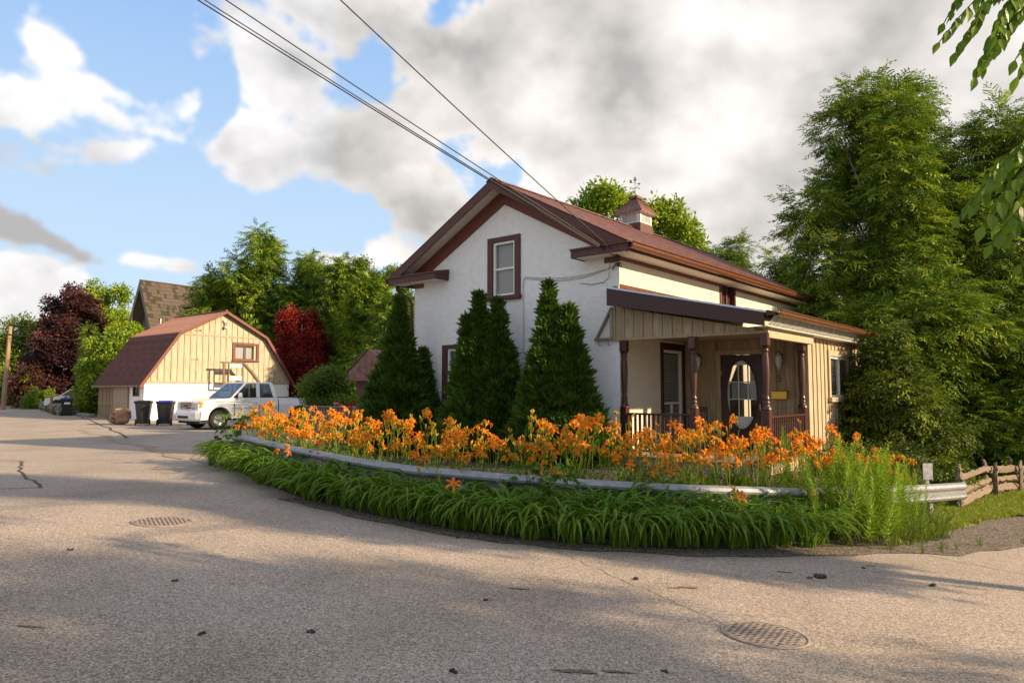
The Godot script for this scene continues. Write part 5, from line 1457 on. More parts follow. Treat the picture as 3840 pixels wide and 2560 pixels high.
func truck():
	var t := thing("pickup_truck", "white extended-cab pickup truck parked in front of the garage", "pickup truck", Vector3(-11.30, 0.08, -30.68), -40.0)
	var g: G
	var T := Transform3D(Basis(Vector3(0, 0, 1), Vector3.UP, Vector3(-1, 0, 0)), Vector3.ZERO)
	var arc := func(zc: float, r: float, n: int) -> Array:
		var o := []
		for k in n + 1:
			var a := PI * k / n
			o.append([zc - r * cos(a), 0.42 + r * sin(a)])
		return o
	# half the width of the body in metres at a point [z, y] of its side outline (geometry only)
	var half_width := func(p: Vector2) -> float:
		var metres := 0.955
		if p.y < 0.75: metres = lerpf(0.93, 0.975, clampf((p.y - 0.45) / 0.3, 0, 1))
		elif p.y < 0.98: metres = lerpf(0.975, 0.985, (p.y - 0.75) / 0.23)
		else: metres = lerpf(0.985, 0.915, clampf((p.y - 0.98) / 0.3, 0, 1))
		if p.x > 2.2: metres -= 0.10 * pow((p.x - 2.2) / 0.5, 2)
		if p.x < -2.8: metres -= 0.04
		return metres
	# front end and cab up to the belt line
	var poly := [[2.60, 0.55]]
	var a: Array = arc.call(1.82, 0.50, 12); a.reverse(); poly.append_array(a)
	poly[1][1] = 0.50; 
	poly.append_array([[1.28, 0.44], [-0.80, 0.44], [-0.80, 1.27], [0.2, 1.275], [1.32, 1.25], [1.55, 1.235], [2.1, 1.19], [2.45, 1.14], [2.62, 1.08], [2.66, 1.0], [2.66, 0.62]])
	var bands := [0.3, 0.62, 0.75, 0.86, 0.98, 1.08, 1.17, 1.4]
	g = G.new(); shell(g, V2(poly), bands, half_width); part("cab_body", g, mats.car_white, t)
	# box
	poly = [[-0.84, 0.46], [-1.30, 0.46]]
	a = arc.call(-1.82, 0.50, 12); a.reverse(); poly.append_array(a)
	poly.append_array([[-2.36, 0.50], [-2.90, 0.58], [-2.97, 0.66], [-2.97, 1.24], [-0.84, 1.26]])
	g = G.new(); shell(g, V2(poly), bands, half_width); part("cargo_box", g, mats.car_white, t)
	g = G.new(); g.bb(-0.80, 1.255, -2.90, 0.80, 1.268, -0.9); part("bed_opening", g, mats.iron, t)
	g = G.new(); g.bb(0.83, 1.26, -2.95, 0.93, 1.285, -0.86, 0.01); g.bb(-0.93, 1.26, -2.95, -0.83, 1.285, -0.86, 0.01); part("bed_rail", g, mats.iron, t)
	# greenhouse
	var W0 := 0.90; var W1 := 0.76
	var gl := [Vector2(1.32, 1.25), Vector2(0.62, 1.82), Vector2(-0.55, 1.84), Vector2(-0.76, 1.27)]
	g = G.new()
	g.box(Vector3(0, 1.87, 0.03), Vector3(1.56, 0.09, 1.28), 0.04)
	part("roof", g, mats.car_white, t)
	for s in [1, -1]:
		g = G.new(); g.beam(Vector3(s * W0, 1.24, 1.30), Vector3(s * W1, 1.85, 0.62), 0.06, 0.075, 0.015); part("pillar", g, mats.car_white, t)
		g = G.new(); g.beam(Vector3(s * W0, 1.25, 0.10), Vector3(s * W1, 1.85, 0.06), 0.055, 0.16, 0.015, Vector3(0, 0, 1)); part("pillar", g, mats.car_white, t)
		g = G.new(); g.beam(Vector3(s * W0, 1.25, -0.70), Vector3(s * W1, 1.85, -0.56), 0.06, 0.17, 0.02, Vector3(0, 0, 1)); part("pillar", g, mats.car_white, t)
		g = G.new(); g.quad(Vector3(s * (W0 - 0.012), 1.26, 1.24), Vector3(s * (W0 - 0.012), 1.26, 0.16), Vector3(s * (W1 - 0.0), 1.82, 0.10), Vector3(s * (W1 - 0.0), 1.82, 0.62)); part("side_window", g, mats.car_glass, t)
		g = G.new(); g.quad(Vector3(s * (W0 - 0.012), 1.27, 0.04), Vector3(s * (W0 - 0.012), 1.27, -0.63), Vector3(s * W1, 1.82, -0.50), Vector3(s * W1, 1.82, 0.02)); part("side_window", g, mats.car_glass, t)
		g = G.new(); g.beam(Vector3(s * (W0 + 0.012), 1.275, 1.27), Vector3(s * (W0 + 0.012), 1.275, -0.72), 0.02, 0.02); part("window_strip", g, mats.iron, t)
		# mirror
		g = G.new(); g.box(Vector3(s * 1.07, 1.36, 1.0), Vector3(0.20, 0.22, 0.13), 0.045); g.beam(Vector3(s * 0.9, 1.29, 0.98), Vector3(s * 1.02, 1.33, 1.0), 0.05, 0.06); part("mirror", g, mats.car_white, t)
		# door seams, handle, rub strip
		for z in [1.18, 0.06]:
			g = G.new(); g.bb(s * 0.945 - 0.04, 0.52, z - 0.006, s * 0.945 + 0.042, 1.02, z + 0.006); part("door_seam", g, mats.dark_inside, t)
		g = G.new(); g.bb(s * 0.97 - 0.02, 0.83, -0.78, s * 0.97 + 0.018, 0.845, 1.30); part("door_seam", g, mats.dark_inside, t)
		g = G.new(); g.bb(s * 0.955 - 0.02, 1.04, 0.14, s * 0.955 + 0.018, 1.11, 0.34, 0.015); part("door_handle", g, mats.chrome, t)
		# wheel arch lips
		for zc in [1.82, -1.82]:
			g = G.new()
			var ring := []
			for q in arc.call(zc, 0.57, 14): ring.append(q)
			var inner: Array = arc.call(zc, 0.49, 14); inner.reverse(); ring.append_array(inner)
			g.prism(V2(ring), -s * 0.90, -s * 1.015, T)
			part("arch_flare", g, mats.car_white, t)
		# running board
		g = G.new(); g.box(Vector3(s * 0.96, 0.36, 0.05), Vector3(0.16, 0.06, 2.1), 0.02); part("running_board", g, mats.alloy, t)
		# wheels
		for zc in [1.82, -1.82]:
			var w := knot("wheel", t, Vector3(s * 0.85, 0.39, zc))
			var B := Basis(Vector3(0, 0, 1), -s * PI / 2)
			g = G.new(); g.lathe([[0.23, -0.12], [0.35, -0.13], [0.385, -0.10], [0.39, -0.05], [0.39, 0.06], [0.38, 0.10], [0.35, 0.13], [0.24, 0.12]], Vector3.ZERO, 28, B); part("tyre", g, mats.rubber, w)
			g = G.new(); g.lathe([[0.24, 0.115], [0.225, 0.11], [0.21, 0.06], [0.0, 0.05]], Vector3.ZERO, 24, B)
			for k in 6:
				var an := TAU * k / 6
				g.box(B * Vector3(cos(an) * 0.13, 0.08, sin(an) * 0.13), Vector3(0.055, 0.19, 0.05), 0.01, B * Basis(Vector3.UP, -an) * Basis(Vector3(0, 0, 1), PI / 2))
			g.lathe([[0.0, 0.12], [0.06, 0.115], [0.065, 0.05]], Vector3.ZERO, 12, B)
			part("rim", g, mats.alloy, w)
		# lamps
		g = G.new(); g.box(Vector3(s * 0.70, 0.97, 2.60), Vector3(0.38, 0.27, 0.16), 0.04, Basis(Vector3.UP, s * 0.22)); part("headlight", g, mats.lens, t)
		g = G.new(); g.box(Vector3(s * 0.875, 0.99, 2.51), Vector3(0.07, 0.25, 0.24), 0.02, Basis(Vector3.UP, s * 0.25)); part("turn_signal", g, mats.amber, t)
		g = G.new(); g.lathe([[0.0, 0.01], [0.05, 0.01], [0.06, 0.0]], Vector3(s * 0.66, 0.58, 2.79), 12, Basis(Vector3.RIGHT, PI / 2)); part("fog_lamp", g, mats.lens, t)
	g = G.new(); g.quad(Vector3(-W0 + 0.02, 1.255, 1.36), Vector3(W0 - 0.02, 1.255, 1.36), Vector3(W1 - 0.02, 1.83, 0.66), Vector3(-W1 + 0.02, 1.83, 0.66)); part("windscreen", g, mats.car_glass, t)
	g = G.new(); g.quad(Vector3(-W0 + 0.08, 1.27, -0.77), Vector3(W0 - 0.08, 1.27, -0.77), Vector3(W1 - 0.06, 1.82, -0.60), Vector3(-W1 + 0.06, 1.82, -0.60)); part("rear_window", g, mats.car_glass, t)
	for k in 5:
		g = G.new(); g.box(Vector3(-0.36 + k * 0.18, 1.925, 0.45), Vector3(0.09, 0.03, 0.07), 0.01); part("roof_marker", g, mats.amber, t)
	# inside
	for x in [-0.4, 0.4]:
		g = G.new(); g.box(Vector3(x, 1.2, 0.25), Vector3(0.5, 0.18, 0.5), 0.04); g.box(Vector3(x, 1.42, 0.0), Vector3(0.5, 0.5, 0.14), 0.04); part("seat", g, mats.grey_wood, t)
	g = G.new(); g.box(Vector3(0, 1.26, 1.05), Vector3(1.6, 0.12, 0.4), 0.03); part("dashboard", g, mats.iron, t)
	# grille with chrome surround and three bars
	g = G.new(); g.bb(-0.5, 0.84, 2.60, 0.5, 1.08, 2.70, 0.01); part("grille", g, mats.dark_inside, t)
	g = G.new(); g.bb(-0.54, 1.06, 2.62, 0.54, 1.11, 2.735, 0.012); g.bb(-0.54, 0.81, 2.62, 0.54, 0.855, 2.735, 0.012); g.bb(-0.54, 0.856, 2.62, -0.49, 1.059, 2.733, 0.012); g.bb(0.49, 0.856, 2.62, 0.54, 1.059, 2.733, 0.012); part("grille_surround", g, mats.chrome, t)
	for k in 3:
		g = G.new(); g.bb(-0.49, 0.895 + k * 0.055, 2.68, 0.49, 0.92 + k * 0.055, 2.72, 0.006); part("grille_bar", g, mats.chrome, t)
	var tm := TextMesh.new(); tm.text = "GMC"; tm.font_size = 32; tm.pixel_size = 0.0042; tm.depth = 0.02
	part("badge", tm, mats.red_paint, t, Vector3(0, 0.965, 2.73))
	# bumper and lower valance
	g = G.new()
	var bp := []
	for k in 13:
		var x := lerpf(-0.99, 0.99, k / 12.0)
		bp.append([x, 2.84 - 0.22 * pow(absf(x), 4.0)])
	for k in 12:
		var p0 = bp[k]; var p1 = bp[k + 1]
		var ys := [[0.36, -0.06], [0.44, 0.0], [0.66, 0.0], [0.74, -0.02], [0.80, -0.10]]
		for j in 4: g.quad(Vector3(p0[0], ys[j][0], p0[1] + ys[j][1]), Vector3(p1[0], ys[j][0], p1[1] + ys[j][1]), Vector3(p1[0], ys[j + 1][0], p1[1] + ys[j + 1][1]), Vector3(p0[0], ys[j + 1][0], p0[1] + ys[j + 1][1]))
	for s in [1, -1]:
		g.qo(Vector3(s * 0.99, 0.40, 2.60), Vector3(s * 0.99, 0.40, 2.30), Vector3(s * 0.99, 0.78, 2.30), Vector3(s * 0.99, 0.78, 2.58), Vector3(0, 0.6, 2.4))
	part("bumper", g, mats.car_white, t)
	g = G.new(); g.bb(-0.42, 0.46, 2.80, 0.42, 0.56, 2.86, 0.01); part("bumper_slot", g, mats.dark_inside, t)
	g = G.new(); g.bb(-0.9, 0.25, 2.2, 0.9, 0.40, 2.6, 0.02); g.bb(-0.7, 0.35, -2.6, 0.7, 0.5, 2.2); part("underbody", g, mats.rubber, t)
	g = G.new(); g.bb(-0.93, 0.50, -3.14, 0.93, 0.68, -2.98, 0.03); part("rear_bumper", g, mats.chrome, t)

# ---------------------------------------------------------------- leaves and sprays
func rv(r: RandomNumberGenerator) -> Vector3:
	var z := r.randf_range(-1, 1); var a := r.randf_range(0, TAU); var s := sqrt(1 - z * z)
	return Vector3(s * cos(a), z, s * sin(a))

# one pointed leaf, folded along the midrib: base at p, running along d with the face towards n
func add_leaf(g: G, p: Vector3, d: Vector3, n: Vector3, L: float, W: float, c: Color):
	var s := d.cross(n).normalized()
	n = s.cross(d).normalized()
	var m := p + d * L * 0.45 - n * L * 0.03
	var tip := p + d * L - n * L * 0.12
	var l := m + s * W * 0.5 + n * W * 0.14; var r := m - s * W * 0.5 + n * W * 0.14
	g.tri3(p, l, tip, c, c, c); g.tri3(p, tip, r, c, c, c)

func broad_clump(sd: int, leaves: int, R: float, L: float, W: float, droop := 0.25) -> ArrayMesh:
	var r := RandomNumberGenerator.new(); r.seed = sd
	var g := G.new()
	for k in leaves:
		var o := rv(r)
		var p := o * R * pow(r.randf(), 0.5)
		var d := (o + rv(r) * 0.8 + Vector3(0, -droop, 0)).normalized()
		var n := (Vector3.UP * 0.9 + rv(r) * 0.8 + o * 0.4).normalized()
		var t := r.randf_range(0.75, 1.25)
		add_leaf(g, p, d, n, L * r.randf_range(0.75, 1.25), W * r.randf_range(0.8, 1.2), Color(t * r.randf_range(0.9, 1.15), t, t * r.randf_range(0.75, 1.1)))
	return g.mesh()

# feathery spray of a white cedar: a drooping stem with flat side twigs; runs along +z
func cedar_spray(sd: int, L: float, twigs: int, W: float) -> ArrayMesh:
	var r := RandomNumberGenerator.new(); r.seed = sd
	var g := G.new()
	for k in twigs:
		var f := (k + 0.6) / twigs
		var side := 1.0 if k % 2 else -1.0
		var p := Vector3(r.randf_range(-0.02, 0.02), -0.35 * L * f * f, L * f)
		var tl := L * (0.5 * (1.0 - f * 0.65)) * r.randf_range(0.8, 1.2)
		var d := Vector3(side * r.randf_range(0.45, 1.0), r.randf_range(-0.85, 0.15), r.randf_range(0.35, 0.9)).normalized()
		var t := r.randf_range(0.75, 1.25)
		var c := Color(t * r.randf_range(0.9, 1.1), t, t * 0.9)
		for q in 4:
			var f2 := q / 4.0
			var p2 := p + d * tl * f2 + Vector3(0, -tl * 0.25 * f2 * f2, 0)
			var d2 := (d + Vector3(r.randf_range(-0.6, 0.6), r.randf_range(-0.6, 0.3), r.randf_range(-0.3, 0.6))).normalized()
			add_leaf(g, p2, d2, (Vector3.UP + rv(r) * 0.6).normalized(), tl * 0.5, W * r.randf_range(0.7, 1.2), c)
	return g.mesh()

# upright tuft of a clipped cedar
func cedar_tuft(sd: int, L: float, n: int) -> ArrayMesh:
	var r := RandomNumberGenerator.new(); r.seed = sd
	var g := G.new()
	for k in n:
		var a := TAU * k / n + r.randf_range(-0.4, 0.4)
		var d := Vector3(cos(a) * 0.55, 1.0, sin(a) * 0.55).normalized()
		var t := r.randf_range(0.7, 1.3)
		add_leaf(g, Vector3(cos(a), 0, sin(a)) * L * 0.12, (d + rv(r) * 0.25).normalized(), Vector3(cos(a + 1.0), 0.2, sin(a + 1.0)), L * r.randf_range(0.7, 1.2), L * 0.30, Color(t, t, t * 0.9))
	return g.mesh()

func multi(called: String, m: Mesh, xf: Array, cols: Array, material: Material, parent: Node) -> MultiMeshInstance3D:
	var mm := MultiMesh.new()
	mm.transform_format = MultiMesh.TRANSFORM_3D
	mm.use_colors = true
	mm.mesh = m
	mm.instance_count = xf.size()
	for k in xf.size():
		mm.set_instance_transform(k, xf[k]); mm.set_instance_color(k, cols[k])
	var o := MultiMeshInstance3D.new()
	o.set_meta("kind", "stuff")
	o.name = called; o.multimesh = mm; o.material_override = material
	parent.add_child(o, true)
	return o

# how the sprays of a crown are turned: "spray" hang outwards, "clump" any way
func fill_crown(parent: Node, forms: Array, material: Material, lobes: Array, count: int, size: Vector2, tint: Array, mode: String, sd: int, shellness := 0.35):
	var r := RandomNumberGenerator.new(); r.seed = sd
	var total := 0.0
	for l in lobes: total += pow(l[1].x * l[1].y * l[1].z, 0.66)
	var xs := []; var cs := []
	for f in forms: xs.append([]); cs.append([])
	for l in lobes:
		var n := int(count * pow(l[1].x * l[1].y * l[1].z, 0.66) / total)
		for k in n:
			var o := rv(r)
			var f := pow(r.randf(), shellness)
			var p: Vector3 = l[0] + o * l[1] * f * r.randf_range(0.92, 1.10)
			var b: Basis
			if mode == "spray":
				var fw := Vector3(o.x, clampf(o.y * 0.7, -0.6, 0.9) - 0.05, o.z) + rv(r) * 0.45
				if fw.length() < 0.1: fw = Vector3(1, 0, 0)
				fw = fw.normalized()
				var up := (Vector3.UP + rv(r) * 0.3).normalized()
				var x := up.cross(fw).normalized()
				b = Basis(x, fw.cross(x), fw)
			else:
				b = Basis(rv(r), r.randf_range(0, TAU))
			var w := r.randi() % forms.size()
			xs[w].append(Transform3D(b.scaled(Vector3.ONE * r.randf_range(size.x, size.y)), p))
			var c: Color = tint[r.randi() % tint.size()]
			var v := r.randf_range(0.8, 1.2)
			cs[w].append(Color(c.r * v, c.g * v, c.b * v))
	for w in forms.size():
		multi("crown", forms[w], xs[w], cs[w], material, parent)

func limbs(parent: Node, base: Vector3, top: Vector3, r0: float, targets: Array, m: Material, sd: int):
	var r := RandomNumberGenerator.new(); r.seed = sd
	var g := G.new()
	var pts := []; var rad := []
	for k in 7:
		var f := k / 6.0
		pts.append(base.lerp(top, f) + Vector3(r.randf_range(-1, 1), 0, r.randf_range(-1, 1)) * r0 * 0.6 * f); rad.append(r0 * (1.0 - 0.82 * f))
	g.tube(pts, rad, 8)
	for t in targets:
		var f := clampf((t.y - base.y) / (top.y - base.y) * 0.62, 0.12, 0.85)
		var s := base.lerp(top, f)
		var mid: Vector3 = s.lerp(t, 0.5) + Vector3(0, 0.1 * (t - s).length(), 0)
		var rr := r0 * (1.0 - 0.8 * f) * 0.5
		g.tube([s, mid, t], [rr, rr * 0.6, rr * 0.2], 6)
	part("trunk", g, m, parent)

# lobes scattered through a tall crown: height h, radius profile
func stacked_lobes(h0: float, h1: float, R: float, n: int, sd: int, pointed := 1.0, size := 0.42) -> Array:
	var r := RandomNumberGenerator.new(); r.seed = sd
	var out := []
	for k in n:
		var f := (k + r.randf_range(0.1, 0.9)) / n
		var y := lerpf(h0, h1, f)
		var w := R * (pow(1.0 - f, 0.75 * pointed) * 0.9 + 0.08) * (0.75 + 0.25 * minf(1.0, f * 5.0))
		var a := r.randf_range(0, TAU)
		var off := w * r.randf_range(0.25, 0.75)
		var s := R * size * r.randf_range(0.7, 1.25) * (1.0 - 0.55 * f)
		out.append([Vector3(cos(a) * off, y, sin(a) * off), Vector3(s, s * r.randf_range(0.8, 1.3), s)])
	return out

func ends(lobes: Array, every: int) -> Array:
	var o := []
	for k in range(0, lobes.size(), every): o.append(lobes[k][0])
	return o

func tree(called: String, label: String, at: Vector3, lobes: Array, forms: Array, material: Material, count: int, size: Vector2, tint: Array, mode: String, sd: int, trunk_top: float, r0: float, bark: Material, group := "", shellness := 0.35) -> Node3D:
	var t := thing(called, label, "tree", at, 0.0, group)
	limbs(t, Vector3(0, -0.3, 0), Vector3(0, trunk_top, 0), r0, ends(lobes, 2), bark, sd)
	fill_crown(t, forms, material, lobes, count, size, tint, mode, sd + 1, shellness)
	return t

# cone-shaped garden cedar with several leaders: [x, z, height, radius] each
func garden_cedar(label: String, at: Vector3, cones: Array, forms: Array, sd: int):
	var t := thing("columnar_cedar", label, "shrub", at, 0.0, "clipped cedars along the gable wall")
	var r := RandomNumberGenerator.new(); r.seed = sd
	var g := G.new()
	for c in cones: g.tube([Vector3(c[0], -0.1, c[1]), Vector3(c[0], c[2] * 0.9, c[1])], [0.05, 0.01], 6)
	part("trunk", g, mats.bark, t)
	var xs := [[], []]; var cs := [[], []]
	var nz := FastNoiseLite.new(); nz.seed = sd; nz.frequency = 2.3; nz.fractal_octaves = 3
	for c in cones:
		var n := int(1350 * c[2] * c[3] / 1.2) + 500
		for k in n:
			var f := 1.0 - sqrt(1.0 - r.randf() * 0.995)
			if r.randf() < 0.3: f = r.randf()
			var y: float = f * c[2]
			var a := r.randf_range(0, TAU)
			var w: float = c[3] * (pow(1.0 - f, 1.55) * 0.92 + 0.13 * sqrt(1.0 - f)) * minf(1.0, 0.76 + f * 2.6) + 0.02
			w *= 1.0 + 0.55 * nz.get_noise_3d(cos(a) * 1.2 + c[0], y * 1.1, sin(a) * 1.2)
			var dep := pow(r.randf(), 0.22)
			var p := Vector3(c[0] + cos(a) * w * dep, y, c[1] + sin(a) * w * dep)
			var out := Vector3(cos(a), 0, sin(a))
			var up := (Vector3.UP * 0.9 + out * r.randf_range(0.2, 0.9) + rv(r) * 0.25).normalized()
			var x := up.cross(out + rv(r) * 0.3).normalized()
			var b := Basis(x, up, x.cross(up)).scaled(Vector3.ONE * r.randf_range(0.6, 1.7) * (1.0 - 0.35 * f))
			var v := r.randf_range(0.5, 1.45)
			xs[k % 2].append(Transform3D(b, p)); cs[k % 2].append(Color(0.066 * v, 0.128 * v, 0.014 * v))
	for w in 2: multi("foliage", forms[w], xs[w], cs[w], mats.needle, t)

func trees():
	var spray := [cedar_spray(1, 0.62, 13, 0.045), cedar_spray(2, 0.7, 14, 0.045), cedar_spray(3, 0.55, 12, 0.042)]
	var fine := [cedar_spray(4, 0.75, 12, 0.07), cedar_spray(5, 0.85, 12, 0.07)]
	var leafy := [broad_clump(6, 26, 0.34, 0.15, 0.085), broad_clump(7, 24, 0.36, 0.16, 0.09)]
	var bigleaf := [broad_clump(8, 24, 0.5, 0.24, 0.13), broad_clump(9, 22, 0.5, 0.25, 0.14)]
	var small := [broad_clump(10, 30, 0.22, 0.075, 0.042), broad_clump(11, 28, 0.22, 0.08, 0.045)]
	var tuft := [cedar_tuft(12, 0.17, 7), cedar_tuft(13, 0.19, 8)]
	var CEDAR := [Color(0.20, 0.31, 0.023), Color(0.125, 0.22, 0.018), Color(0.32, 0.41, 0.028), Color(0.068, 0.13, 0.014)]
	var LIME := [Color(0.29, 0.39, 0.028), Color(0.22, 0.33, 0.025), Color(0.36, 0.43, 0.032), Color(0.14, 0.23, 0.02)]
	var MID := [Color(0.15, 0.235, 0.025), Color(0.10, 0.175, 0.02), Color(0.20, 0.27, 0.03)]
	# tall white cedars to the right of the house
	var lb := stacked_lobes(1.0, 12.2, 5.4, 54, 101, 0.72, 0.23)
	tree("white_cedar", "tallest white cedar, loose and feathery, towering beside the porch wing", Vector3(12.3, -0.5, -23.5), lb, spray, mats.needle, 10500, Vector2(0.62, 1.2), CEDAR, "spray", 102, 11.2, 0.22, mats.pale_bark, "white cedars beside the porch wing")
	lb = stacked_lobes(0.8, 12.6, 5.3, 50, 111, 0.62, 0.24)
	tree("white_cedar", "second tall white cedar just behind the tallest one", Vector3(15.0, -0.5, -26.0), lb, spray, mats.needle, 8500, Vector2(0.62, 1.2), CEDAR, "spray", 112, 11.5, 0.22, mats.pale_bark, "white cedars beside the porch wing")
	lb = stacked_lobes(0.3, 12.0, 5.2, 48, 121, 0.5, 0.25)
	tree("white_cedar", "broad white cedar with sunlit yellow-green sprays above the split-rail fence", Vector3(16.9, -0.8, -24.0), lb, spray, mats.needle, 8500, Vector2(0.62, 1.2), CEDAR, "spray", 122, 9.5, 0.22, mats.pale_bark, "white cedars beside the porch wing")
	lb = stacked_lobes(0.3, 7.2, 3.2, 26, 131, 0.5, 0.36)
	tree("white_cedar", "shorter dense white cedar filling the gap behind the porch gutter", Vector3(11.2, -0.3, -29.0), lb, spray, mats.needle, 5800, Vector2(0.6, 1.1), CEDAR, "spray", 132, 7.0, 0.18, mats.pale_bark, "white cedars beside the porch wing")
	lb = stacked_lobes(1.0, 8.7, 2.6, 22, 135, 0.6, 0.38)
	tree("white_cedar", "round-topped cedar showing over the far end of the brown roof", Vector3(10.6, -0.2, -34.0), lb, spray, mats.needle, 4200, Vector2(0.7, 1.2), MID, "spray", 136, 8.4, 0.16, mats.pale_bark, "white cedars beside the porch wing")
	lb = stacked_lobes(0.2, 5.5, 3.4, 24, 138, 0.4, 0.36)
	tree("white_cedar", "low bushy cedar behind the split-rail fence", Vector3(15.5, -0.9, -21.6), lb, spray, mats.needle, 5500, Vector2(0.55, 1.0), CEDAR, "spray", 139, 5.0, 0.14, mats.bark, "white cedars beside the porch wing")
	# yew with layered boughs at the corner of the wing
	var yew := []
	var yr := RandomNumberGenerator.new(); yr.seed = 77
	for k in 26:
		var f := k / 25.0
		var a := yr.randf_range(0, TAU)
		var w := 1.9 * (1.0 - f * 0.85) * (0.7 + 0.3 * yr.randf())
		yew.append([Vector3(cos(a) * w * 0.6, 0.3 + f * 3.2, sin(a) * w * 0.6), Vector3(w * 0.62, 0.22, w * 0.62)])
	var y := thing("yew", "dark yew with flat layered boughs at the corner of the tan wing", "shrub", Vector3(9.1, -0.45, -17.2))
	limbs(y, Vector3(0, -0.2, 0), Vector3(0, 3.2, 0), 0.12, ends(yew, 2), mats.bark, 78)
	fill_crown(y, [cedar_spray(14, 0.5, 9, 0.05), cedar_spray(15, 0.45, 9, 0.05)], mats.needle, yew, 3600, Vector2(0.7, 1.2), [Color(0.06, 0.10, 0.012), Color(0.09, 0.135, 0.014), Color(0.18, 0.235, 0.018)], "spray", 79, 0.5)
	# creeping juniper under it, behind the last daylilies
	y = thing("juniper", "low spreading juniper under the yew behind the daylilies", "shrub", Vector3(7.3, -0.35, -14.9))
	var jl := []
	for k in 12:
		var a := yr.randf_range(0, TAU)
		jl.append([Vector3(cos(a) * yr.randf_range(0.2, 1.0), 0.25 + yr.randf() * 0.45, sin(a) * yr.randf_range(0.2, 0.9)), Vector3(0.5, 0.2, 0.5)])
	limbs(y, Vector3(0, -0.1, 0), Vector3(0, 0.5, 0), 0.05, ends(jl, 2), mats.bark, 80)
	fill_crown(y, [cedar_spray(16, 0.3, 7, 0.04)], mats.needle, jl, 900, Vector2(0.7, 1.2), [Color(0.05, 0.085, 0.012), Color(0.10, 0.13, 0.015)], "spray", 81, 0.5)
	# maple showing over the ridge
	lb = []
	var mr := RandomNumberGenerator.new(); mr.seed = 55
	for q in [Vector3(-2.2, 11.6, 0), Vector3(-1.2, 12.6, 0.4), Vector3(0.1, 12.4, -0.5), Vector3(-3.0, 10.6, 0.3), Vector3(1.4, 11.4, 0.2), Vector3(2.4, 11.7, -0.2), Vector3(3.1, 10.6, 0.4), Vector3(3.9, 9.4, 0), Vector3(0.6, 10.2, 0.6), Vector3(-1.5, 9.6, 0.8), Vector3(2.2, 9.2, 0.7), Vector3(-3.4, 8.6, 0), Vector3(4.4, 8.0, 0.3), Vector3(0.0, 8.0, 0), Vector3(3.0, 7.2, 0.5)]:
		lb.append([q, Vector3(1.0, 0.85, 1.0) * mr.randf_range(0.85, 1.2)])
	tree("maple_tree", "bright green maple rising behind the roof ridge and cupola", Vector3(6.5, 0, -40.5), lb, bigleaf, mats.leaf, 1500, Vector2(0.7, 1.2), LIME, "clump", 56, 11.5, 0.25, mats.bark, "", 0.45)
	# row of cedars behind the garage
	var spots := [[-22.9, 54.0, 10.6, 3.4, "cedar with drooping sunlit sprays between the chalet and the garage ridge"], [-19.2, 53.5, 13.6, 3.9, "tallest, twin-pointed cedar in the sunlit row behind the garage"], [-15.4, 53.0, 11.5, 3.5, "cedar of the sunlit row rising behind the red maple"], [-12.2, 51.0, 10.7, 3.2, "cedar of the sunlit row with a blunt top behind the round shrub"], [-9.2, 47.0, 8.8, 3.0, "lower cedar of the sunlit row near the clipped cedars"], [-7.0, 42.0, 6.9, 2.3, "small bright cedar at the end of the sunlit row by the downspout"], [-5.2, 35.0, 5.4, 1.6, "slim yellow-green cedar beside the garden shed"]]
	for k in spots.size():
		var s = spots[k]
		lb = stacked_lobes(0.6, s[2], s[3], 40, 200 + k, 0.55, 0.36)
		tree("hedge_cedar", s[4], Vector3(s[0], 0, -s[1]), lb, fine, mats.needle, 5400, Vector2(0.7, 1.2), CEDAR, "spray", 210 + k * 3, s[2] * 0.95, 0.18, mats.bark, "sunlit cedars behind the garage")
	# sparse tree between them
	lb = []
	for q in [Vector3(-0.6, 10.6, 0), Vector3(0.3, 9.8, 0.2), Vector3(-0.8, 9.2, 0), Vector3(1.1, 9.4, 0), Vector3(1.7, 10.0, 0.1), Vector3(0.7, 8.4, 0), Vector3(2.4, 9.0, 0), Vector3(-0.5, 7.8, 0), Vector3(3.0, 8.0, 0)]: lb.append([q, Vector3(0.55, 0.5, 0.55)])
	tree("young_tree", "thin sparse-leaved tree with bare tips above the hedge cedars", Vector3(-10.2, 0, -50.5), lb, leafy, mats.leaf, 420, Vector2(0.8, 1.3), MID, "clump", 61, 10.9, 0.12, mats.bark, "", 0.6)
	# red maple by the garage
	lb = stacked_lobes(1.0, 6.6, 3.1, 24, 301, 0.45, 0.40)
	tree("red_maple", "dark red maple beside the garage roof", Vector3(-13.8, 0, -46.5), lb, leafy, mats.leaf, 2600, Vector2(0.8, 1.3), [Color(0.26, 0.018, 0.013), Color(0.17, 0.014, 0.012), Color(0.36, 0.03, 0.016), Color(0.10, 0.014, 0.010)], "clump", 302, 6.0, 0.14, mats.bark)
	# round shrub by the pickup
	lb = stacked_lobes(0.3, 2.1, 1.25, 18, 311, 0.25, 0.42)
	var b := thing("round_shrub", "rounded green shrub between the pickup and the deck railing", "shrub", Vector3(-6.2, 0.05, -24.3))
	limbs(b, Vector3(0, -0.1, 0), Vector3(0, 1.8, 0), 0.06, ends(lb, 2), mats.bark, 312)
	fill_crown(b, small, mats.glossy_leaf, lb, 1700, Vector2(0.8, 1.3), [Color(0.075, 0.14, 0.016), Color(0.11, 0.18, 0.02), Color(0.17, 0.235, 0.025)], "clump", 313)
	# purple maple and its green neighbours at the head of the lane
	lb = stacked_lobes(1.2, 11.0, 5.4, 40, 321, 0.35, 0.34)
	tree("purple_maple", "large dark purple maple beyond the utility pole", Vector3(-43.2, 0, -69.0), lb, bigleaf, mats.leaf, 3400, Vector2(0.9, 1.5), [Color(0.07, 0.027, 0.028), Color(0.045, 0.018, 0.020), Color(0.11, 0.042, 0.036)], "clump", 322, 9.5, 0.3, mats.bark)
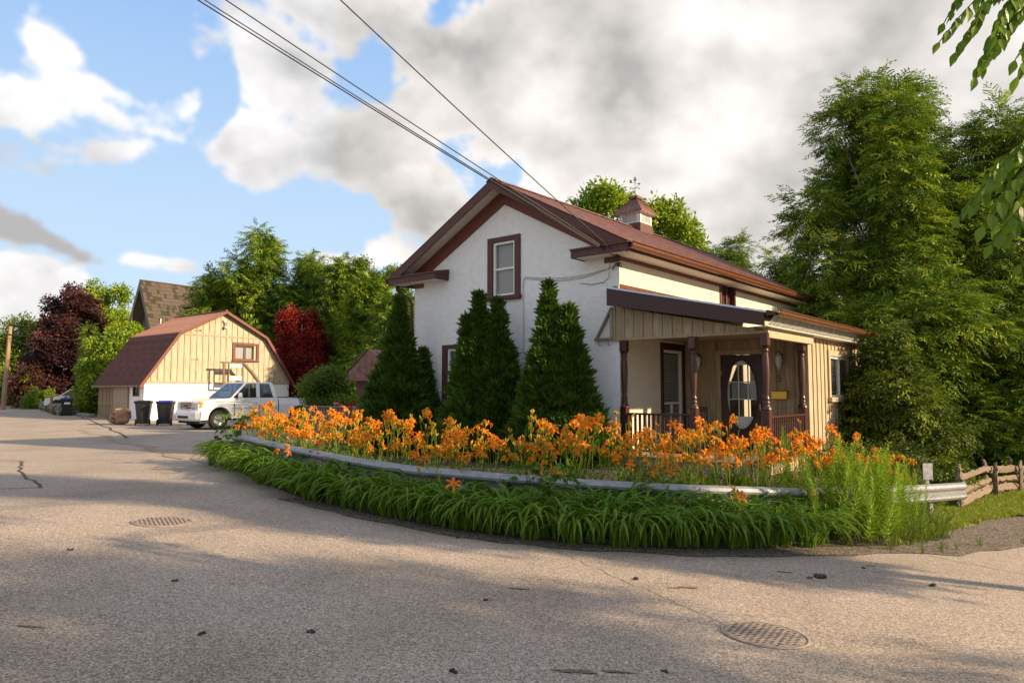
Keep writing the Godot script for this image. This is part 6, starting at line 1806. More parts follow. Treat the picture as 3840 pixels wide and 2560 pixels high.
	lb = stacked_lobes(4.0, 13.0, 6.0, 30, 331, 0.45, 0.30)
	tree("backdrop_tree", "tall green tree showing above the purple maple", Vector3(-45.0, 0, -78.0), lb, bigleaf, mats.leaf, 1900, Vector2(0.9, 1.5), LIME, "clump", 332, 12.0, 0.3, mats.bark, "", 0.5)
	lb = stacked_lobes(1.0, 9.5, 4.5, 26, 341, 0.4, 0.36)
	tree("backdrop_tree", "green tree standing behind the utility pole", Vector3(-55.0, 0, -80.0), lb, bigleaf, mats.leaf, 1700, Vector2(0.9, 1.5), MID, "clump", 342, 9.0, 0.3, mats.bark)
	# green trees between lane and chalet
	lb = stacked_lobes(0.4, 5.6, 2.9, 30, 351, 0.3, 0.36)
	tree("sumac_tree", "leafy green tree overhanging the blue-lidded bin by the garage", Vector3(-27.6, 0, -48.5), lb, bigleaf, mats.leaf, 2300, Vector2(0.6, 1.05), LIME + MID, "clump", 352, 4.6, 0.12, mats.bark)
	lb = stacked_lobes(0.5, 6.4, 1.5, 18, 361, 0.6, 0.4)
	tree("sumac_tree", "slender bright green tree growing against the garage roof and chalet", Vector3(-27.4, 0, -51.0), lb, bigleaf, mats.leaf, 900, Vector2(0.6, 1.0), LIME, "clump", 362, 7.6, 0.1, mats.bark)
	lb = stacked_lobes(0.3, 6.7, 1.3, 16, 371, 1.2, 0.36)
	tree("young_spruce", "small pointed spruce above the leafy tree", Vector3(-31.5, 0, -53.0), lb, fine, mats.needle, 600, Vector2(0.5, 0.8), MID, "spray", 372, 6.6, 0.08, mats.bark)
	lb = stacked_lobes(0.2, 3.2, 1.7, 14, 381, 0.4, 0.4)
	b = thing("golden_shrub", "yellow-green feathery shrub at the head of the lane", "shrub", Vector3(-44.6, 0.3, -66.0))
	limbs(b, Vector3(0, -0.1, 0), Vector3(0, 2.4, 0), 0.05, ends(lb, 2), mats.bark, 382)
	fill_crown(b, fine, mats.needle, lb, 600, Vector2(0.5, 0.9), [Color(0.30, 0.30, 0.02), Color(0.22, 0.26, 0.02)], "spray", 383)
	for q in [[-50.5, 66.0, 1.8, "dark green shrub beside the golden shrub near the pole"], [-41.5, 63.0, 1.4, "low green shrub between the golden shrub and the parked car"], [-47.5, 72.0, 2.2, "dark shrub under the purple maple"]]:
		lb = stacked_lobes(0.1, q[2], 1.5, 12, 390 + int(q[1]), 0.3, 0.45)
		b = thing("lane_shrub", q[3], "shrub", Vector3(q[0], 0.2, -q[1]), 0.0, "shrubs at the head of the lane")
		limbs(b, Vector3(0, -0.1, 0), Vector3(0, q[2] * 0.8, 0), 0.05, ends(lb, 3), mats.bark, 391)
		fill_crown(b, leafy, mats.leaf, lb, 420, Vector2(0.7, 1.1), MID, "clump", 392 + int(q[1]))
	# clipped cedars in front of the gable
	var hf := Transform3D(Basis(Vector3.UP, deg_to_rad(-40.0)), Vector3(2.31, 0, -15.2))
	var place := func(x, z): return hf * Vector3(x, 0.05, z)
	garden_cedar("broad clipped cedar by the downspout, with a slim leader beside it", place.call(-6.05, 1.0), [[0.05, 0, 3.95, 1.15], [0.66, -0.25, 2.62, 0.55]], tuft, 401)
	garden_cedar("clipped cedar with four pointed leaders between the two gable windows' line", place.call(-3.2, 0.95), [[-0.30, 0.05, 3.25, 0.62], [-0.02, 0.0, 3.80, 0.80], [0.16, -0.25, 3.4, 0.5], [0.42, 0.05, 3.64, 0.95]], tuft, 402)
	garden_cedar("clipped cedar with one tall and one short leader beside the porch corner", place.call(-1.0, 1.0), [[-0.12, 0.0, 3.84, 0.82], [0.30, 0.15, 3.3, 0.92], [-0.45, 0.1, 2.3, 0.55]], tuft, 403)
	# trees outside the picture whose shade falls across the lane
	lb = []
	for q in [Vector3(0, 6.0, 0), Vector3(-1.0, 5.0, 0.3), Vector3(1.0, 5.2, -0.4), Vector3(0.2, 7.6, 0.2), Vector3(-0.5, 4.0, -0.3), Vector3(0.7, 3.8, 0.4), Vector3(-0.9, 6.9, -0.2), Vector3(0.6, 8.6, 0), Vector3(0.2, 9.8, 0.3), Vector3(1.3, 6.6, 0.2)]: lb.append([q, Vector3(0.95, 0.85, 0.95)])
	var wt := tree("walnut_tree", "walnut tree whose branches hang into the top corner", Vector3(9.6, -0.5, -5.8), lb, leafy, mats.leaf, 1500, Vector2(0.8, 1.3), MID, "clump", 412, 8.4, 0.16, mats.bark)
	walnut_boughs(wt)
	lb = stacked_lobes(1.2, 9.5, 3.3, 30, 421, 0.4, 0.34)
	tree("roadside_maple", "maple beside the lane, shading the near asphalt", Vector3(11.5, -0.6, -0.2), lb, leafy, mats.leaf, 1250, Vector2(0.8, 1.4), MID, "clump", 422, 9.0, 0.2, mats.bark)

# leaflet of a walnut: broad, pointed, folded, eight faces; runs along +z
func walnut_leaflet(L: float, W: float, sd: int) -> ArrayMesh:
	var r := RandomNumberGenerator.new(); r.seed = sd
	var g := G.new()
	var w := [0.0, 0.62, 1.0, 0.86, 0.42, 0.0]
	var t := r.randf_range(0.85, 1.15)
	g.col = Color(0.13 * t, 0.22 * t, 0.018)
	for s in [1, -1]:
		for k in 5:
			var a := k / 5.0; var b := (k + 1) / 5.0
			var za := L * a; var zb := L * b
			var ya := -L * 0.16 * a * a; var yb := -L * 0.16 * b * b
			g.quad(Vector3(0, ya, za), Vector3(0, yb, zb), Vector3(s * W / 2 * w[k + 1], yb + W * 0.10 * w[k + 1], zb), Vector3(s * W / 2 * w[k], ya + W * 0.10 * w[k], za))
	return g.mesh()

func walnut_boughs(wt: Node3D):
	var r := RandomNumberGenerator.new(); r.seed = 31
	var forms := [walnut_leaflet(0.165, 0.082, 1), walnut_leaflet(0.15, 0.076, 2), walnut_leaflet(0.135, 0.068, 3)]
	var o := wt.position
	# [start, end] of each compound leaf's stalk
	var stalks := [
		[Vector3(3.62, 3.32, -4.55), Vector3(2.93, 2.74, -4.6), 10], [Vector3(3.72, 3.12, -4.4), Vector3(3.10, 2.55, -4.55), 10], [Vector3(3.80, 2.95, -4.5), Vector3(3.32, 2.43, -4.6), 9],
		[Vector3(3.70, 3.36, -4.9), Vector3(3.22, 2.95, -4.85), 8], [Vector3(3.85, 3.2, -4.7), Vector3(3.3, 2.72, -4.75), 9],
		[Vector3(3.62, 4.55, -4.7), Vector3(2.98, 4.03, -4.8), 10], [Vector3(3.72, 4.52, -4.9), Vector3(3.22, 3.78, -4.8), 12], [Vector3(3.85, 4.5, -4.7), Vector3(3.40, 4.00, -4.8), 10], [Vector3(3.5, 4.7, -4.8), Vector3(3.08, 4.22, -4.9), 9], [Vector3(3.75, 4.35, -4.8), Vector3(3.28, 3.88, -4.75), 10], [Vector3(3.9, 4.3, -4.7), Vector3(3.5, 3.9, -4.8), 9], [Vector3(4.0, 4.45, -4.9), Vector3(3.62, 3.85, -4.95), 9],
		[Vector3(3.66, 4.62, -4.75), Vector3(3.12, 3.98, -4.85), 12], [Vector3(3.75, 4.6, -4.85), Vector3(3.30, 4.02, -4.7), 11], [Vector3(3.6, 4.8, -4.8), Vector3(3.2, 4.12, -4.75), 11],
		[Vector3(3.66, 3.26, -4.5), Vector3(3.02, 2.66, -4.5), 11], [Vector3(3.78, 3.3, -4.6), Vector3(3.25, 2.62, -4.6), 12], [Vector3(3.72, 3.42, -4.7), Vector3(3.12, 2.88, -4.7), 11], [Vector3(3.9, 3.05, -4.5), Vector3(3.4, 2.5, -4.6), 10], [Vector3(3.7, 3.5, -4.6), Vector3(3.33, 3.02, -4.75), 8],
	]
	var tw := G.new()
	tw.tube([Vector3(9.5, 3.8, -5.8) - o, Vector3(6.5, 4.1, -5.2) - o, Vector3(4.6, 3.7, -4.7) - o, Vector3(3.7, 3.2, -4.6) - o], [0.05, 0.035, 0.02, 0.008], 6)
	tw.tube([Vector3(9.5, 5.0, -5.8) - o, Vector3(6.5, 5.3, -5.2) - o, Vector3(4.6, 4.9, -4.8) - o, Vector3(3.6, 4.55, -4.8) - o], [0.05, 0.035, 0.02, 0.008], 6)
	part("bough", tw, mats.bark, wt)
	for s in stalks:
		var g := G.new()
		var pts := []
		for k in 6:
			var f := k / 5.0
			pts.append(s[0].lerp(s[1], f) - o + Vector3(0, 0.10 * sin(f * PI), 0))
		g.col = Color(0.10, 0.13, 0.02)
		g.tube(pts, 0.004, 5); part("leaf_stalk", g, mats.leaf, wt)
		var dirn: Vector3 = (s[1] - s[0]).normalized()
		for k in s[2]:
			var f: float = (k + 1.0) / s[2]
			var p: Vector3 = s[0].lerp(s[1], f) - o + Vector3(0, 0.10 * sin(f * PI), 0)
			for sd in ([1, -1] if k < s[2] - 1 else [0]):
				var side: Vector3 = dirn.cross(Vector3.UP).normalized() * sd
				var fw: Vector3 = (side * 0.55 + dirn * (0.4 if sd else 1.0) + Vector3(0, -0.8, 0.1 * sd) + rv(r) * 0.22).normalized()
				var up := (Vector3.UP * 0.8 + Vector3(0, 0, 0.75) + rv(r) * 0.45).normalized()
				var x := up.cross(fw).normalized()
				var l := part("leaflet", forms[r.randi() % 3], mats.glossy_leaf, wt, p)
				l.basis = Basis(x, fw.cross(x), fw).scaled(Vector3.ONE * r.randf_range(0.85, 1.15) * (1.0 - 0.25 * f))

# ---------------------------------------------------------------- daylily bed
# arching strap leaf folded along its middle; grows from the origin towards +z
func strap(g: G, base: Vector3, turn: float, L: float, rise: float, fall: float, W: float, c: Color, segs := 6, twist := 0.0):
	var B := Basis(Vector3.UP, turn)
	var prev := []
	var p := Vector3.ZERO
	var ang := rise
	for k in segs + 1:
		var f := float(k) / segs
		var w := W * (0.75 + 0.25 * sin(f * PI)) * (1.0 if f < 0.7 else maxf(0.0, (1.0 - f) / 0.3))
		var side := Vector3(cos(twist * f), sin(twist * f) * 0.6, 0)
		var keel := Vector3(0, cos(ang), -sin(ang)) * w * 0.30
		var row := [base + B * (p + side * w * 0.5 + keel), base + B * p, base + B * (p - side * w * 0.5 + keel)]
		if k:
			var c2 := c
			for s in 2:
				g.tri3(prev[s], prev[s + 1], row[s + 1], c2, c2, c2)
				if k < segs: g.tri3(prev[s], row[s + 1], row[s], c2, c2, c2)
		prev = row
		p += Vector3(0, sin(ang), cos(ang)) * L / segs
		ang = rise + (fall - rise) * pow(f + 0.08, 1.25)

func leaf_tint(r: RandomNumberGenerator) -> Color:
	var t := r.randf_range(0.7, 1.25)
	if r.randf() < 0.03: return Color(0.30, 0.20, 0.05)
	return Color(0.115 * t * r.randf_range(0.8, 1.25), 0.22 * t, 0.020 * t)

func petal_flower(sd: int, open: float) -> ArrayMesh:
	var r := RandomNumberGenerator.new(); r.seed = sd
	var g := G.new()
	var inner := Color(0.95, 0.52, 0.03); var red := Color(0.78, 0.13, 0.01); var outer := Color(0.95, 0.30, 0.012)
	for k in 6:
		var a := TAU * k / 6 + r.randf_range(-0.1, 0.1)
		var W := 0.034 if k % 2 else 0.025
		var B := Basis(Vector3.UP, a)
		var o := open * r.randf_range(0.85, 1.15)
		var prof := [[0.004, 0.0], [0.012, 0.035], [0.032 + 0.012 * o, 0.062], [0.058 + 0.02 * o, 0.070 - 0.012 * o], [0.072 + 0.02 * o, 0.055 - 0.04 * o]]
		var ws := [0.25, 0.55, 1.0, 0.85, 0.0]
		var cs := [inner, inner, red, outer, outer]
		for j in 4:
			for s in [1, -1]:
				var q0 := B * Vector3(0, prof[j][1], prof[j][0]); var q1 := B * Vector3(0, prof[j + 1][1], prof[j + 1][0])
				var e0 := B * Vector3(s * W / 2 * ws[j], prof[j][1] + 0.006 * ws[j], prof[j][0]); var e1 := B * Vector3(s * W / 2 * ws[j + 1], prof[j + 1][1] + 0.006 * ws[j + 1], prof[j + 1][0])
				g.tri3(q0, q1, e1, cs[j], cs[j + 1], cs[j + 1]); 
				if ws[j] > 0.0: g.tri3(q0, e1, e0, cs[j], cs[j + 1], cs[j])
	for k in 5:
		var a := TAU * k / 5
		g.col = Color(0.75, 0.32, 0.02)
		g.tri(Vector3(0, 0.02, 0), Vector3(cos(a) * 0.028, 0.085, sin(a) * 0.028), Vector3(cos(a + 0.2) * 0.030, 0.083, sin(a + 0.2) * 0.030))
	return g.mesh()

func bud_mesh(L: float, ripe: float) -> ArrayMesh:
	var g := G.new()
	var lo := Color(0.36, 0.36, 0.04); var hi := Color(0.80, 0.30, 0.02).lerp(Color(0.60, 0.46, 0.04), 1.0 - ripe)
	var prof := [[0.003, 0.0], [0.008, L * 0.3], [0.0105, L * 0.65], [0.006, L * 0.9], [0.0, L]]
	for k in 4:
		var ca := lo.lerp(hi, k / 4.0); var cb := lo.lerp(hi, (k + 1) / 4.0)
		for j in 6:
			var a := TAU * j / 6; var b := TAU * (j + 1) / 6
			var p0 := Vector3(cos(a) * prof[k][0], prof[k][1], sin(a) * prof[k][0]); var p1 := Vector3(cos(b) * prof[k][0], prof[k][1], sin(b) * prof[k][0])
			var p2 := Vector3(cos(b) * prof[k + 1][0], prof[k + 1][1], sin(b) * prof[k + 1][0]); var p3 := Vector3(cos(a) * prof[k + 1][0], prof[k + 1][1], sin(a) * prof[k + 1][0])
			g.tri3(p0, p2, p1, ca, cb, ca); g.tri3(p0, p3, p2, ca, cb, cb)
	return g.mesh()

var flower_forms := []
var bud_forms := []

# flowering stems standing over a tuft of leaves
func daylily(called: String, label: String, group: String, sd: int, scapes: int, tall: Vector2, leaves: int) -> Node3D:
	var r := RandomNumberGenerator.new(); r.seed = sd
	var t := thing(called, label, "daylily", Vector3.ZERO, 0.0, group)
	var g := G.new()
	for k in leaves:
		strap(g, Vector3(r.randf_range(-0.06, 0.06), 0, r.randf_range(-0.06, 0.06)), r.randf_range(0, TAU), r.randf_range(0.5, 0.8), r.randf_range(1.1, 1.5), r.randf_range(-1.2, -0.2), r.randf_range(0.02, 0.03), leaf_tint(r), 5, r.randf_range(-0.6, 0.6))
	part("leaves", g, mats.leaf, t)
	for k in scapes:
		var h := r.randf_range(tall.x, tall.y)
		var a := r.randf_range(0, TAU)
		var lean := r.randf_range(0.04, 0.22)
		var base := Vector3(r.randf_range(-0.08, 0.08), 0, r.randf_range(-0.08, 0.08))
		var top := base + Vector3(cos(a) * lean, h, sin(a) * lean)
		var tips := []
		g = G.new()
		var t2 := r.randf_range(0.8, 1.2)
		g.col = Color(0.22 * t2, 0.29 * t2, 0.03)
		g.tube([base, base.lerp(top, 0.5) + Vector3(cos(a), 0, sin(a)) * -0.015, top], [0.0055, 0.0045, 0.0035], 5, false)
		var nb := r.randi_range(2, 3)
		for b in nb:
			var aa := r.randf_range(0, TAU)
			var from := base.lerp(top, r.randf_range(0.86, 1.0))
			var tip := from + Vector3(cos(aa) * r.randf_range(0.03, 0.10), r.randf_range(0.04, 0.11), sin(aa) * r.randf_range(0.03, 0.10))
			g.tube([from, from.lerp(tip, 0.5) + Vector3(cos(aa), 0, sin(aa)) * 0.012, tip], [0.003, 0.003, 0.0025], 4, false)
			tips.append([tip, aa])
		part("scape", g, mats.leaf, t)
		for e in tips:
			var tip: Vector3 = e[0]
			var out := Vector3(cos(e[1]), 0, sin(e[1]))
			if r.randf() < 0.42:
				var up := (out * r.randf_range(0.5, 1.3) + Vector3.UP * r.randf_range(0.3, 0.9)).normalized()
				var x := up.cross(out + rv(r) * 0.3).normalized()
				var f := part("flower", flower_forms[r.randi() % flower_forms.size()], mats.petal, t, tip)
				f.basis = Basis(x, up, x.cross(up)).scaled(Vector3.ONE * r.randf_range(0.8, 1.1))
			for q in r.randi_range(3, 5):
				var up := (out * r.randf_range(0.1, 0.7) + Vector3.UP + rv(r) * 0.45).normalized()
				var x := up.cross(Vector3(0.3, 0.1, 1)).normalized()
				var f := part("bud", bud_forms[r.randi() % bud_forms.size()], mats.petal, t, tip + rv(r) * 0.008)
				f.basis = Basis(x, up, x.cross(up)).scaled(Vector3.ONE * r.randf_range(0.75, 1.2))
	return t

func along(line: Array, s: float) -> Array:
	var acc := 0.0
	for k in line.size() - 1:
		var a: Vector2 = line[k]; var b: Vector2 = line[k + 1]
		var l := a.distance_to(b)
		if s <= acc + l:
			var nn := (b - a).orthogonal().normalized()
			if nn.y < 0: nn = -nn
			return [a.lerp(b, (s - acc) / l), nn]
		acc += l
	return []

# stem with narrow leaves all the way up
func leafy_stem(sd: int, h: float, n: int, L: float, W: float, base: Color) -> ArrayMesh:
	var r := RandomNumberGenerator.new(); r.seed = sd
	var g := G.new()
	var bend := Vector3(r.randf_range(-0.12, 0.12), 0, r.randf_range(-0.12, 0.12))
	var at := func(f: float) -> Vector3: return Vector3(0, h * f, 0) + bend * f * f
	g.col = base * 0.9
	g.tube([at.call(0.0), at.call(0.5), at.call(1.0)], [0.004, 0.003, 0.0015], 4, false)
	for k in n:
		var f := lerpf(0.12, 1.0, (k + r.randf()) / n)
		var a := k * 2.4 + r.randf_range(-0.3, 0.3)
		var d := Vector3(cos(a), r.randf_range(0.25, 0.8) + f * 0.5, sin(a)).normalized()
		var t := r.randf_range(0.75, 1.3)
		add_leaf(g, at.call(f), d, Vector3.UP, L * (1.15 - 0.6 * f) * r.randf_range(0.8, 1.2), W * (1.1 - 0.4 * f), Color(base.r * t, base.g * t, base.b * t))
	return g.mesh()

func flower_bed():
	for k in 4: flower_forms.append(petal_flower(600 + k, 0.6 + k * 0.25))
	bud_forms = [bud_mesh(0.075, 0.9), bud_mesh(0.06, 0.5), bud_mesh(0.045, 0.2), bud_mesh(0.085, 1.0)]
	var r := RandomNumberGenerator.new(); r.seed = 5
	# single leaves for the front row
	var lf := []
	for k in 14:
		var g := G.new()
		strap(g, Vector3.ZERO, 0.0, r.randf_range(0.75, 1.1), r.randf_range(1.1, 1.5), r.randf_range(-1.85, -1.2), r.randf_range(0.034, 0.048), leaf_tint(r), 8, r.randf_range(-0.5, 0.5))
		lf.append(g.mesh())
	var FL := "clump of arching strap leaves in front of the guardrail"
	var edge := []
	for p in bed_edge:
		if p.x < 6.5: edge.append(p)
	var s := 0.7
	while true:
		var e := along(edge, s)
		if e.is_empty() or e[0].x > 4.0: break
		var p: Vector2 = e[0] + e[1] * r.randf_range(0.22, 0.42)
		var t := thing("daylily_clump", FL, "daylily", Vector3(p.x, garden(p.x, p.y) - 0.02, -p.y), 0.0, "leaf clumps along the road edge")
		var outw := atan2(-e[1].x, e[1].y)      # turn that points +z at the road
		for k in 19:
			var l := part("leaf", lf[r.randi() % lf.size()], mats.leaf, t, Vector3(r.randf_range(-0.09, 0.09), 0, r.randf_range(-0.09, 0.09)))
			l.rotation.y = outw + r.randfn(0.0, 0.75)
			l.scale = Vector3(1.0, r.randf_range(0.85, 1.15), 1.0) * r.randf_range(0.75, 1.05)
		s += r.randf_range(0.23, 0.30)
	# tufts behind them, up to and past the rail
	var tufts := []
	for k in 6:
		var g := G.new()
		for j in 24:
			strap(g, Vector3(r.randf_range(-0.1, 0.1), 0, r.randf_range(-0.1, 0.1)), r.randf_range(0, TAU), r.randf_range(0.55, 0.9), r.randf_range(1.0, 1.5), r.randf_range(-1.7, -0.6), r.randf_range(0.028, 0.04), leaf_tint(r), 6, r.randf_range(-0.5, 0.5))
		tufts.append(g.mesh())
	for row in [[0.6, 1.1], [0.85, 1.15], [1.15, 1.1], [1.40, 1.0], [1.75, 0.95], [2.2, 0.85]]:
		s = 0.5 + row[0] * 0.3
		while true:
			var e := along(edge, s)
			if e.is_empty() or e[0].x > 4.6: break
			var p: Vector2 = e[0] + e[1] * (row[0] + r.randf_range(-0.1, 0.1))
			if p.x < -2.2 and row[0] > 2.0:
				s += 0.3
				continue
			var o := part("daylily_tuft", tufts[r.randi() % 6], mats.leaf, self, Vector3(p.x, garden(p.x, p.y) - 0.02, -p.y))
			o.name = numbered("daylily_tuft")
			o.rotation.y = r.randf_range(0, TAU); o.scale = Vector3.ONE * row[1] * r.randf_range(0.8, 1.05)
			o.set_meta("label", "tuft of green daylily leaves in the middle of the bed"); o.set_meta("category", "daylily"); o.set_meta("group", "leaf tufts around the guardrail")
			s += r.randf_range(0.38, 0.5)
	# flowering plants behind the rail
	var protos := []
	for k in 8:
		protos.append(daylily("blooming_daylily", "daylily with orange flowers and buds behind the guardrail", "daylilies in bloom", 700 + k, 4 + k % 2, Vector2(0.62, 1.10), 12))
	var used := 0
	var spots := []
	s = 0.2
	while true:
		var e := along(rail_line, s)
		if e.is_empty() or e[0].x > 6.6: break
		var rows := 4 if e[0].x > -1.5 and e[0].x < 4.2 else 3 if e[0].x < 4.2 else 2
		for k in rows:
			var p: Vector2 = e[0] + e[1] * (0.18 + k * 0.40 + r.randf_range(-0.14, 0.14)) + Vector2(r.randf_range(-0.12, 0.12), 0)
			spots.append(p)
		s += r.randf_range(0.36, 0.50)
	for q in [Vector2(-5.5, 15.2), Vector2(-5.9, 15.4), Vector2(-5.0, 14.6), Vector2(-4.6, 15.0)]: spots.append(q)
	for p in spots:
		var o: Node3D
		if used < protos.size(): o = protos[used]
		else:
			o = protos[r.randi() % protos.size()].duplicate()
			o.name = numbered("blooming_daylily"); add_child(o)
		used += 1
		o.position = Vector3(p.x, garden(p.x, p.y) - 0.02, -p.y)
		o.rotation.y = r.randf_range(0, TAU)
		o.scale = Vector3.ONE * r.randf_range(0.9, 1.1)
	print("blooming ", used)
	# a few short flowering stems among the front leaves
	var fp := [Vector2(-1.05, 9.05), Vector2(-0.75, 8.45), Vector2(0.45, 9.0), Vector2(3.0, 9.15), Vector2(-3.7, 11.5), Vector2(3.9, 9.5)]
	for k in fp.size():
		var o := daylily("low_daylily", ["single orange daylily drooping over the guardrail", "lone orange daylily low over the asphalt edge", "orange daylily beside the leafy creeper", "single orange daylily above the front leaves near the feathery goldenrod", "single orange daylily in front of the rail's far bend", "orange daylily at the foot of the goldenrod"][k], "single daylilies in front of the rail", 800 + k, 1, Vector2(0.42, 0.6), 3)
		o.position = Vector3(fp[k].x, garden(fp[k].x, fp[k].y), -fp[k].y)
	# goldenrod: feathery bush over the rail
	var gold := []
	for k in 6: gold.append(leafy_stem(900 + k, 0.95 + 0.05 * k, 110, 0.11, 0.02, Color(0.24, 0.36, 0.028)))
	for q in [[4.6, 9.7, 62, 0.62, 1.15, "feathery light green goldenrod bush growing over the guardrail"], [5.4, 10.25, 36, 0.45, 0.95, "smaller goldenrod bush beside the taller one at the rail"], [4.1, 10.9, 16, 0.4, 1.0, "goldenrod stems in front of the tan wing"]]:
		var t := thing("goldenrod", q[5], "plant", Vector3(q[0], garden(q[0], q[1]), -q[1]), 0.0, "goldenrod by the rail")
		for k in q[2]:
			var a := r.randf_range(0, TAU); var d: float = q[3] * sqrt(r.randf())
			var st := part("stem", gold[r.randi() % 6], mats.leaf, t, Vector3(cos(a) * d, -0.05, sin(a) * d))
			st.rotation = Vector3(sin(a) * d * 0.55, r.randf_range(0, TAU), -cos(a) * d * 0.55)
			st.rotation_order = EULER_ORDER_XZY
			st.scale = Vector3.ONE * q[4] * r.randf_range(0.75, 1.05)
	# single lily stems with whorled narrow leaves
	for q in [Vector2(-0.45, 10.2), Vector2(-1.35, 10.6), Vector2(-0.95, 9.35), Vector2(1.9, 10.1), Vector2(3.3, 10.2)]:
		var t := thing("lily_stem", "upright stem with whorls of narrow leaves among the daylilies", "plant", Vector3(q.x, garden(q.x, q.y), -q.y), 0.0, "leafy stems among the daylilies")
		part("stem", leafy_stem(930 + int(q.x * 10), 0.85, 70, 0.13, 0.012, Color(0.13, 0.22, 0.02)), mats.leaf, t)
	# creeper hanging over the leaves
	var five := []
	for k in 3:
		var g := G.new()
		for j in 5:
			var a := (j - 2) * 0.62
			var tt := r.randf_range(0.8, 1.2)
			add_leaf(g, Vector3.ZERO, Vector3(sin(a), -0.25, cos(a)).normalized(), Vector3.UP, 0.12 - 0.015 * absf(j - 2), 0.055, Color(0.085 * tt, 0.175 * tt, 0.022))
		five.append(g.mesh())
	for q in [[Vector2(0.42, 8.35), 34, 0.85, 0.42, "five-leaved creeper trailing over the strap leaves to the asphalt"], [Vector2(0.25, 9.35), 22, 0.75, 0.3, "young creeper climbing above the rail among the lilies"], [Vector2(-5.75, 14.75), 70, 1.05, 0.45, "leafy creeper covering the far end of the guardrail"], [Vector2(-3.0, 12.6), 26, 0.75, 0.4, "broad-leaved milkweed among the daylilies behind the rail"]]:
		var t := thing("creeper", q[4], "plant", Vector3(q[0].x, garden(q[0].x, q[0].y), -q[0].y), 0.0, "creepers in the bed")
		var g := G.new(); g.col = Color(0.12, 0.10, 0.04)
		for k in 4:
			var a := TAU * k / 4 + 0.4
			g.tube([Vector3.ZERO, Vector3(cos(a) * q[3] * 0.4, q[2] * 0.6, sin(a) * q[3] * 0.4), Vector3(cos(a) * q[3] * 0.7, q[2] * 0.95, sin(a) * q[3] * 0.7)], 0.006, 5)
		part("stem", g, mats.leaf, t)
		for k in q[1]:
			var a := r.randf_range(0, TAU); var f := pow(r.randf(), 0.7)
			var l := part("leaf", five[r.randi() % 3], mats.leaf, t, Vector3(cos(a) * q[3] * r.randf_range(0.3, 1.0), q[2] * f, sin(a) * q[3] * r.randf_range(0.3, 1.0)))
			l.rotation = Vector3(r.randf_range(-0.2, 0.9), PI / 2 - a + r.randf_range(-0.7, 0.7), r.randf_range(-0.3, 0.3))
			l.scale = Vector3.ONE * r.randf_range(0.7, 1.25)
	# milkweed with pale pink heads
	for q in [Vector2(-3.3, 13.3), Vector2(-4.6, 14.2)]:
		var t := thing("milkweed", "milkweed with broad leaves and pale pink flower heads among the daylilies", "plant", Vector3(q.x, garden(q.x, q.y), -q.y), r.randf_range(0, 360), "milkweeds in the bed")
		var g := G.new(); g.col = Color(0.12, 0.17, 0.03); g.tube([Vector3.ZERO, Vector3(0.03, 1.0, 0)], 0.008, 5); part("stem", g, mats.leaf, t)
		for k in 12:
			g = G.new(); var a := k * 1.7
			add_leaf(g, Vector3(0, 0.2 + k * 0.065, 0), Vector3(cos(a), 0.5, sin(a)).normalized(), Vector3.UP, 0.24, 0.09, Color(0.10, 0.17, 0.03)); part("leaf", g, mats.leaf, t)
		for k in 2:
			g = G.new()
			for j in 40:
				var o := rv(r); g.col = Color(0.62, 0.36, 0.34) * r.randf_range(0.7, 1.2)
				var c := Vector3(0.05 - 0.1 * k, 0.98 + 0.04 * k, 0.05 * k) + o * 0.05
				g.tri(c, c + rv(r) * 0.022, c + rv(r) * 0.022)
			part("flower_head", g, mats.petal, t)
	# orange lilies at the head of the lane
	for q in [[-46.0, 62.5], [-45.0, 62.0], [-47.2, 63.0]]:
		var o: Node3D = protos[0].duplicate()
		o.name = numbered("blooming_daylily"); add_child(o)
		o.set_meta("label", "orange lilies blooming by the grass at the head of the lane"); o.set_meta("group", "lilies at the head of the lane")
		o.position = Vector3(q[0], 0.12, -q[1]); o.scale = Vector3.ONE * 1.5
	grass(r)

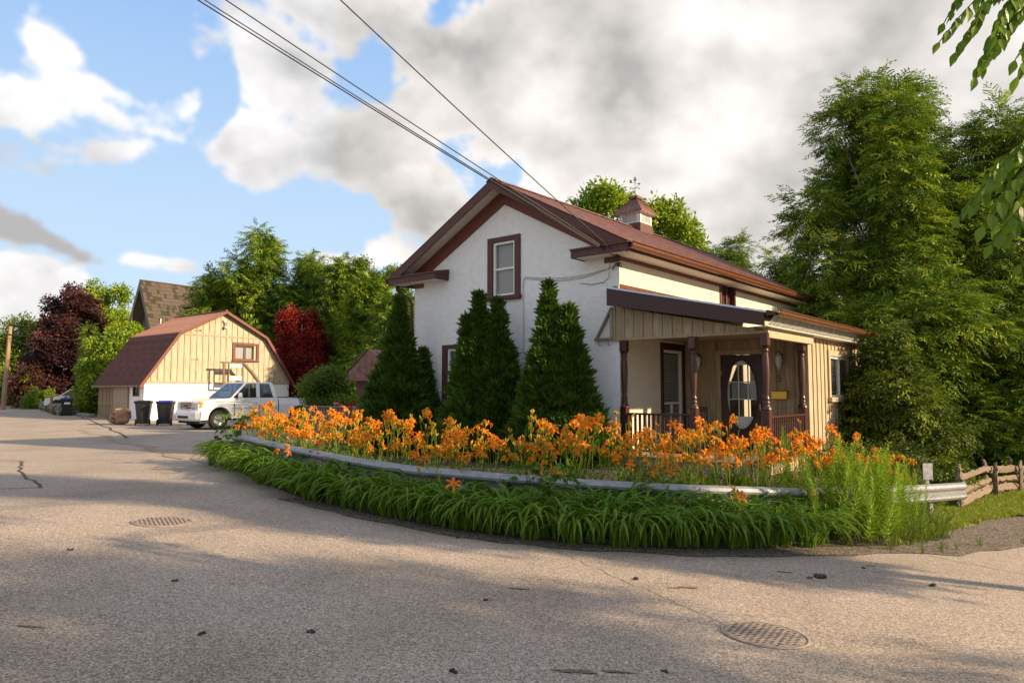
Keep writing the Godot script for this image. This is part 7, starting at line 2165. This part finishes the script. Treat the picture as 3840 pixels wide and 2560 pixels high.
func grass(r: RandomNumberGenerator):
	# short lawn
	var patch := []
	for v in 3:
		var g := G.new()
		for k in 40:
			var p := Vector3(r.randf_range(-0.13, 0.13), 0, r.randf_range(-0.13, 0.13))
			var d := Vector3(r.randf_range(-0.5, 0.5), 1.0, r.randf_range(-0.5, 0.5)).normalized()
			var t := r.randf_range(0.7, 1.3)
			var c := Color(0.20 * t, 0.27 * t, 0.025 * t)
			if r.randf() < 0.12: c = Color(0.28, 0.24, 0.06)
			var h := r.randf_range(0.03, 0.075)
			var s := Vector3(d.z, 0, -d.x).normalized() * 0.006 if absf(d.x) + absf(d.z) > 0.01 else Vector3(0.006, 0, 0)
			g.tri3(p - s, p + s, p + d * h, c, c, c)
		patch.append(g.mesh())
	var lawn := PackedVector2Array([Vector2(5.0, 9.45), Vector2(5.6, 9.95), Vector2(6.3, 10.7), Vector2(7.0, 11.45), Vector2(8.0, 12.45), Vector2(9.2, 13.45), Vector2(10.5, 14.25), Vector2(11.5, 14.65), Vector2(14.0, 15.1), Vector2(22, 17.6), Vector2(22, 26), Vector2(12.2, 20.8), Vector2(6.2, 14.2), Vector2(6.6, 12.4), Vector2(5.4, 10.6)])
	var xs := [[], [], []]; var cs := [[], [], []]
	var n := 0
	while n < 15000:
		var p := Vector2(r.randf_range(4.8, 20), r.randf_range(9, 24))
		if not Geometry2D.is_point_in_polygon(p, lawn): 
			continue
		n += 1
		if p.y > 19 and r.randf() < 0.6: continue
		var v := r.randf_range(0.7, 1.3)
		xs[n % 3].append(Transform3D(Basis(Vector3.UP, r.randf_range(0, TAU)).scaled(Vector3.ONE * r.randf_range(0.8, 1.4)), Vector3(p.x, garden(p.x, p.y) + 0.01, -p.y)))
		cs[n % 3].append(Color(v * r.randf_range(0.9, 1.2), v, v))
	for w in 3:
		var o := multi("lawn_grass" if w == 0 else "lawn_grass_%03d" % w, patch[w], xs[w], cs[w], mats.leaf, self)
		stuff(o, "short sunlit lawn grass along the split-rail fence", "grass")
	# weeds and ragged tufts at the edge of the lane
	var tuft := []
	for v in 4:
		var g := G.new()
		for k in 22:
			strap(g, Vector3(r.randf_range(-0.05, 0.05), 0, r.randf_range(-0.05, 0.05)), r.randf_range(0, TAU), r.randf_range(0.2, 0.45), r.randf_range(0.9, 1.5), r.randf_range(-1.0, 0.5), 0.008, Color(0.13, 0.19, 0.03) * r.randf_range(0.7, 1.3), 4)
		tuft.append(g.mesh())
	var wild := [[4.5, 9.35, 1.0], [4.9, 9.3, 1.1], [5.2, 9.5, 1.2], [5.5, 9.75, 1.2], [5.8, 10.0, 1.1], [6.1, 10.2, 1.0], [5.0, 9.8, 1.3], [5.4, 10.1, 1.3], [5.9, 10.5, 1.1], [6.3, 10.7, 0.9], [5.6, 10.9, 1.2], [6.2, 11.3, 1.2], [6.6, 11.2, 0.8], [4.7, 9.0, 0.5], [5.0, 8.85, 0.45], [5.35, 9.05, 0.4], [6.3, 9.75, 0.4], [-6.2, 14.9, 0.8], [-6.1, 14.5, 0.7], [-5.8, 14.1, 0.7], [-6.4, 15.3, 0.8], [7.9, 10.95, 0.35], [5.7, 9.3, 0.3], [7.2, 10.2, 0.3], [4.2, 9.1, 0.9], [4.4, 9.6, 1.2], [-5.3, 13.4, 0.6], [6.7, 11.8, 1.1], [6.9, 12.3, 1.0]]
	for q in wild:
		var o := part("grass_tuft", tuft[r.randi() % 4], mats.leaf, self, Vector3(q[0], garden(q[0], q[1]) - 0.01, -q[1]))
		o.name = numbered("grass_tuft"); o.rotation.y = r.randf_range(0, TAU); o.scale = Vector3.ONE * q[2] * 1.3
		o.set_meta("label", "ragged tuft of wild grass at the end of the daylily bed"); o.set_meta("category", "grass tuft"); o.set_meta("group", "grass tufts round the bed's ends")
	# rough grass at the head of the lane and along the stone wall
	xs = [[]]; cs = [[]]
	for k in 1500:
		var p := Vector2(-70, 84).lerp(Vector2(-54, 81), r.randf()) + Vector2(r.randf_range(0, 3), r.randf_range(0, 9)) if k < 700 else Vector2(-53.5, 79.8).lerp(Vector2(-28.9, 46.2), r.randf()) + Vector2(r.randf_range(-0.55, -0.35), -0.1)
		var sc := r.randf_range(1.0, 2.4) if k < 700 else r.randf_range(0.4, 0.9)
		var hh := 0.09 + 0.9 * smoothstep(60.0, 110.0, p.y) if k < 700 else 0.08
		xs[0].append(Transform3D(Basis(Vector3.UP, r.randf_range(0, TAU)).scaled(Vector3.ONE * sc), Vector3(p.x, hh, -p.y)))
		cs[0].append(Color(1, 1, 1) * r.randf_range(0.7, 1.3))
	var o2 := multi("roadside_grass", tuft[0], xs[0], cs[0], mats.leaf, self)
	stuff(o2, "rough grass and weeds at the head of the lane and along the stone wall", "grass")

# ---------------------------------------------------------------- wires
# from a through the point p, hanging by sag, and as far again beyond it
func service_wire(label: String, a: Vector3, p: Vector3, sag: float, rad: float, group: String):
	var f := 0.526
	wire(label, a, a + (p - a + Vector3(0, 4.0 * sag * f * (1.0 - f), 0)) / f, sag, rad, group)

func wire(label: String, a: Vector3, b: Vector3, sag: float, rad: float, group: String):
	var t := thing("overhead_wire", label, "wire", a, 0.0, group)
	var g := G.new()
	var pts := []
	for k in 25:
		var f := k / 24.0
		pts.append(a.lerp(b, f) - a - Vector3(0, sag * 4.0 * f * (1.0 - f), 0))
	g.tube(pts, rad, 6)
	part("strand", g, mats.cable, t)

func wires():
	var c := Vector3(2.33, 4.42, -15.12)
	var grp := "service wires to the house corner"
	service_wire("lowest of three service wires running to the house corner", c, Vector3(-4.57, 7.28, -10.0), 0.10, 0.010, grp)
	service_wire("middle of three service wires running to the house corner", c + Vector3(0.01, 0.03, 0), Vector3(-4.47, 7.28, -10.0), 0.16, 0.009, grp)
	service_wire("uppermost of three service wires running to the house corner", c + Vector3(-0.02, 0.06, 0), Vector3(-4.16, 7.28, -10.0), 0.12, 0.010, grp)
	service_wire("lone steeper wire running over the gable to the house corner", c + Vector3(0.0, 0.05, 0.02), Vector3(-2.24, 6.71, -9.0), 0.12, 0.010, grp)
	var p := Vector3(-42.4, 6.4, -59.9)
	wire("slack wire from the utility pole towards the garage", p, Vector3(-30.0, 6.2, -62.0), 0.35, 0.03, "wires at the utility pole")
	wire("wire leading off from the utility pole over the lane", p + Vector3(0, 0.4, 0), Vector3(-60.0, 9.6, -62.0), 0.3, 0.03, "wires at the utility pole")
	wire("lower wire from the utility pole to the chalet", p + Vector3(0, -0.3, 0), Vector3(-29.0, 2.4, -58.0), 0.4, 0.025, "wires at the utility pole")

func small_things():
	var hf := Transform3D(Basis(Vector3.UP, deg_to_rad(-40.0)), Vector3(2.31, 0, -15.2))
	var pr := RandomNumberGenerator.new(); pr.seed = 88
	for k in 2:
		var t := thing("geranium_pot", ["pot of red geraniums behind the deck railing", "pot of pink geraniums behind the deck railing"][k], "flower pot", hf * Vector3(-10.4 - k * 0.55, 0.16, -0.95), 0.0, "flower pots on the deck")
		var g := G.new(); g.lathe([[0.0, 0.0], [0.12, 0.0], [0.17, 0.32], [0.19, 0.34], [0.19, 0.38], [0.15, 0.38]], Vector3.ZERO, 14); part("pot", g, mats.paper, t)
		g = G.new()
		for j in 60:
			var o := rv(pr)
			add_leaf(g, Vector3(0, 0.55, 0) + o * Vector3(0.2, 0.2, 0.2) * pr.randf(), (o + Vector3.UP * 0.4).normalized(), Vector3.UP, 0.10, 0.09, Color(0.08, 0.16, 0.02))
		part("leaves", g, mats.leaf, t)
		for j in 5:
			g = G.new()
			var c := Vector3(pr.randf_range(-0.2, 0.2), pr.randf_range(0.92, 1.06), pr.randf_range(-0.15, 0.15))
			g.col = Color(0.62, 0.015, 0.02) if k == 0 else Color(0.85, 0.25, 0.40)
			for q in 26: g.tri(c + rv(pr) * 0.05, c + rv(pr) * 0.06, c + rv(pr) * 0.06)
			part("blossom", g, mats.petal, t)
	porch_things(Transform3D(Basis(Vector3.UP, deg_to_rad(-40.0)), Vector3(2.31, 0, -15.2)))
